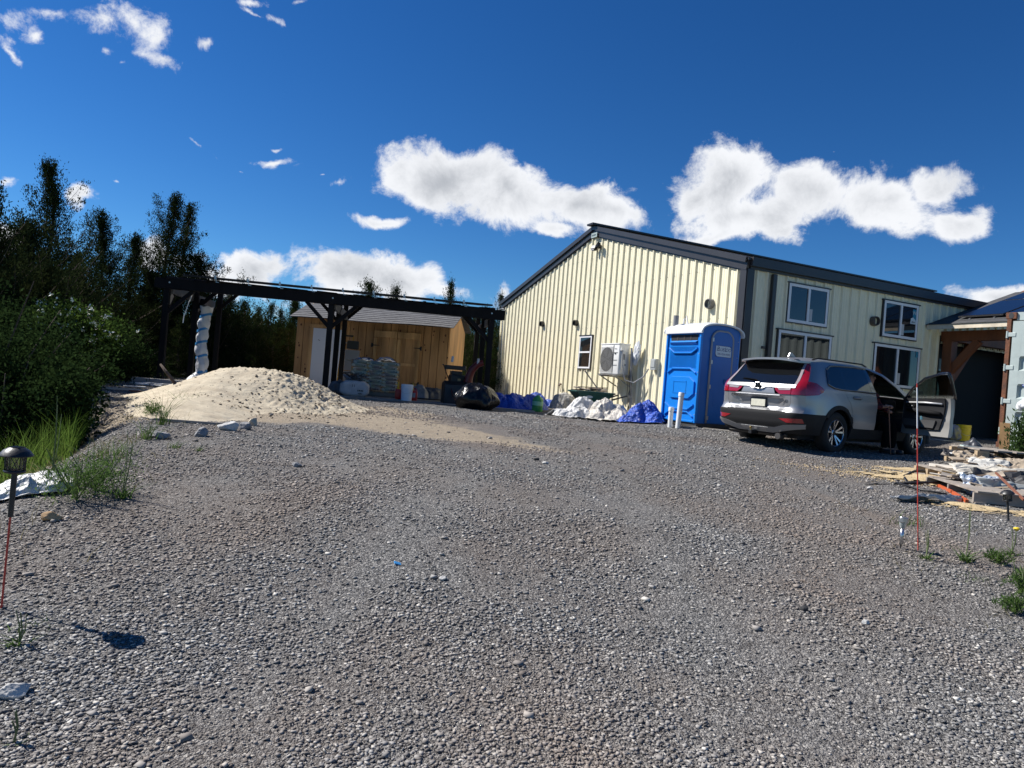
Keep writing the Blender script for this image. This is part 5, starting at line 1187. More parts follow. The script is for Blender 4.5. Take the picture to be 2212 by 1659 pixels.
heap('crumpled_bag', 'pale grey crumpled bag right of the right fuel can', 'bag', 905, 860, .8, .5, .34, mat('pale_bag', (.24, .24, .25), .6, var=.3, vscale=6), 20, 0, None, .1, 60, pt=onz(*at(902, 850, 20.3).xy))
# black rubbish bag
def bag(name, label, cat, loc, sx_, sy_, sz2, mt, seed, tie=True):
    bm = bmesh.new(); bmesh.ops.create_icosphere(bm, subdivisions=5, radius=1)
    for v in bm.verts:
        d = v.co.normalized(); k = (1 - .35 * max(0, d.z) ** 3); f_ = 1 + .16 * noise.noise(d * 1.8 + Vector((seed, 0, 0))) + .10 * noise.voronoi(Vector((d.x * 2.6, d.y * 2.6, d.z * 1.6)) + Vector((0, seed, 0)))[0][0] + .05 * noise.voronoi(Vector((d.x * 6, d.y * 6, d.z * 2.2)))[0][0]
        z = d.z * sz2 * f_
        if z < -.7 * sz2: z = -.7 * sz2 + (z + .7 * sz2) * .1
        v.co = Vector((d.x * sx_ * f_ * k, d.y * sy_ * f_ * k, z + .7 * sz2))
    e = thing(name, label, cat, loc); m = MB(); m.bm(bm); m.build('bag_body', mt, e, angle=32)
    if tie:
        m = MB()
        for k in range(5): a = k * 1.256; m.tube([(0, 0, 1.55 * sz2), (.05 * cos(a), .05 * sin(a), 1.68 * sz2), (.12 * cos(a), .12 * sin(a), 1.74 * sz2)], [.03, .02, .035], 5)
        m.build('knot', mt, e)
    return e
bag('rubbish_bag', 'full black rubbish bag on the gravel in front of the right end of the pergola', 'rubbish bag', onz(*at(1028, 880, 17.2).xy), .50, .42, .36, mat('black_film', (.003, .003, .004), .24, spec=.35, bump=.5, bscale=7, bdist=.08, stretch=(1, 1, .5)), 2, False)
# green tinted jug
p = gp(1160, 889); jg = thing('green_jug', 'green tinted plastic jug standing in front of the blue tarpaulin', 'jug', p)
m = MB(); m.lathe([(0, 0), (.13, 0), (.145, .02), (.145, .12), (.135, .13), (.145, .14), (.145, .3), (.12, .36), (.06, .40), (.05, .43), (0, .43)], 24); m.build('jug_body', mat('green_plastic', (.10, .42, .12), .2, trans=.25), jg, angle=40)
m = MB(); m.lathe([(.146, .16), (.147, .27)], 24); m.build('jug_label', mat('jug_label', (.25, .55, .35), .4), jg)

# ---- wheelbarrow full of scrap wood
p = gp(1283, 884); wbp = Vector(at(1276, 870, 17.9)); wb = thing('wheelbarrow', 'dark green wheelbarrow piled with scrap wood in front of the cream wall', 'wheelbarrow', onz(wbp.x, wbp.y), .25)
gt = mat('barrow_green', (.006, .055, .045), .35)
def frust(a, b, z0, z1): return [(-a[0], -a[1], z0), (a[0], -a[1], z0), (a[0], a[1], z0), (-a[0], a[1], z0), (-b[0], -b[1], z1), (b[0], -b[1], z1), (b[0], b[1], z1), (-b[0], b[1], z1)]
m = MB(); m.add(frust((.22, .17), (.50, .34), .28, .62), [(3, 2, 1, 0), (0, 1, 5, 4), (1, 2, 6, 5), (2, 3, 7, 6), (3, 0, 4, 7)]); m.build('tray', gt, wb, solid=.012)
m = MB(); m.tube([(-.5, -.34, .62), (.5, -.34, .62), (.5, .34, .62), (-.5, .34, .62), (-.5, -.34, .62)], .022, 8); m.build('rim', gt, wb)
m = MB(); m.prism([(-.16 + .09 * cos(k * pi / 10), .50 + .035 * sin(k * pi / 10)) for k in range(20)], -.305, -.28, 'y'); m.build('emblem', mat('emblem_grey', (.35, .38, .37), .4), wb)
for s_ in (-1, 1):
    m = MB(); m.tube([(-.35, s_ * .1, .12), (0, s_ * .2, .30), (.85, s_ * .3, .60)], .02, 8); m.build('handle', blk, wb)
    m = MB(); m.tube([(.15, s_ * .2, .28), (.30, s_ * .24, 0), (.42, s_ * .22, .36)], .014, 6); m.build('leg', blk, wb)
m = MB(); M = Matrix.Translation((-.42, 0, .17)) @ Matrix.Rotation(pi / 2, 4, 'X'); m.lathe([(.07, -.04), (.15, -.045), (.175, 0), (.15, .045), (.07, .04)], 20, M); m.build('wheel', blk, wb, smooth=True)
wd1 = mat('scrap_wood', (.40, .33, .25), .85, var=.4, vscale=5, stretch=(.2, 1, 1), island=.25); wd2 = mat('dark_scrap', (.14, .10, .07), .85, var=.4, vscale=5, island=.3)
rr = random.Random(8)
GW = 'scrap wood in the wheelbarrow'
def stick(loc, l, w, t_, rot, mt, label, group=None, name='scrap_board', cat='wood scrap'):
    m = MB(); m.box((0, 0, 0), (l, w, t_)); o = m.build(name, mt, None, loc=loc, bevel=.003); o.rotation_euler = rot; return tag(o, label, cat, group)
wl = wb.location
for k in range(13):
    stick(wl + Vector((rr.uniform(-.25, .3), rr.uniform(-.2, .15), .60 + .012 * k)), rr.uniform(.35, .8), rr.uniform(.05, .10), rr.uniform(.015, .035), (rr.uniform(-.2, .2), rr.uniform(-.15, .15), rr.uniform(-.7, .9)), wd1 if k % 3 else wd2, 'short scrap board in the heap lying across the wheelbarrow tray', GW)
stick(wl + Vector((.0, -.1, .88)), .72, .08, .03, (.2, .85, .2), wd1, 'long grey board sticking up out of the wheelbarrow', GW)
stick(gp(1352, 895, .12), .55, .10, .03, (.3, .45, .6), wd1, 'splintered brown board between the plastic heap and the blue tarpaulin')
stick(gp(1345, 900, .16), .5, .12, .02, (.1, .30, -.6), mat('fresh_pine', (.62, .47, .27), .7, var=.2, vscale=5), 'fresh yellow board leaning on the plastic heap')
stick(gp(1232, 893, .05), .4, .10, .03, (.1, .15, .5), wd2, 'dark stub of wood at the left of the white plastic sheet')
stick(gp(1360, 893, .25), .7, .14, .03, (.1, -.1, .2), wd2, 'dark board on top of the blue tarpaulin by the portable toilet')

# ================================================================== UNDER THE PERGOLA
def PW(x, y, z=0): c, s = cos(PA), sin(PA); return Vector((FL.x + x * c - y * s, FL.y + x * s + y * c, PB + .04 + z))
def under(px, d): w = at(px, 820, d); return Vector((w.x, w.y, PB + .04))
# pallet of bagged cement in wrap
pp = under(811, 20.0); sc_ = 20.0 / 1526
cbw = at(858, 800, 20.0).x - at(763, 800, 20.0).x
pal_m = mat('pallet_wood', (.20, .16, .12), .85, var=.35, vscale=6, stretch=(.3, 1, 1), island=.15)
def pallet(label, loc, rz, w=1.2, d=1.0, mt=None, blocks=False, rot=None, group=None, n=6):
    mt = mt or pal_m; e = thing('pallet', label, 'pallet', loc, rz, group, rot)
    for k in range(n): m = MB(); m.box(((k + .5) * w / n - w / 2, 0, .128), (w / n * .78, d, .018)); m.build('deck_board', mt, e)
    for y in (-d / 2 + .04, 0, d / 2 - .04):
        if blocks:
            for x in (-w / 2 + .07, 0, w / 2 - .07): m = MB(); m.box((x, y, .068), (.14, .09, .09)); m.build('block', mat('pressed_block', (.40, .30, .19), .9, var=.45, vscale=28, stretch=(.3, .3, 3)), e)
        else: m = MB(); m.box((0, y, .068), (w, .04, .10)); m.build('stringer', mt, e)
    for x in (-w / 2 + .06, 0, w / 2 - .06): m = MB(); m.box((x, 0, .012), (.10, d, .018)); m.build('bottom_board', mt, e)
    return e
pallet('pallet under the wrapped stack of cement bags', pp, PA, cbw + .05, 1.0)
BAGM = mat('paper_bag', (.50, .48, .45), .65, var=.12, vscale=9, bump=.2); inkm = mat('bag_ink', (.045, .055, .09), .7)
proto_bag = None; zt_ = at(811, 782, 20.0).z - pp.z; nl = 8; lh = (zt_ - .16) / nl
rr = random.Random(4)
def bag_mesh(w, d, h, seed):
    bm = bmesh.new(); bmesh.ops.create_cube(bm, size=1); bmesh.ops.subdivide_edges(bm, edges=bm.edges[:], cuts=5, use_grid_fill=True)
    for v in bm.verts:
        x, y, z = v.co; ex = 1 - .45 * (abs(x) * 2) ** 6 - .25 * (abs(y) * 2) ** 6; v.co = Vector((x * w, y * d, z * h * max(.35, ex) + .01 * noise.noise(v.co * 4 + Vector((seed, 0, 0)))))
    return MB().bm(bm)
GBAG = 'cement bags stacked on the wrapped pallet'
for L_ in range(nl):
    for k in range(3):
        off_ = .0 if L_ % 2 == 0 else .03; w_ = cbw / 3
        e = proto_bag
        if proto_bag is None:
            e = thing('cement_bag', '', 'cement bag', (0, 0, 0), PA, GBAG); bag_mesh(w_ * .99, .42, lh * 1.06, 1).build('sack', BAGM, e, smooth=True)
            m = MB(); m.box((-.02, -.214, .015), (w_ * .55, .004, .018)); m.box((.02, -.214, -.02), (w_ * .62, .004, .03)); m.box((w_ * .34, -.214, -.01), (.04, .004, .04)); m.build('print', inkm, e); proto_bag = e
        else: e = copy_tree(proto_bag)
        side = ('left', 'middle', 'right')[k]; e['label'] = 'grey printed cement bag inside the shrink wrapped stack in front of the shed'
        lo = PW(0, 0) - PW(0, 0); c, s = cos(PA), sin(PA); dx = (k - 1) * w_ + (rr.uniform(-.02, .02) + off_ - .015); dy = -.28 + rr.uniform(-.02, .02)
        e.location = pp + Vector((dx * c - dy * s, dx * s + dy * c, .17 + lh * (L_ + .5))); e.rotation_euler = (rr.uniform(-.03, .03), rr.uniform(-.05, .05), PA)
# the wrap: hood of clear film with two humps
wrp = glassmat('shrink_film', (.80, .82, .85), .05)
vs = []; fs = []; nn = 60
for j in range(nn + 1):
    for i in range(nn + 1):
        u, v = 2 * i / nn - 1, 2 * j / nn - 1
        hump = max(0, 1 - ((u + .48) / .42) ** 2) ** .5 * .10 + max(0, 1 - ((u - .40) / .45) ** 2) ** .5 * .15
        P = Vector((u * cbw * .53, v * .52, 0)); z = zt_ + .02 + hump * max(0, 1 - v * v) + .012 * noise.noise(P * 9)
        vs.append((P.x, P.y, z))
for j in range(nn):
    for i in range(nn): q = j * (nn + 1) + i; fs.append((q, q + 1, q + nn + 2, q + nn + 1))
b_ = len(vs); per_ = [(-1 + 2 * k / 24, -1) for k in range(24)] + [(1, -1 + 2 * k / 24) for k in range(24)] + [(1 - 2 * k / 24, 1) for k in range(24)] + [(-1, 1 - 2 * k / 24) for k in range(24)]
for lv in range(13):
    for (u, v) in per_:
        z = zt_ + .02 - (zt_ - .12) * lv / 12; P = Vector((u * cbw * .53, v * .52, z)); k = 1 + .02 * noise.noise(P * 7); vs.append((P.x * k, P.y * k, z))
for lv in range(12):
    for k in range(96): a = b_ + lv * 96 + k; c_ = b_ + lv * 96 + (k + 1) % 96; fs.append((a, c_, c_ + 96, a + 96))
o_ = MB().add(vs, fs).build('shrink_wrap', wrp, None, angle=40, loc=pp); o_.rotation_euler = (0, 0, PA); tag(o_, 'clear shrink wrap hood over the stack of cement bags', 'plastic wrap')
# bulk bag with debris
pb = under(768, 18.35); bb = thing('bulk_bag', 'grubby white woven bulk bag stuffed with cables and rubbish in front of the cement stack', 'bag', pb, PA)
m = bag_mesh(.72, .5, .42, 5); m.build('woven_sack', mat('woven_white', (.42, .41, .40), .8, var=.15, vscale=7, bump=.3), bb, smooth=True, loc=(0, 0, .2))
textmesh('lettering', '11', .10, blk, bb, (-.02, -.262, .27), depth=.001); print_lines(bb, (.16, -.262, .12), (1, 0, 0), (0, 0, 1), [.14, .10], .05, blk, name='printed_marks')
rr = random.Random(6); m = MB()
for k in range(8): pts = [(rr.uniform(-.35, .3), rr.uniform(-.25, .1), .40 + rr.uniform(0, .22)) for _ in range(5)]; m.tube(pts, .009, 5)
m.build('cable_tangle', blk, bb)
for k in range(5): m = MB(); m.box((rr.uniform(-.2, .2), 0, .46), (.34, .16, .03), (rr.uniform(-.4, .4), rr.uniform(-.5, .5), rr.uniform(0, 3))); m.build('scrap', mat('blue_grey_scrap', (.10, .13, .17), .5, island=.4), bb)
bag('rubbish_sack', 'small dark crumpled sack between the pergola post and the bulk bag', 'bag', under(735, 18.6), .26, .24, .22, mat('grey_bag', ()), 7, False)
# pail and fuel cans
pl2 = under(881, 18.2); pl2 = Vector((pl2.x, pl2.y, PB + .04)); bk = thing('white_pail', 'white plastic pail with wire handle on the slab edge in front of the shed', 'bucket', pl2)
def pail(e, mt, r0=.13, r1=.15, h=.37, handle=True):
    m = MB(); m.lathe([(0, 0), (r0, 0), (r1 - .006, h - .11), (r1 + .006, h - .105), (r1 + .006, h - .095), (r1 - .004, h - .09), (r1 - .003, h - .06), (r1 + .007, h - .055), (r1 + .007, h - .045), (r1, h - .04), (r1 + .002, h), (r1 - .008, h), (r1 - .014, h - .05), (r0 - .01, .01), (0, .01)], 28); m.build('pail_body', mt, e, angle=35)
    m = MB(); m.tube([((r1 + .006) * cos(a), -(r1 + .02) * abs(sin(a)) * .98 if True else 0, h - .08 - .16 * sin(a)) for a in [pi * k / 14 for k in range(15)]], .003, 5); m.build('wire_handle', alu_b, e)
pail(bk, mat('pail_white', (.66, .69, .74), .4), .135, .155, .42)
redc = mat('fuel_red', (.42, .015, .012), .4); yel = mat('spout_yellow', (.60, .38, .02), .5)
def fuel(px, d, label, lab=False):
    e = thing('fuel_can', label, 'fuel can', under(px, d), PA, 'red fuel cans beside the white pail')
    m = MB(); m.box((0, 0, .14), (.20, .24, .27), bev=.045); m.build('can', redc, e, angle=40); m = MB(); m.tube([(-.06, 0, .26), (-.05, 0, .32), (.05, 0, .32), (.08, 0, .26)], .014, 8); m.build('grip', redc, e)
    m = MB(); m.lathe([(.032, 0), (.032, .05), (.018, .06), (.014, .17), (.018, .19), (0, .19)], 12, Matrix.Translation((-.03, .0, .27))); m.build('spout', yel, e)
    if lab: m = MB(); m.box((-.01, -.1215, .15), (.11, .003, .12)); m.build('can_label', mat('can_label', (.25, .25, .28), .6), e)
fuel(864, 18.7, 'red fuel can with yellow spout left of the white pail'); fuel(896, 18.5, 'red fuel can with yellow spout and pale label right of the white pail', True)
stick(under(925, 19.4) + Vector((0, 0, .05)), 1.3, .16, .04, (0, 0, PA), mat('brown_board', (.12, .075, .045), .8, var=.3, vscale=4), 'brown board on the slab right of the fuel cans')
# yellow step ladder and boxes against the shed between the posts
lad = thing('step_ladder', 'yellow fibreglass step ladder leaning on the shed behind the pergola posts', 'ladder', under(743, 22.2), PA)
ly = mat('ladder_yellow', (.50, .26, .02), .5)
for s_ in (-.2, .2): m = MB(); m.bar((s_, -.25, 0), (s_ * .8, .3, 1.75), .03, .07); m.build('rail', ly, lad)
for k in range(6): q = (k + .6) / 6.4; m = MB(); m.box((0, -.25 + .55 * q, 1.75 * q), (.40 - .07 * q, .09, .025)); m.build('step', alu_b, lad)
m = MB(); m.box((-.02, .3, 1.76), (.36, .2, .05)); m.build('top_cap', mat('ladder_black', (.02, .02, .02), .5), lad)
for k in range(4): m = MB(); c_ = under(757, 22.3) + Vector((0, 0, .16 + .33 * k)); m.box((0, 0, 0), (.42, .5, .31), bev=.01); o_ = m.build('storage_tote', mat('tote_grey', (.20, .21, .24), .5), None, loc=c_); o_.rotation_euler = (0, 0, PA); tag(o_, 'grey storage tote in a column of totes behind the cement stack', 'tote', 'column of grey totes against the shed')
m = MB(); m.box((0, 0, 0), (.36, .2, .26), bev=.02); o_ = m.build('speaker_box', blk, None, loc=under(757, 22.3) + Vector((.0, -.05, 1.47))); o_.rotation_euler = (0, 0, PA); tag(o_, 'black box on top of the column of totes against the shed', 'box')
# snow blower
sb = thing('snow_blower', 'black snow blower with a dark red discharge chute at the right end of the pergola', 'snow blower', under(1000, 19.0), PA + .15)
bkm = mat('machine_black', (.014, .014, .015), .45); dred = mat('machine_red', (.13, .012, .010), .4)
m = MB(); P_ = [(-.30, .0), (.22, 0), (.22, .52), (-.05, .60), (-.25, .50)]; m.prism(P_, -.52, .52, 'x', Matrix.Rotation(0, 4, 'Z')); hs_ = m.build('auger_housing', bkm, sb)
m = MB(); M = Matrix.Translation((-.5, -.12, .26)) @ Matrix.Rotation(pi / 2, 4, 'Y'); m.lathe([(.05, 0), (.06, .1), (.05, 1.0)], 12, M)
for k in range(40): a = k * .5; m.add([(-.48 + k * .024, -.12 + .05 * cos(a), .26 + .05 * sin(a)), (-.47 + k * .024, -.12 + .22 * cos(a), .26 + .22 * sin(a)), (-.45 + k * .024, -.12 + .22 * cos(a + .5), .26 + .22 * sin(a + .5))], [(0, 1, 2)])
m.build('auger', dred, sb)
m = MB(); pts = [(.15, .05, .55), (.17, .03, .75), (.23, .0, .95), (.36, -.05, 1.10), (.50, -.08, 1.16)]; m.tube(pts, [.12, .11, .10, .09, .085], 10); m.build('chute', dred, sb, angle=40)
m = MB(); m.box((-.05, .45, .60), (.45, .4, .35), bev=.04); m.box((-.1, .45, .82), (.3, .28, .12), bev=.03); m.build('engine', bkm, sb)
for s_ in (-.32, .32):
    m = MB(); M = Matrix.Translation((s_, .55, .2)) @ Matrix.Rotation(pi / 2, 4, 'Y'); m.lathe([(.08, -.06), (.18, -.065), (.205, 0), (.18, .065), (.08, .06)], 20, M); m.build('wheel', blk, sb, smooth=True)
    m = MB(); m.tube([(s_ * .7, .5, .5), (s_ * .9, .95, .85), (s_, 1.2, 1.05), (s_, 1.35, 1.05)], .016, 6); m.build('handlebar', bkm, sb)
    m = MB(); m.box((s_ * 1.1, -.1, 1.18), (.06, .06, .16), (0, .1, 0), bev=.015); m.build('lever', mat('lever_grey', (.45, .47, .50), .4), sb)
m = MB(); m.box((0, 1.1, .98), (.6, .12, .12), bev=.02); m.build('control_panel', bkm, sb); m = MB(); m.box((-.05, .24, .64), (.08, .02, .07)); m.build('engine_plate', mat('tan_plate', (.35, .25, .12), .5), sb)
# pale lumber and offcuts on the gravel left of the pergola
lum = mat('pale_lumber', (.55, .50, .42), .7, var=.25, vscale=4, stretch=(.2, 1, 1)); card = mat('drywall_scrap', (.62, .61, .58), .8, var=.15)
def lay(px, d, l, w, t_, rz, mt, label, name='plank', lift=0.02, group='pale scraps left of the pergola', tilt=0): p = at(px, 830, d); stick(onz(p.x, p.y, lift), l, w, t_, (tilt, 0, rz), mt, label, group, name, 'board')
lay(365, 17.0, 1.7, .09, .09, PA + .0, lum, 'long pale lumber along the left end of the pergola slab', lift=.06); lay(335, 16.8, 1.1, .14, .12, PA - .05, mat('grey_lumber', (.34, .33, .32), .8), 'short grey lumber piece left of the long pale lumber', lift=.06)
lay(320, 17.6, 1.0, .06, .05, PA - .25, mat('orange_lumber', (.42, .22, .08), .7), 'orange brown board at the left end of the lumber', lift=.1)
rr = random.Random(12)
names_ = ['largest white scrap left of the sand pile', 'narrow white scrap in front of the grey lumber', 'white scrap nearest the left end of the lumber', 'thin long strip left of the sand pile', 'small white scrap beside the sand pile', 'bent white scrap below the lumber', 'thin batten pointing at the sand pile', 'reddish strip at the edge of the sand tail']
for k, (px, d, l, w, rz, mt) in enumerate(((322, 15.6, .5, .22, .3, card), (345, 16.2, .75, .14, .1, card), (302, 15.9, .4, .2, -.2, card), (300, 13.6, 1.1, .05, .35, lum), (370, 16.0, .35, .16, -.5, card), (292, 14.4, .4, .2, .6, card), (285, 13.2, 1.0, .04, .5, lum), (312, 13.2, .5, .07, .45, mat('red_wood', (.25, .10, .06), .8)))):
    lay(px, d, l, w, .02, rz, mt, names_[k], 'scrap_board', .03, tilt=rr.uniform(-.1, .15))
stick(gp(412, 915, .02), .85, .055, .03, (0, 0, .12), mat('weathered_wood', ()), 'weathered batten lying at the foot of the sand pile', None, 'batten', 'board')
m = MB(); m.tube([(0, 0, -.05), (-.10, .0, .16), (-.28, 0, .36), (-.42, .03, .5)], [.028, .03, .025, .018], 7); tag(m.build('dead_branch', bark, None, smooth=True, loc=gp(392, 868) + Vector((0, 0, .1))), 'dead branch poking out of the sand tail', 'branch')

# ================================================================== CAR
CYAW = radians(33.2); CO = Vector((4.27, 12.35, .765))
car = thing('parked_car', 'silver compact SUV with tinted windows and its front passenger door wide open', 'car', CO, CYAW)
silver = mat('car_silver', (.33, .332, .34), .38, .65, coat=.35, spec=.5); clad = mat('car_cladding', (.013, .013, .014), .65, spec=.3, bump=.15, bscale=120)
tint = mat('tinted_glass', (.006, .007, .008), .02, spec=.75, coat=.3); chrome = mat('chrome', (.16, .165, .175), .22, 1.0); redl = mat('tail_red', (.30, .005, .012), .14, spec=.7, coat=1.0)
clearl = mat('tail_clear', (.28, .24, .24), .2, spec=.6, coat=.8); inner = mat('car_interior', (.008, .008, .009), .8, spec=.2); trimm = mat('door_trim', (.022, .022, .024), .6, spec=.3); lin = mat('liner_black', (.006, .006, .006), .8); glassc = glassmat('car_glass', (.45, .50, .48), .2)
IP = lambda z, T: float(np.interp(z, [a for a, b in T], [b for a, b in T]))
TW = [(.2, .84), (.45, .905), (.62, .925), (.80, .928), (.95, .920), (1.06, .900), (1.14, .872), (1.30, .800), (1.45, .725), (1.56, .655), (1.64, .60)]
TX = [(.2, .20), (.32, .10), (.45, .02), (.64, .0), (.68, .02), (.73, .075), (.84, .065), (.97, .058), (1.06, .068), (1.14, .12), (1.3, .27), (1.52, .44), (1.62, .53)]
TRX = [(.2, .42), (.7, .42), (1.0, .40), (1.15, .32), (1.6, .26)]; TRY = [(.2, .30), (.7, .26), (1.0, .26), (1.15, .16), (1.6, .10)]
TF = [(.2, 4.40), (.45, 4.54), (.65, 4.58), (.85, 4.50), (1.0, 4.35), (1.1, 4.3)]
W_ = lambda z: IP(z, TW)
def cornx(z): return IP(z, TX) + IP(z, TRX) * .293
def corny(z): return W_(z) - IP(z, TRY) * .293
def side_pt(x, z, off, sg):
    w, xr, rx, ry, xf = W_(z), IP(z, TX), IP(z, TRX), IP(z, TRY), IP(z, TF)
    y = w; n = Vector((0, 1))
    if x < xr + rx:
        q = min(1, (xr + rx - x) / rx); y = w - ry * (1 - sqrt(max(0, 1 - q * q))); n = Vector((-q / rx, sqrt(max(.02, 1 - q * q)) / ry)).normalized()
    fx = .75
    if x > xf - fx: q = min(1, (x - xf + fx) / fx); y = w - .42 * (1 - sqrt(max(0, 1 - q * q))); n = Vector((q / fx * .6, sqrt(max(.02, 1 - q * q)) / .42)).normalized()
    y -= .012 * max(0, 1 - abs(z - .72) / .12) * (1 if 1.3 < x < 3.3 else 0)       # light crease along the doors
    for cx_ in (1.03, 3.69):                                                          # arches swell outwards
        r_ = sqrt((x - cx_) ** 2 + (z - .37) ** 2)
        if r_ < .62: y += .020 * max(0, 1 - max(0, r_ - .40) / .22)
    return Vector((x + n.x * off, sg * (y + n.y * off), z))
def rear_pt(y, z, off):
    w, xr, rx, ry = W_(z), IP(z, TX), IP(z, TRX), IP(z, TRY); a = abs(y); f = w - ry
    x = xr - .03 * (1 - min(1, a / f) ** 2); n = Vector((-1, 0))
    if a > f: q = min(1, (a - f) / ry); x = xr + rx * (1 - sqrt(max(0, 1 - q * q))); n = Vector((-sqrt(max(.02, 1 - q * q)) / rx, q / ry)).normalized()
    return Vector((x + n.x * off, y + (n.y * off) * (1 if y > 0 else -1), z))
ZR = [(.35, 1.50), (.5, 1.545), (1.0, 1.585), (1.8, 1.60), (2.3, 1.575), (2.7, 1.49), (3.1, 1.29), (3.45, 1.07), (3.9, 1.02), (4.3, .93), (4.5, .84)]
def top_pt(x, y, off):
    zr = IP(x, ZR); ye = W_(zr) if x < 3.4 else IP(x, [(3.4, .83), (4.1, .84), (4.5, .70)]); q = min(1, abs(y) / ye); cr = IP(x, [(.4, .06), (1.0, .075), (2.4, .08), (3.4, .06), (4.5, .03)])
    return Vector((x, y, zr + cr * (1 - q ** 2.4) + off))
def panel(poly, fn, mt, name, parent, step=.06, off=0.0, th=.012, closed=True, smooth=40):
    bm = bmesh.new(); vs = [bm.verts.new((a, b, 0)) for a, b in poly]; bm.faces.new(vs)
    A = [p[0] for p in poly]; B = [p[1] for p in poly]
    for ax_i, (lo, hi) in enumerate(((min(A), max(A)), (min(B), max(B)))):
        k = lo + step
        while k < hi:
            co_ = Vector((k, 0, 0)) if ax_i == 0 else Vector((0, k, 0)); no_ = Vector((1, 0, 0)) if ax_i == 0 else Vector((0, 1, 0))
            bmesh.ops.bisect_plane(bm, geom=bm.verts[:] + bm.edges[:] + bm.faces[:], plane_co=co_, plane_no=no_); k += step
    bmesh.ops.remove_doubles(bm, verts=bm.verts[:], dist=.0005)
    outer = [fn(v.co.x, v.co.y, off) for v in bm.verts]; inn = [fn(v.co.x, v.co.y, off - th) for v in bm.verts]
    bm.verts.index_update(); n = len(outer); F = [[v.index for v in f.verts] for f in bm.faces]
    E_ = [(e.verts[0].index, e.verts[1].index) for e in bm.edges if len(e.link_faces) == 1]; bm.free()
    m = MB(); m.v = [tuple(p) for p in outer + inn]; m.f = [tuple(f) for f in F] + [tuple(i + n for i in f[::-1]) for f in F] + [(a, b, b + n, a + n) for a, b in E_]
    return m.build(name, mt, parent, angle=smooth)
def arc(cx, cz, r_, a0, a1, n=12): return [(cx + r_ * cos(radians(a0 + (a1 - a0) * k / n)), cz + r_ * sin(radians(a0 + (a1 - a0) * k / n))) for k in range(n + 1)]
def cl(z0, z1, n=6, d=0): return [(cornx(z0 + (z1 - z0) * k / n) + d, z0 + (z1 - z0) * k / n) for k in range(n + 1)]
def clr(z0, z1, s_, n=6): return [(s_ * corny(z0 + (z1 - z0) * k / n), z0 + (z1 - z0) * k / n) for k in range(n + 1)]
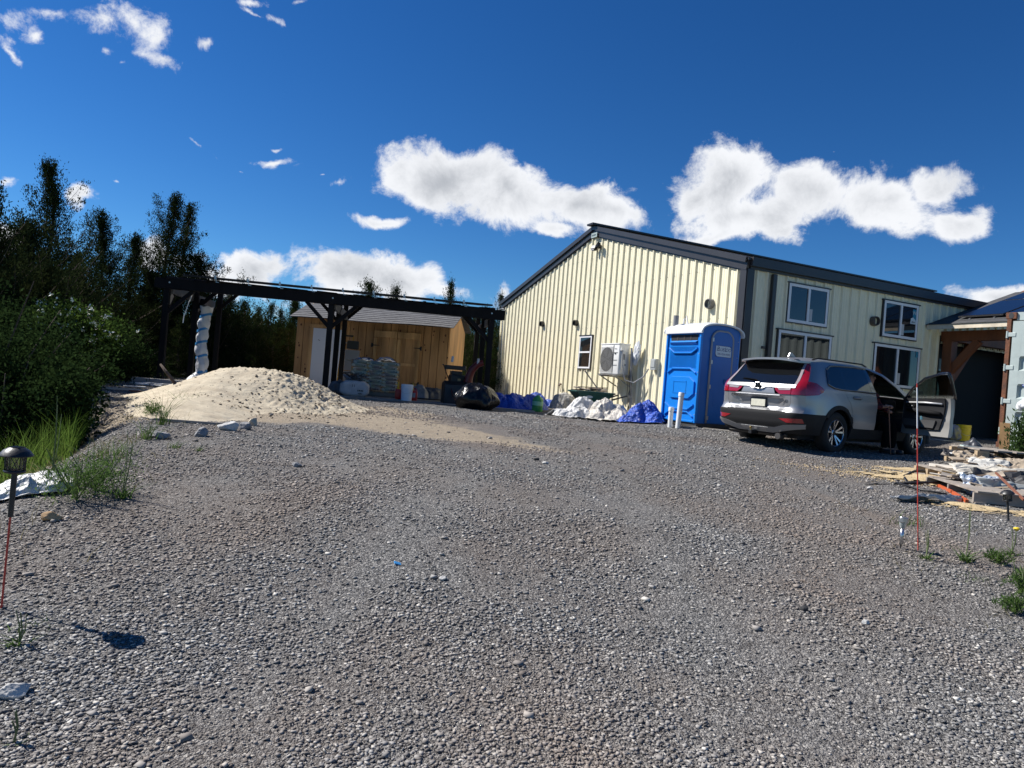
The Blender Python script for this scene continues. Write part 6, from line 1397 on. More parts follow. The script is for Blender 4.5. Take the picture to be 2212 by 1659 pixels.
for sg in (-1, 1):
    SP = lambda x, z, o, s_=sg: side_pt(x, z, o, s_)
    # rear quarter with arch cut, roof rail on top
    q = cl(.64, 1.50, 12) + [(.55, 1.545), (.9, 1.58), (1.30, 1.59)] + [(1.30, 1.12), (1.22, 1.10), (1.27, 1.0), (1.36, .90), (1.42, .78), (1.455, .66)] + arc(1.03, .37, .47, 38, 143, 14)
    panel(q, SP, silver, 'quarter_panel', car)
    q = [(1.306, 1.59), (1.8, 1.605), (2.16, 1.595), (2.20, 1.12), (2.22, .9), (2.19, .46), (1.50, .44), (1.47, .60), (1.462, .66), (1.428, .78), (1.368, .90), (1.278, 1.0), (1.228, 1.096), (1.306, 1.115)]
    dr = panel(q, SP, silver, 'rear_door', car)
    panel([(1.45, 1.005), (1.47, 1.03), (1.68, 1.03), (1.71, 1.0), (1.68, .965), (1.47, .97)], lambda x, z, o, s_=sg: side_pt(x, z, o + .012 - .02 * 0, s_), mat('handle_cup', (.10, .10, .11), .4), 'handle_cup', dr, off=-.008)
    m = MB(); m.tube([side_pt(1.46, 1.0, .015, sg), side_pt(1.52, 1.005, .045, sg), side_pt(1.64, 1.005, .045, sg), side_pt(1.70, 1.0, .015, sg)], .014, 8); m.build('door_handle', silver, dr, smooth=True)
    # glasses
    panel([(.80, 1.19), (.90, 1.44), (1.02, 1.50), (1.262, 1.52), (1.262, 1.135), (1.12, 1.135), (.95, 1.15)], SP, tint, 'quarter_window', car, off=.006)
    panel([(1.31, 1.135), (1.31, 1.525), (1.8, 1.545), (2.075, 1.53), (2.125, 1.13)], SP, tint, 'rear_side_window', dr, off=.006)
    panel([(1.265, 1.13), (1.265, 1.525), (1.306, 1.525), (1.306, 1.13)], SP, mat('gloss_black', (.008, .008, .009), .1, coat=1), 'pillar_cover', car, off=.008)
    panel([(2.08, 1.13), (2.05, 1.555), (2.165, 1.553), (2.205, 1.13)], SP, mat('gloss_black', ()), 'pillar_cover', car, off=.008)
    # chrome surround
    pts = [(2.18, 1.122), (1.7, 1.122), (1.12, 1.122), (.93, 1.135), (.79, 1.175), (.775, 1.20), (.82, 1.34), (.885, 1.46), (1.02, 1.518), (1.3, 1.54), (1.8, 1.56), (2.16, 1.555)]
    m = MB(); P3 = []
    for (a, b), (c_, d_) in zip(pts[:-1], pts[1:]):
        for k in range(6): P3.append(side_pt(a + (c_ - a) * k / 6, b + (d_ - b) * k / 6, .010, sg))
    P3.append(side_pt(*pts[-1], .010, sg)); m.tube(P3, .016, 6); m.build('window_chrome', chrome, car, smooth=True)
    # cladding
    q = arc(1.03, .37, .475, 143, 25, 18) + arc(1.03, .37, .405, 18, 146, 18)
    panel(q, SP, clad, 'wheel_arch_trim', car, off=.012, th=.04); q = [(a + 2.66, b) for a, b in arc(1.03, .37, .475, 160, 20, 18) + arc(1.03, .37, .405, 18, 162, 18)]
    panel(q, SP, clad, 'wheel_arch_trim', car, off=.012, th=.04)
    panel([(1.40, .28), (1.44, .50), (1.50, .46), (2.2, .455), (3.25, .455), (3.24, .28)], SP, clad, 'sill_cladding', car, off=.014, th=.04)
    panel(cl(.30, .655, 8) + [(.62, .655)] + arc(1.03, .37, .45, 143, 188, 8), SP, clad, 'bumper_side', car, off=.006, th=.03)
    # front fender and A pillar
    q = [(3.26, .46), (3.24, .9), (3.22, 1.09), (3.5, 1.06), (3.9, 1.01), (4.25, .92), (4.40, .62), (4.40, .50)] + [(a + 2.66, b) for a, b in arc(1.03, .37, .46, 15, 165, 14)]
    panel(q, SP, silver, 'front_fender', car)
    q = [(2.16, 1.60), (2.3, 1.585), (2.7, 1.50), (3.1, 1.30), (3.46, 1.08), (3.24, 1.09), (3.0, 1.275), (2.66, 1.46), (2.28, 1.545), (2.165, 1.552)]
    panel(q, SP, silver, 'roof_pillar', car, th=.03)
    # side of the rear lamp
    panel(cl(.955, 1.20, 6) + [(.42, 1.185), (.56, 1.12), (.60, 1.085), (.56, 1.04), (.42, .985)], SP, redl, 'tail_lamp', car, off=.014, th=.02)
    # bits of liner behind the gaps
    panel([(.35, .62), (.60, 1.50), (2.15, 1.54), (2.15, .45), (1.55, .45), (1.40, .80), (.7, .80)], SP, lin, 'side_liner', car, off=-.03)
    # rear face pieces on each side
    RP = rear_pt
    q = clr(.655, .955, sg) + [(sg * .655, .955), (sg * .645, .80), (sg * .60, .655)]
    panel(q, RP, silver, 'quarter_rear_panel', car, off=0)
    q = clr(.96, 1.50, sg, 10) + [(sg * (corny(1.52) - .045), 1.53), (sg * .60, 1.50), (sg * .69, 1.24), (sg * .705, 1.14), (sg * .665, 1.09), (sg * .655, .96)]
    tl = panel(q, RP, redl, 'tail_lamp', car, off=.014, th=.02)
    panel([(sg * .60, 1.51), (sg * .625, 1.51), (sg * .715, 1.20), (sg * .715, 1.125), (sg * .675, 1.125), (sg * .672, 1.19)], RP, clearl, 'clear_strip', tl, off=.018)
    q = [(sg * .33, 1.085), (sg * .648, 1.095), (sg * .645, .962), (sg * .44, .958), (sg * .36, 1.02)]
    t2 = panel(q, RP, redl, 'tail_lamp', car, off=.014, th=.02)
    panel([(sg * .38, 1.08), (sg * .64, 1.088), (sg * .635, 1.035), (sg * .43, 1.025)], RP, clearl, 'reverse_lens', t2, off=.018)
    panel([(sg * .50, .545), (sg * .84, .565), (sg * .85, .49), (sg * .64, .485)][::1], RP, redl, 'reflector', car, off=.018)
# tailgate (recess for the plate) and lower body
gate = panel([(-.64, .80), (-.65, .955), (-.35, .958), (-.30, 1.085), (.30, 1.085), (.35, .958), (.65, .955), (.64, .80), (.595, .665), (-.595, .665)], lambda y, z, o: rear_pt(y, z, o) + Vector((.055 * max(0, min(1, (.56 - abs(y) - (.93 - z) * -.0) / .16)) * max(0, min(1, (.925 - z) / .035)) * (1 if z > .70 else max(0, (z - .66) / .04)), 0, 0)), silver, 'tailgate', car, step=.02, smooth=50)
panel([(-.66, .66), (-.70, 1.14), (-.58, 1.52), (.58, 1.52), (.70, 1.14), (.66, .66)], rear_pt, lin, 'tailgate_liner', car, off=-.09)
rg_ = panel([(-.675, 1.125), (-.70, 1.16), (-.655, 1.24), (-.585, 1.515), (.585, 1.515), (.655, 1.24), (.70, 1.16), (.675, 1.125)], rear_pt, tint, 'rear_window', car, off=.004)
panel([(-.71, 1.075), (-.71, 1.13), (.71, 1.13), (.71, 1.075), (.32, 1.07), (.16, 1.075), (.10, 1.03), (-.10, 1.03), (-.16, 1.075), (-.32, 1.07)], rear_pt, chrome, 'chrome_bar', gate, off=.022, th=.03)
# emblem on the bar: rounded frame with an upright letter shaped mark
m = MB(); ex = rear_pt(0, 1.075, .03).x
fr_ = [(-.045, 1.035), (-.058, 1.12), (-.04, 1.135), (.04, 1.135), (.058, 1.12), (.045, 1.035), (-.045, 1.035)]; m.tube([(ex - .01, a, b) for a, b in fr_], .009, 6)
m.bar((ex - .012, -.030, 1.125), (ex - .012, -.020, 1.05), .014, .01); m.bar((ex - .012, .030, 1.125), (ex - .012, .020, 1.05), .014, .01); m.bar((ex - .012, -.022, 1.088), (ex - .012, .022, 1.088), .01, .014); m.build('emblem', chrome, gate)
m = MB(); m.add([(ex + .006, -.045, 1.04), (ex + .006, .045, 1.04), (ex + .006, .055, 1.13), (ex + .006, -.055, 1.13)], [(0, 1, 2, 3)]); m.build('emblem_back', mat('emblem_grey_back', (.10, .10, .11), .3, .5), gate, solid=.004)
lt = mat('badge_chrome', (.16, .16, .17), .25, .6)
p = rear_pt(.50, .90, .006); textmesh('lettering', 'CR-V', .075, lt, gate, p, (pi / 2, 0, -pi / 2 - .12), shear=.2, depth=.003)
p = rear_pt(-.52, .845, .006); textmesh('lettering', 'AWD', .065, lt, gate, p, (pi / 2, 0, -pi / 2 + .12), shear=.2, depth=.003)
px_ = rear_pt(0, .79, .0).x + .055
m = MB(); m.box((px_ - .018, 0, .785), (.012, .33, .175), bev=.01); fp = m.build('plate_frame', blk, gate); m = MB(); m.box((px_ - .027, 0, .792), (.004, .29, .125)); m.build('licence_plate', mat('plate_cream', (.62, .60, .48), .5, var=.1, vscale=20), gate)
textmesh('lettering', 'Performance Auto Group', .022, mat('plate_text', (.5, .5, .5), .5), gate, (px_ - .026, 0, .713), (pi / 2, 0, -pi / 2), depth=.0006)
# plate recess edges
m = MB(); m.bar(rear_pt(-.46, .93, .012), rear_pt(.46, .93, .012), .03, .02); m.build('handle_ledge', silver, gate, smooth=False, bevel=.004)
# bumper
panel(clr(.30, .655, -1, 8) + clr(.655, .30, 1, 8), rear_pt, clad, 'rear_bumper', car, off=.012, th=.05, step=.05)
panel([(-.86, .475), (-.60, .44), (-.40, .385), (.40, .385), (.60, .44), (.86, .475), (.84, .40), (.60, .345), (.36, .29), (-.36, .29), (-.60, .345), (-.84, .40)][::-1], rear_pt, mat('skid_silver', (.27, .275, .28), .4, .4), 'skid_plate', car, off=.035, th=.04, step=.05)
panel([(-.28, .372), (.28, .372), (.22, .325), (-.22, .325)], rear_pt, silver, 'skid_insert', car, off=.045)
m = MB(); m.tube([(.15, -.48, .245), (.02, -.48, .245)], .055, 14); m.build('exhaust_tip', mat('exhaust', (.14, .13, .12), .4, .7), car)
m = MB(); m.tube([(.12, -.95 * .62, .27), (.12, .95 * .62, .27)], .035, 4); m.box((-.0, 0, .27), (.18, .06, .06)); m.build('tow_hitch', blk, car)
m = MB(); m.tube([(-.075, 0, .28), (-.075, 0, .33)], .012, 8); m.lathe([(0, .372), (.018, .368), (.025, .35), (.018, .332), (0, .328)], 12, Matrix.Translation((-.075, 0, 0))); m.build('tow_ball', mat('brass', (.42, .30, .12), .3, .8), car)
# roof, spoiler, windscreen, bonnet, front
q = [(.50, -.60), (.50, .60), (1.0, .645), (2.0, .625), (2.5, .665), (2.56, .0), (2.5, -.665), (2.0, -.625), (1.0, -.645)]
panel([(.47, -.64), (1.0, -.64), (1.8, -.63), (2.5, -.66), (2.56, -.3), (2.58, 0), (2.56, .3), (2.5, .66), (1.8, .63), (1.0, .64), (.47, .64)], lambda x, y, o: top_pt(x, y, o), silver, 'roof', car, off=.004)
panel([(2.52, -.65), (3.05, -.72), (3.42, -.80), (3.50, 0), (3.42, .80), (3.05, .72), (2.52, .65), (2.59, 0)], top_pt, glassc, 'windscreen', car, off=.0, th=.006)
panel([(3.46, -.80), (3.9, -.83), (4.25, -.78), (4.42, -.6), (4.50, 0), (4.42, .6), (4.25, .78), (3.9, .83), (3.46, .80), (3.55, 0)], top_pt, silver, 'bonnet', car, off=.0)
sp_ = lambda x, y, o: Vector((x + .05 * (y / .6) ** 2 * (1 if x < .4 else .3), y, top_pt(max(.47, x), y, 0).z - max(0, .47 - x) * .06 + o))
panel([(.20, -.50), (.24, -.60), (.50, -.655), (.50, .655), (.24, .60), (.20, .50)], sp_, silver, 'spoiler', car, off=.012, th=.035)
m = MB(); m.add([(.27, -.58, 1.555), (.27, .58, 1.555), (.47, .62, 1.49), (.47, -.62, 1.49)], [(0, 1, 2, 3)]); m.build('spoiler_underside', mat('gloss_black', ()), car, solid=.02)
m = MB(); m.prism([(.80, 1.655), (.92, 1.655), (1.02, 1.66), (.90, 1.735), (.85, 1.74)], -.018, .018, 'y'); m.build('antenna_fin', silver, car, bevel=.008)
m = MB(); m.tube([rear_pt(.02, 1.155, .03), rear_pt(.12, 1.19, .035), rear_pt(.40, 1.215, .03)], [.013, .009, .006], 6); m.tube([rear_pt(.10, 1.19, .02), rear_pt(.42, 1.20, .016)], .006, 4); m.build('rear_wiper', mat('wiper_black', (.006, .006, .006), .9, spec=.05), rg_)
for sg in (-1, 1): m = MB(); m.tube([top_pt(.7, sg * .56, .02), top_pt(.85, sg * .57, .045), top_pt(2.2, sg * .57, .045), top_pt(2.35, sg * .57, .02)], .014, 6); m.build('roof_rail', clad, car, smooth=True)
m = MB(); vs = []
for k in range(13): y = -.80 + 1.6 * k / 12; xx = 4.42 + .14 * (1 - (y / .8) ** 2); vs += [(xx - .04, y, .24), (xx + .02, y, .5), (xx + .01, y, .7), (xx - .06, y, .88)]
m.add(vs, [(k * 4 + j, k * 4 + 4 + j, k * 4 + 5 + j, k * 4 + 1 + j) for k in range(12) for j in range(3)]); m.build('front_bumper', silver, car, smooth=True, solid=.02)
for sg in (-1, 1): m = MB(); m.box((4.38, sg * .62, .80), (.16, .30, .10), (0, 0, -sg * .5), bev=.02); m.build('headlight', clearl, car)
m = MB(); m.box((4.53, 0, .70), (.04, .8, .18), bev=.02); m.build('grille', blk, car)
# floor and hidden inside
m = MB(); m.box((2.2, 0, .27), (3.9, 1.45, .10)); m.box((3.7, 0, .55), (1.2, .95, .5)); m.box((.75, 0, .50), (.9, 1.1, .45)); m.box((2.2, .78, .37), (2.2, .12, .18)); m.box((2.2, -.78, .36), (2.2, .12, .14)); m.build('floor_pan', lin, car)
for cx_ in (1.03, 3.69):
    for sg in (-1, 1): m = MB(); m.add([(cx_ + .46 * cos(a), y, .37 + .46 * sin(a)) for a in [pi * k / 12 for k in range(13)] for y in (sg * .52, sg * .84)], [(2 * k, 2 * k + 1, 2 * k + 3, 2 * k + 2) for k in range(12)]); m.build('wheel_well', lin, car, solid=.01)
m = MB(); m.box((3.05, 0, .93), (.45, 1.40, .22), bev=.05); m.build('dashboard', inner, car)
m = MB(); M = Matrix.Translation((2.72, .38, 1.0)) @ Matrix.Rotation(radians(65), 4, 'Y'); ring_ = [(.185 * cos(a), .185 * sin(a), 0) for a in [2 * pi * k / 24 for k in range(25)]]; m.tube([M @ Vector(q) for q in ring_], .014, 6); m.tube([M @ Vector((0, -.18, 0)), M @ Vector((0, .18, 0))], .014, 6); m.build('steering_wheel', inner, car)
for sg in (-1, 1):
    m = MB(); m.box((2.30, sg * .40, .55), (.50, .50, .16), bev=.05); m.box((2.02, sg * .40, .88), (.16, .48, .62), (0, -.25, 0), bev=.06); m.box((1.93, sg * .40, 1.25), (.09, .26, .16), (0, -.2, 0), bev=.04); m.build('front_seat', inner, car)
m = MB(); m.box((1.35, 0, .58), (.5, 1.25, .16), bev=.05); m.box((1.05, 0, .95), (.16, 1.25, .65), (0, -.25, 0), bev=.05); m.build('rear_seat', inner, car)
# left front door (closed) and its clear window
SPl = lambda x, z, o: side_pt(x, z, o, 1)
panel([(2.225, .46), (2.225, .9), (2.205, 1.115), (3.215, 1.085), (3.235, .9), (3.25, .46)], SPl, silver, 'front_door', car); panel([(2.21, 1.13), (2.17, 1.54), (2.30, 1.535), (2.66, 1.45), (3.0, 1.265), (3.2, 1.11)], SPl, glassc, 'front_side_window', car, off=-.01, th=.005)
def mirror(par, base, s_, M=None):
    m = MB(); b_ = Vector(base); m.box(b_ + Vector((.0, s_ * .14, .08)), (.13, .24, .15), (0, 0, -s_ * .2), bev=.045); o = m.build('door_mirror', silver if True else blk, par, angle=50); m = MB(); m.box(b_ + Vector((-.068, s_ * .145, .085)), (.01, .19, .11), (0, 0, -s_ * .2), bev=.004); m.build('mirror_glass', chrome, o); m = MB(); m.bar(b_ + Vector((.02, -s_ * .01, .0)), b_ + Vector((.01, s_ * .08, .04)), .06, .05); m.build('mirror_arm', blk, o)
mirror(car, (3.08, .88, 1.10), 1)
# ---- wheels
tyre = mat('tyre_rubber', (.016, .016, .016), .8, bump=.3, bscale=60); rim_b = mat('rim_dark', (.012, .012, .013), .4, .3); rim_s = mat('rim_machined', (.58, .58, .60), .25, .9)
def wheel(x, y, sg, label=None):
    e = bpy.data.objects.new('wheel', None); COL.objects.link(e); e.parent = car; e.location = (x, y, .365); e.rotation_euler = (0, 0, 0)
    M = Matrix.Rotation(-sg * pi / 2, 4, 'X')      # lathe axis becomes the outward axle
    m = MB(); m.lathe([(.225, -.10), (.30, -.115), (.345, -.10), (.365, -.07), (.367, 0), (.365, .07), (.345, .10), (.30, .115), (.232, .105), (.225, .09)], 48, M); m.build('tyre', tyre, e, smooth=True)
    m = MB(); m.lathe([(.232, .10), (.222, .095), (.215, .06), (.20, -.02), (.06, .02), (0, .03)], 40, M); m.build('rim', rim_b, e, smooth=True)
    m = MB(); m.lathe([(.234, .102), (.228, .106), (.219, .098)], 40, M)
    for k in range(5):
        a0 = 2 * pi * k / 5 + .3
        for s_ in (-1, 1):
            a = a0 + s_ * .20; ca, sa = cos(a), sin(a); c0, s0 = cos(a0 + s_ * .10), sin(a0 + s_ * .10)
            p0 = Vector((.052 * c0, .052 * s0, .062)); p1 = Vector((.222 * ca, .222 * sa, .096)); t_ = Vector((-sa, ca, 0)); t0 = Vector((-s0, c0, 0))
            m.add([p0 - t0 * .009, p0 + t0 * .012, p1 + t_ * (.024 if s_ > 0 else .012), p1 - t_ * (.012 if s_ > 0 else .024)], [(0, 1, 2, 3)], M)
            q0, q1 = p0 - Vector((0, 0, .03)), p1 - Vector((0, 0, .04)); m.add([p0 - t0 * .009, p1 - t_ * .018, q1 - t_ * .018, q0 - t0 * .009, p0 + t0 * .012, p1 + t_ * .018, q1 + t_ * .018, q0 + t0 * .012], [(0, 1, 2, 3), (4, 5, 6, 7)], M)
    m.lathe([(.03, .065), (.055, .055), (.06, .03)], 20, M); m.build('spokes', rim_s, e)
    m = MB(); m.lathe([(0, .072), (.028, .070), (.03, .06)], 16, M); m.build('hub_cap', rim_b, e)
for x, y, sg in ((1.03, -.80, -1), (1.03, .80, 1), (3.69, -.80, -1), (3.69, .80, 1)): wheel(x, y, sg)
# ---- open right front door, hinged at the front edge
hinge = side_pt(3.235, .8, -.02, -1); hinge.z = 0
de = bpy.data.objects.new('front_door', None); COL.objects.link(de); de.parent = car; de.location = (hinge.x, hinge.y, 0); de.rotation_euler = (0, 0, radians(74)); de['label'] = 'passenger door swung wide open'
def dfn(o0): return lambda x, z, o: side_pt(x, z, o + o0, -1) - Vector((hinge.x, hinge.y, 0))
dpoly = [(2.225, .46), (2.235, .75), (2.225, .95), (2.205, 1.115), (3.215, 1.085), (3.235, .9), (3.25, .46)]
panel(dpoly, dfn(0), silver, 'outer_skin', de)
inner_poly = [(2.26, .50), (2.25, .8), (2.235, 1.12), (3.20, 1.09), (3.21, .50)]
jamb = mat('door_jamb', (.34, .33, .31), .4, .3, coat=.3)
panel([(2.215, .44), (2.215, .95), (2.20, 1.125), (3.205, 1.09), (3.225, .9), (3.235, .44)], dfn(-.03), jamb, 'inner_panel', de, th=.07)
panel([(2.40, .56), (2.34, .75), (2.30, 1.0), (2.29, 1.12), (3.18, 1.095), (3.19, .62), (3.10, .53)], dfn(-.105), trimm, 'trim_panel', de, th=.03)
m = MB(); f_ = dfn(-.15); m.tube([f_(2.34, 1.02, 0), f_(2.7, 1.03, 0), f_(3.10, 1.02, 0)], [.018, .02, .016], 6); m.build('silver_strip', mat('satin_strip', (.55, .55, .55), .35, .3), de, smooth=True)
m = MB(); f2 = dfn(-.17); m.tube([f2(2.36, .84, 0), f2(2.6, .86, 0), f2(3.08, .90, 0)], [.035, .045, .03], 8); m.build('armrest', inner, de, smooth=True)
panel([(2.95, .92), (2.90, .99), (3.12, .995), (3.13, .92)], dfn(-.14), inner, 'handle_recess', de); m = MB(); m.tube([f_(2.97, .955, 0), f_(3.06, .965, 0)], .011, 6); m.build('inner_handle', chrome, de)
panel([(2.50, .58), (2.45, .72), (3.15, .72), (3.14, .60)], dfn(-.14), mat('pocket_grey', (.06, .06, .062), .6), 'door_pocket', de, th=.02)
wf = [(2.165, 1.12), (2.135, 1.555), (2.28, 1.55), (2.66, 1.465), (3.0, 1.28), (3.215, 1.10)]
m = MB(); P3 = []
for (a, b), (c_, d_) in zip(wf[:-1], wf[1:]):
    for k in range(5): P3.append(dfn(-.03)(a + (c_ - a) * k / 5, b + (d_ - b) * k / 5, 0))
P3.append(dfn(-.03)(*wf[-1], 0)); m.tube(P3, .027, 6); m.build('window_frame', mat('gloss_black', ()), de, smooth=True)
m = MB(); m.tube([p + Vector((.0, .03, -.02)) for p in P3[3:]], .009, 5); m.build('frame_chrome', chrome, de, smooth=True)
panel([(2.19, 1.125), (2.17, 1.53), (2.28, 1.53), (2.65, 1.445), (2.98, 1.265), (3.17, 1.11)], dfn(-.035), glassc, 'door_window', de, th=.005)
mirror(de, dfn(-.02)(3.12, 1.10, 0), -1)
m = MB(); b_ = dfn(-.13)(2.75, .68, 0); m.lathe([(0, -.11), (.03, -.11), (.033, .05), (.02, .09), (.012, .11), (0, .11)], 12, Matrix.Translation(b_) @ Matrix.Rotation(.3, 4, 'Y')); o_ = m.build('water_bottle', mat('bottle_blue', (.15, .35, .45), .1, trans=.6), de, smooth=True)

# ================================================================== PERSON (sitting sideways on the passenger seat, holding a cane)
def CW(x, y, z): c, s = cos(CYAW), sin(CYAW); return Vector((CO.x + x * c - y * s, CO.y + x * s + y * c, CO.z + z))
def skin(name, pts, edges, rad, mt, parent, sub=2, root=0):
    me = bpy.data.meshes.new(name); me.from_pydata(pts, edges, []); o = bpy.data.objects.new(name, me); COL.objects.link(o)
    m = o.modifiers.new('skin', 'SKIN'); 
    for i, r_ in enumerate(rad): me.skin_vertices[0].data[i].radius = (r_, r_) if not isinstance(r_, tuple) else r_
    me.skin_vertices[0].data[root].use_root = True; m.use_smooth_shade = True
    s_ = o.modifiers.new('s', 'SUBSURF'); s_.levels = s_.render_levels = sub
    dg = bpy.context.evaluated_depsgraph_get(); n_ = bpy.data.meshes.new_from_object(o.evaluated_get(dg)); bpy.data.objects.remove(o); n_.name = name; n_.materials.clear(); n_.polygons.foreach_set('use_smooth', [True] * len(n_.polygons))
    q = link(n_, name, mt, parent); return q
per_o = CW(2.60, -.50, .03); pn = thing('person', 'person in dark red plaid shirt and black trousers sitting in the open car door', 'person', per_o, CYAW)
skinm = mat('skin', (.42, .22, .15), .55)
# local frame: -y faces out of the car
PT_ = [(0, 0, .62), (0, .03, .85), (0, .03, 1.05), (0, .0, 1.17), (0, -.01, 1.25), (0, -.03, 1.36), (0, -.03, 1.46),
       (.10, -.08, .62), (.12, -.44, .60), (.14, -.46, .30), (.15, -.44, .10), (.16, -.60, .06),
       (-.10, -.08, .62), (-.08, -.44, .60), (-.04, -.44, .30), (-.03, -.40, .10), (-.03, -.56, .06),
       (.17, .02, 1.10), (.22, -.12, .88), (.10, -.38, .78), (.08, -.44, .78),
       (-.17, .02, 1.10), (-.27, -.10, .90), (-.26, -.36, .85), (-.225, -.53, .87)]
ED = [(0, 1), (1, 2), (2, 3), (3, 4), (4, 5), (5, 6), (0, 7), (7, 8), (8, 9), (9, 10), (10, 11), (0, 12), (12, 13), (13, 14), (14, 15), (15, 16), (3, 17), (17, 18), (18, 19), (19, 20), (3, 21), (21, 22), (22, 23), (23, 24)]
RD = [.15, .15, .16, .10, .055, .085, .075, .10, .075, .055, .042, .035, .10, .075, .055, .042, .035, .065, .045, .032, .028, .065, .045, .032, .026]
body = skin('body', PT_, ED, RD, skinm, pn)
plaid = mat('plaid_red', (.16, .018, .020), .85); pt_ = plaid.node_tree
b_ = pt_.nodes['Principled BSDF']; tcn = N('ShaderNodeTexCoord', pt_); ck = N('ShaderNodeTexWave', pt_); ck.bands_direction = 'Z'; ck.inputs['Scale'].default_value = 9; ck2 = N('ShaderNodeTexWave', pt_); ck2.bands_direction = 'X'; ck2.inputs['Scale'].default_value = 9
L(tcn.outputs['Object'], ck.inputs[0], pt_); L(tcn.outputs['Object'], ck2.inputs[0], pt_); mm = mth('MULTIPLY', ck.outputs['Fac'], ck2.outputs['Fac'], tree=pt_); rp = N('ShaderNodeValToRGB', pt_); rp.color_ramp.elements[0].color = (.03, .006, .008, 1); rp.color_ramp.elements[1].color = (.28, .03, .03, 1); L(mm, rp.inputs[0], pt_); L(rp.outputs[0], b_.inputs['Base Color'], pt_)
S_ = [PT_[i] for i in (0, 1, 2, 3, 17, 18, 19, 21, 22, 23)] + [(-.24, -.46, .862)]; skin('shirt', S_, [(0, 1), (1, 2), (2, 3), (3, 4), (4, 5), (5, 6), (3, 7), (7, 8), (8, 9), (9, 10)], [.17, .17, .18, .125, .085, .062, .048, .085, .062, .055, .045], plaid, pn)
trs = mat('trousers', (.004, .004, .005), .9, spec=.1); T_ = [PT_[i] for i in (0, 7, 8, 9, 10, 12, 13, 14, 15)]; skin('trousers', T_, [(0, 1), (1, 2), (2, 3), (3, 4), (0, 5), (5, 6), (6, 7), (7, 8)], [.165, .12, .095, .075, .065, .12, .095, .075, .065], trs, pn)
for i, j in ((10, 11), (15, 16)): m = MB(); a, b = Vector(PT_[i]), Vector(PT_[j]); m.box(((a + b) / 2)[:2] and Vector(((a.x + b.x) / 2, (a.y + b.y) / 2, .05)), (.10, .28, .10), bev=.035); m.build('shoe', blk, pn, smooth=True)
hair = mat('hair_grey', (.12, .11, .10), .8)
bm = bmesh.new(); bmesh.ops.create_icosphere(bm, subdivisions=3, radius=1)
for v in bm.verts: v.co = Vector((v.co.x * .088, v.co.y * .10 + .012, v.co.z * .115 + (.0 if v.co.z > -.2 or v.co.y > 0 else .06)))
bmesh.ops.delete(bm, geom=[v for v in bm.verts if v.co.y < -.045 and v.co.z < .055 or v.co.z < -.05], context='VERTS')
m = MB(); m.bm(bm, Matrix.Translation((0, -.02, 1.42))); m.build('hair', hair, pn, smooth=True, solid=.01)
hd = Vector((0, -.03, 1.40)); m = MB(); m.add([hd + Vector(q) for q in ((-.014, -.082, .02), (.014, -.082, .02), (.018, -.084, -.03), (-.018, -.084, -.03), (0, -.112, -.02))], [(0, 1, 4), (1, 2, 4), (2, 3, 4), (3, 0, 4)]); m.build('nose', skinm, pn)
m = MB()
for s_ in (-1, 1): m.lathe([(0, .006), (.010, .003), (.012, 0)], 10, Matrix.Translation(hd + Vector((s_ * .03, -.083, .02))) @ Matrix.Rotation(pi / 2, 4, 'X'))
m.build('eyes', mat('eye_dark', (.03, .02, .015), .2), pn)
# hand closed over the top of the cane: palm plus five separate fingers
hx, hy, hz = -.21, -.545, .875
m = MB(); m.box((hx - .02, hy + .02, hz + .01), (.085, .075, .032), (.2, 0, .2), bev=.012); m.build('palm', skinm, pn, smooth=True)
for k in range(4):
    q = (k - 1.5) * .020; l_ = (.9, 1.0, .95, .78)[k]; m = MB(); m.tube([(hx + q - .01, hy - .01, hz + .018), (hx + q, hy - .045 * l_, hz + .012), (hx + q + .002, hy - .058 * l_, hz - .014), (hx + q, hy - .040 * l_, hz - .034), (hx + q, hy - .022, hz - .036)], [.0095, .009, .0085, .0078, .006], 8); m.build('finger', skinm, pn, smooth=True)
m = MB(); m.tube([(hx - .055, hy + .03, hz), (hx - .05, hy + .0, hz - .015), (hx - .025, hy - .015, hz - .028), (hx - .005, hy - .012, hz - .032)], [.011, .011, .009, .007], 8); m.build('thumb', skinm, pn, smooth=True)
cn = thing('walking_cane', 'brown wooden walking cane held by the person at the open car door', 'cane', per_o + Vector((0, 0, 0)), CYAW)
m = MB(); m.tube([(hx, hy + .01, hz), (hx + .035, hy - .02, hz * .5), (hx + .07, hy - .06, -.02)], [.0115, .011, .009], 8); m.build('shaft', mat('cane_wood', (.23, .09, .05), .5), cn); m = MB(); m.tube([(hx - .012, hy + .0, hz - .012), (hx + .03, hy - .005, hz - .012)], .011, 8); m.build('grip', mat('cane_wood', ()), cn); m = MB(); m.tube([(hx + .07, hy - .06, -.02), (hx + .068, hy - .058, .015)], .014, 8); m.build('rubber_tip', blk, cn)

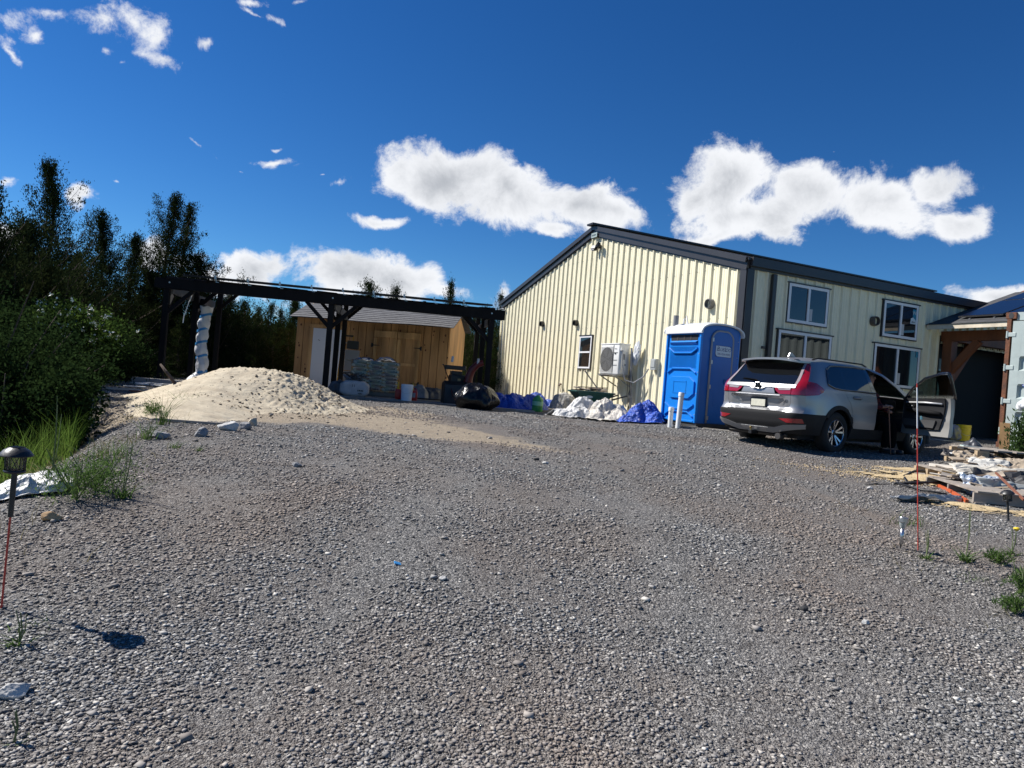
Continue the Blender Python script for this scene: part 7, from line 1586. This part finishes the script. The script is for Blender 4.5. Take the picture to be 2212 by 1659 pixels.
# ================================================================== SOLAR LANTERNS AND MARKERS
lblk = mat('lantern_black', (.018, .018, .019), .42, bump=.1); lgl = glassmat('lantern_glass', (.85, .84, .78), .25); redp = mat('marker_red', (.50, .045, .03), .4); whp = mat('marker_white', (.70, .71, .72), .4)
def lantern(label, px, py, top_px, top_py, d, s, stem, rodmat=None):
    a = gp(px, py); a = at(px, py, a.y) if False else a; b = at(top_px, top_py, a.y)
    ax = (b - a); H = ax.length; e = thing('solar_lantern', label, 'garden lamp', a, 0); e.rotation_euler = ax.to_track_quat('Z', 'Y').to_euler()
    # H is the height of the cap's top
    z1 = H; m = MB(); m.lathe([(0, z1), (.030 * s, z1 - .001), (.034 * s, z1 - .004 * s), (.048 * s, z1 - .012 * s), (.0625 * s, z1 - .030 * s), (.065 * s, z1 - .034 * s), (.062 * s, z1 - .038 * s), (.0, z1 - .038 * s)], 32); m.build('cap', lblk, e, angle=30)
    m = MB(); m.box((0, 0, z1 + .0008), (.045 * s, .045 * s, .003)); m.build('solar_cell', pvm, e)
    g1, g0 = z1 - .038 * s, z1 - .100 * s; m = MB(); m.lathe([(.036 * s, g1), (.034 * s, g0)], 24); m.build('glass', lgl, e, smooth=True)
    m = MB(); rr_ = .0385 * s
    for k in range(6):
        A = 2 * pi * k / 6; B = A + 2 * pi / 6
        m.tube([(rr_ * cos(A), rr_ * sin(A), g1), (rr_ * .96 * cos(A), rr_ * .96 * sin(A), g0)], .0022 * s, 5)
        for u0, u1 in ((g1, g0), (g0, g1)):
            m.tube([(rr_ * cos(A + (B - A) * q), rr_ * sin(A + (B - A) * q), u0 + (u1 - u0) * (3 * q * q - 2 * q ** 3)) for q in [j / 8 for j in range(9)]], .0018 * s, 5)
    m.build('lattice', lblk, e)
    m = MB(); m.lathe([(.041 * s, g0 + .002), (.043 * s, g0 - .003 * s), (.040 * s, g0 - .009 * s), (.018 * s, g0 - .015 * s), (0, g0 - .015 * s)], 24); m.build('collar', lblk, e, angle=30)
    zs = g0 - .012 * s; m = MB(); m.tube([(0, 0, zs), (0, 0, zs - stem)], [.0115 * s, .0105 * s], 10); m.build('stem', lblk, e)
    m = MB(); m.tube([(0, 0, zs - stem + .02), (0, 0, -.05)], .0042 * s if rodmat else .008, 8); m.build('stake', rodmat or lblk, e)
    return e
lantern('black solar lantern on a thin red rod at the left edge of the driveway', 3, 1315, 37, 966, 3.2, 1.05, .20, redp)
lantern('black solar lantern standing in front of the debris pile at the right', 2178, 1126, 2176, 1059, 5, .92, .12)
p = gp(1945, 1187); q = at(1952, 1117, p.y); ax = q - p; H = ax.length; e = thing('steel_solar_light', 'small stainless steel solar stake light beside the striped marker', 'garden lamp', p); e.rotation_euler = ax.to_track_quat('Z', 'Y').to_euler()
stl = mat('stainless', (.55, .55, .56), .25, .9)
m = MB(); m.lathe([(0, H), (.030, H), (.032, H - .003), (.032, H - .035), (.029, H - .038)], 24); m.build('cap', stl, e, angle=30); m = MB(); m.lathe([(.027, H - .038), (.020, H - .07), (.012, H - .085)], 20); m.build('lens', mat('lens_clear', (.45, .50, .48), .15, trans=.4), e, smooth=True)
m = MB(); m.tube([(0, 0, H - .08), (0, 0, .03)], .0125, 12); m.build('tube', stl, e, smooth=True); m = MB(); m.tube([(0, 0, .04), (0, 0, -.03)], [.008, .003], 6); m.build('spike', blk, e)
p = gp(1983, 1191); q = at(1981, 828, p.y); ax = q - p; H = ax.length; e = thing('driveway_marker', 'tall thin driveway marker rod with red and white bands', 'marker', p); e.rotation_euler = ax.to_track_quat('Z', 'Y').to_euler()
for z0, z1, mt in ((-.05, H * .73, redp), (H * .73, H * .975, whp), (H * .975, H, redp)): m = MB(); m.tube([(0, 0, z0), (0, 0, z1)], .0042 if mt is redp else .0046, 8); m.build('band', mt, e)

# ================================================================== DEBRIS AND PALLETS AT THE RIGHT
sawm = mat('sawdust', (.40, .29, .15), .95, col2=(.52, .41, .24), vscale=14, bump=.6, bscale=60)
# sawdust drift: a thin mound
def drift(px, py, w, d, h, seed, label, rz=0):
    p = gp(px, py); n = 60; vs = []; idx = {}; fs = []; c, s = cos(rz), sin(rz)
    for j in range(n + 1):
        for i in range(n + 1):
            u, v = 2 * i / n - 1, 2 * j / n - 1; r_ = sqrt(u * u + v * v); q = 1 - r_ + .55 * noise.noise(Vector((u * 2.2, v * 2.2, seed))) + .3 * noise.noise(Vector((u * 7, v * 7, seed)))
            if q < .08 or noise.noise(Vector((u * 9, v * 9, seed + 5))) > .05 + q * .9 or noise.noise(Vector((u * 21, v * 21, seed + 2))) > q * 1.15 - .14: continue
            x, y = u * w / 2, v * d / 2; X_, Y_ = x * c - y * s, x * s + y * c; idx[i, j] = len(vs); vs.append((X_, Y_, gzf(p.x + X_, p.y + Y_) - p.z + .004 + h * min(1, max(0, q - .08))))
    for (i, j) in list(idx):
        if (i + 1, j) in idx and (i, j + 1) in idx and (i + 1, j + 1) in idx: fs.append((idx[i, j], idx[i + 1, j], idx[i + 1, j + 1], idx[i, j + 1]))
    tag(MB().add(vs, fs).build('sawdust', sawm, None, smooth=True, loc=p), label, kind='stuff')
drift(2030, 1040, 2.3, 1.6, .06, 1, 'yellow sawdust spread in front of the debris pile', -.2); drift(1960, 1016, 1.6, .9, .012, 4, 'thin yellow sawdust trail left of the debris pile', -.3); drift(2110, 1100, 1.4, .5, .03, 7, 'sawdust under the near pallet', -.5)
def sd_pts(n): p = gp(1990, 1032); return rng.normal(p.x + .2, .9, n), rng.normal(p.y - .05, .45, n)
o_ = scatter('sawdust', 7000, sd_pts, .004, .015, 1.4, sawm, zf=gz); tag(o_, 'scattered sawdust crumbs on the gravel', kind='stuff')
greyp = mat('grey_pallet_wood', (.27, .235, .20), .85, var=.35, vscale=7, stretch=(.3, 1, 1), island=.15, bump=.2)
def flat(px, py, d, z): p = at(px, py, d); return Vector((p.x, p.y, z if z is not None else gzf(p.x, p.y)))
def pal_at(label, C_, ang, w, d, mt, blocks, z=0, n=6):
    c, s_ = cos(ang), sin(ang); loc = Vector((C_.x + c * w / 2 - s_ * d / 2, C_.y + s_ * w / 2 + c * d / 2, C_.z + z)); return pallet(label, loc, ang, w, d, mt, blocks, n=n)
def PD(py): return float(np.interp(py, [968, 990, 1010, 1040, 1062, 1085], [9.9, 9.3, 8.8, 8.2, 7.8, 7.3]))
def pile(px, py, dd=0): return at(px, py, PD(py) + dd)
C1 = gp(2104, 1090); D1 = gp(1998, 1046); an = atan2(D1.y - C1.y, D1.x - C1.x) - pi / 2
pal_at('weathered near pallet of the debris pile, corner towards the camera', C1, an, 1.2, (D1 - C1).length, greyp, False, 0, 5)
pal_at('block pallet half buried in the middle of the debris pile', gp(2030, 1040), -.22, 1.3, 1.0, greyp, True)
pal_at('second block pallet beneath the raised one in the debris pile', gp(2100, 1012), -.15, 1.3, 1.0, greyp, True)
pal_at('raised block pallet at the back of the debris pile', pile(2110, 992), -.20, 1.3, .9, greyp, True)
cardb = mat('cardboard', (.36, .29, .21), .8, var=.15, vscale=4, bump=.2); papw = mat('paper_white', (.54, .52, .47), .7, var=.1, vscale=5, bump=.2); crs = mat('foil_sheet', (.62, .67, .72), .22, .7, bump=.15, bscale=5); gry = mat('grey_sheet', (.34, .35, .33), .5, var=.2)
def sheet(name, label, px, py, z, w, d, rz, mt, seed, amp=.08, n=26, tilt=(0, 0), cat='sheet', ang=25):
    p = gp(px, py); p.z += z; vs = []; fs = []; o3 = Vector((seed * 2.7, 0, 0))
    for j in range(n + 1):
        for i in range(n + 1):
            u, v = i / n - .5, j / n - .5; x, y = u * w, v * d; k = noise.noise(Vector((u * 1.6, v * 1.6, 0)) + o3) + .5 * abs(noise.noise(Vector((u * 4, v * 4, 2)) + o3)) + .25 * noise.noise(Vector((u * 11, v * 11, 4)) + o3)
            vs.append((x + .04 * noise.noise(Vector((v * 5, seed, 0))), y + .05 * noise.noise(Vector((u * 5, seed, 9))), amp * k * 1.6))
    for j in range(n):
        for i in range(n): q = j * (n + 1) + i; fs.append((q, q + 1, q + n + 2, q + n + 1))
    o = MB().add(vs, fs).build(name, mt, None, angle=ang, loc=p, solid=.004); o.rotation_euler = (tilt[0], tilt[1], rz); return tag(o, label, cat)
def sheet2(name, label, px, py, w, d, rz, mt, seed, amp, tilt=.35, ang=20, dd=0):
    o = sheet(name, label, 1100, 1200, 0, w, d, rz, mt, seed, amp, tilt=(tilt, 0), ang=ang); o.location = pile(px, py, dd); return o
sheet2('cardboard', 'crumpled brown cardboard draped over the middle of the debris pile', 2098, 994, .36, .34, -.2, cardb, 1, .05, .5)
sheet2('paper_sheet', 'bright white folded paper sheet in the middle of the debris pile', 2138, 1005, .46, .26, -.25, papw, 2, .03, .45)
sheet2('paper_sheet', 'long cream paper sheet along the front of the debris pile', 2146, 1018, .95, .26, -.12, mat('paper_cream', (.55, .51, .43), .7, var=.1, bump=.2), 3, .03, .4)
sheet2('paper_sheet', 'cream crumpled wrapping right of the white folded paper', 2195, 1008, .45, .36, -.2, cardb, 4, .04, .4)
sheet2('foil_sheet', 'shiny crumpled metal flashing lying on the near pallet', 2120, 1053, .42, .30, -.1, mat('flashing_metal', (.55, .60, .66), .25, .35, bump=.15), 5, .06, .75, 12)
sheet('metal_strip', 'bent grey metal strip lying on the gravel left of the near pallet', 2006, 1086, .05, .80, .12, .14, mat('dull_metal', (.34, .35, .36), .4, .3), 6, .05, tilt=(.3, 0))
sheet2('grey_sheet', 'grey curled sheet at the right end of the near pallet', 2188, 1058, .75, .26, .2, gry, 7, .04, .6)
sheet2('grey_sheet', 'dark grey plastic sheet beneath the white plank', 2105, 986, .7, .3, -.2, mat('dark_sheet', (.03, .03, .032), .6), 8, .06)
sheet2('grey_sheet', 'dark plastic sheet over the right half of the debris pile', 2190, 1035, .8, .45, -.1, mat('dark_sheet', ()), 9, .08, .35)
def pst(px, py, l, w, t_, rot, mt, label, name='plank', cat='board', dd=0, group=None): return stick(pile(px, py, dd), l, w, t_, rot, mt, label, group, name, cat)
pst(2104, 984, .62, .07, .028, (0, 0, -.03), mat('white_plank', (.66, .66, .64), .6), 'white plank sticking out left over the debris pile')
pst(2160, 992, .9, .06, .02, (0, .05, -.2), papw, 'long pale strip behind the cardboard in the debris pile')
pst(2156, 974, .92, .13, .025, (0, .06, -.2), mat('green_white_board', (.42, .50, .47), .5), 'pale green board on top of the raised pallet')
pst(2160, 979, .98, .2, .03, (0, .06, -.2), mat('dark_sheet', ()), 'dark board under the pale green board on the raised pallet')
for k, (q, r_, lb) in enumerate((((2062, 1068), (2092, 1088), 'orange red strip along the base of the near pallet'), ((2030, 1052), (2060, 1067), 'shorter orange red strip further back along the near pallet'))):
    a_, b_ = gp(*q, .02), gp(*r_, .02); m = MB(); m.bar((0, 0, 0), b_ - a_, .03, .035); tag(m.build('strip', mat('orange_strip', (.50, .10, .03), .5), None, loc=a_ - Vector((.05, .05, 0))), lb, 'strip')
a_, b_ = pile(2150, 1040), pile(2212, 1080, -.4); m = MB(); m.bar((0, 0, .1), b_ - a_, .02, .02); tag(m.build('rod', mat('cane_wood', ()), None, loc=a_), 'thin brown rod sticking across the right of the debris pile', 'rod')
rr = random.Random(21)
for k in range(46):
    px, py = rr.uniform(2050, 2215), rr.uniform(985, 1058)
    if py > 1040 and px < 2080: continue
    pst(px, py, rr.uniform(.15, .6), rr.uniform(.02, .11), .014, (rr.uniform(-.3, .5), rr.uniform(-.25, .25), rr.uniform(-.9, .7)), (wd1, wd2, greyp, cardb, mat('brown_board', ()), mat('dark_sheet', ()), wd1, lum)[k % 8], 'small broken strip of wood or card in the debris pile', 'scrap_strip', 'scrap', rr.uniform(-.1, .2), 'broken strips in the debris pile')
# black rubber strips
rub = mat('rubber_black', (.012, .012, .013), .5)
def strip(label, pts, w=.012): p = gp(*pts[0][:2]); m = MB(); m.tube([gp(a, b, z) - p for a, b, z in pts], w, 6); tag(m.build('rubber_strip', rub, None, loc=p, smooth=True), label, 'rubber strip')
strip('black rubber strip looping back at the left of the debris pile', [(2080, 1032, .10), (1975, 1028, .06), (1952, 1034, .03), (1958, 1046, .02), (2060, 1050, .05)], .016)
strip('straight black strip pointing left out of the debris pile', [(2060, 1052, .06), (1932, 1048, .02)], .014); strip('thin black rod lying furthest left on the gravel', [(1868, 1049, .015), (1990, 1050, .02)], .006)
strip('black strip running down right from the left tip of the debris', [(1935, 1049, .03), (1990, 1062, .02), (2045, 1072, .02)], .012); m = MB(); p = pile(2070, 1024); m.tube([pile(a, b, -.1) - p for a, b in ((2070, 1027), (2110, 1024), (2160, 1027), (2214, 1030))], .016, 6); tag(m.build('rubber_strip', rub, None, loc=p, smooth=True), 'long curved black strip on top of the debris pile', 'rubber strip')
strip('short black stick leaning against the block pallet', [(2022, 1008, .02), (2038, 1018, .14)], .007); m = MB(); p = pile(2120, 1040); m.tube([pile(a, b, -.1) - p for a, b in ((2085, 1034), (2130, 1036), (2180, 1032), (2192, 1048), (2194, 1062))], .012, 6); tag(m.build('rubber_strip', rub, None, loc=p, smooth=True), 'black strip bending down at the right end of the debris pile', 'rubber strip')
# plywood offcut leaning on the container, juniper, bucket, bags
pw_ = at(2172, 920, 13.4); m = MB(); m.box((0, 0, .27), (.17, .02, .56), (.12, 0, 0)); o_ = m.build('plywood_offcut', mat('plywood', (.33, .20, .09), .7, var=.35, vscale=3, stretch=(1, 1, .3)), None, loc=onz(pw_.x, pw_.y, .0)); o_.rotation_euler = (0, 0, CA + .1); tag(o_, 'brown plywood offcut leaning on the container door', 'board')
jl = leafmat('juniper_leaf', (.03, .06, .02), (.08, .12, .04), .5, .3); pj = at(2220, 935, 9.6); mb, V, F = cedar_data(77, h=.40, w=.17, dens=5.0, bend=.05, gaps=0, lowf=.05, leafn=12)
V = V.copy(); e = thing('juniper_bush', 'small juniper bush at the right edge in front of the container', 'shrub', onz(pj.x, pj.y, .12)); mb.build('trunk', bark, e); link(npmesh('crown', V, F), 'crown', jl, e); e.location.z = at(2210, 960, 9.6).z - .25
pj = gp(2172, 1000)
yb = thing('yellow_bucket', 'yellow plastic bucket on the porch step behind the open car door', 'bucket', at(2079, 953, 16.4)); pail(yb, mat('bucket_yellow', (.62, .46, .01), .4), .14, .155, .38)
st_ = at(2060, 958, 16.3); m = MB(); m.box((0, 0, -.06), (1.3, .5, .12)); o_ = m.build('concrete_step', mat('concrete', ()), None, loc=(st_.x, st_.y + .1, at(2079, 953, 16.4).z)); o_.rotation_euler = (0, 0, BA); tag(o_, 'low concrete step at the porch carrying the yellow bucket', 'step')
bag('grocery_bag', 'printed blue and yellow bag beside the yellow bucket', 'bag', at(2062, 950, 16.4), .14, .13, .20, mat('printed_bag', (.45, .35, .08), .5, col2=(.06, .12, .30), vscale=7), 9, False)
bag('rubbish_bag', 'dark grey rubbish bag at the left end of the raised pallet', 'rubbish bag', onz(*at(2097, 985, 10.6).xy), .17, .17, .28, mat('smoke_film', (.05, .052, .058), .3, spec=.6), 10, False)
bag('plastic_bag', 'white plastic bag hanging above the juniper bush at the right edge', 'bag', at(2216, 888, 12.6), .14, .12, .13, mat('white_film', ()), 12, False)
rock(1178, 1003, .05, .04, .03, pale, 'small stone in the centre of the driveway', 0, 31)
rock(1870, 1350, .04, .03, .02, pale, 'pale stone right of the black chunk in the lower right gravel', .4, 33); rock(955, 1260, .035, .03, .02, pale, 'white stone left of the tiny black chunk', .8, 34)
rock(640, 1010, .07, .05, .04, greys, 'grey stone in the gravel below the sand spread', .3, 35)
m = MB(); m.box((0, 0, .005), (.04, .03, .006), (.2, .3, .4)); tag(m.build('litter', tape, None, loc=gp(858, 1226)), 'tiny blue scrap of litter on the gravel', 'litter')
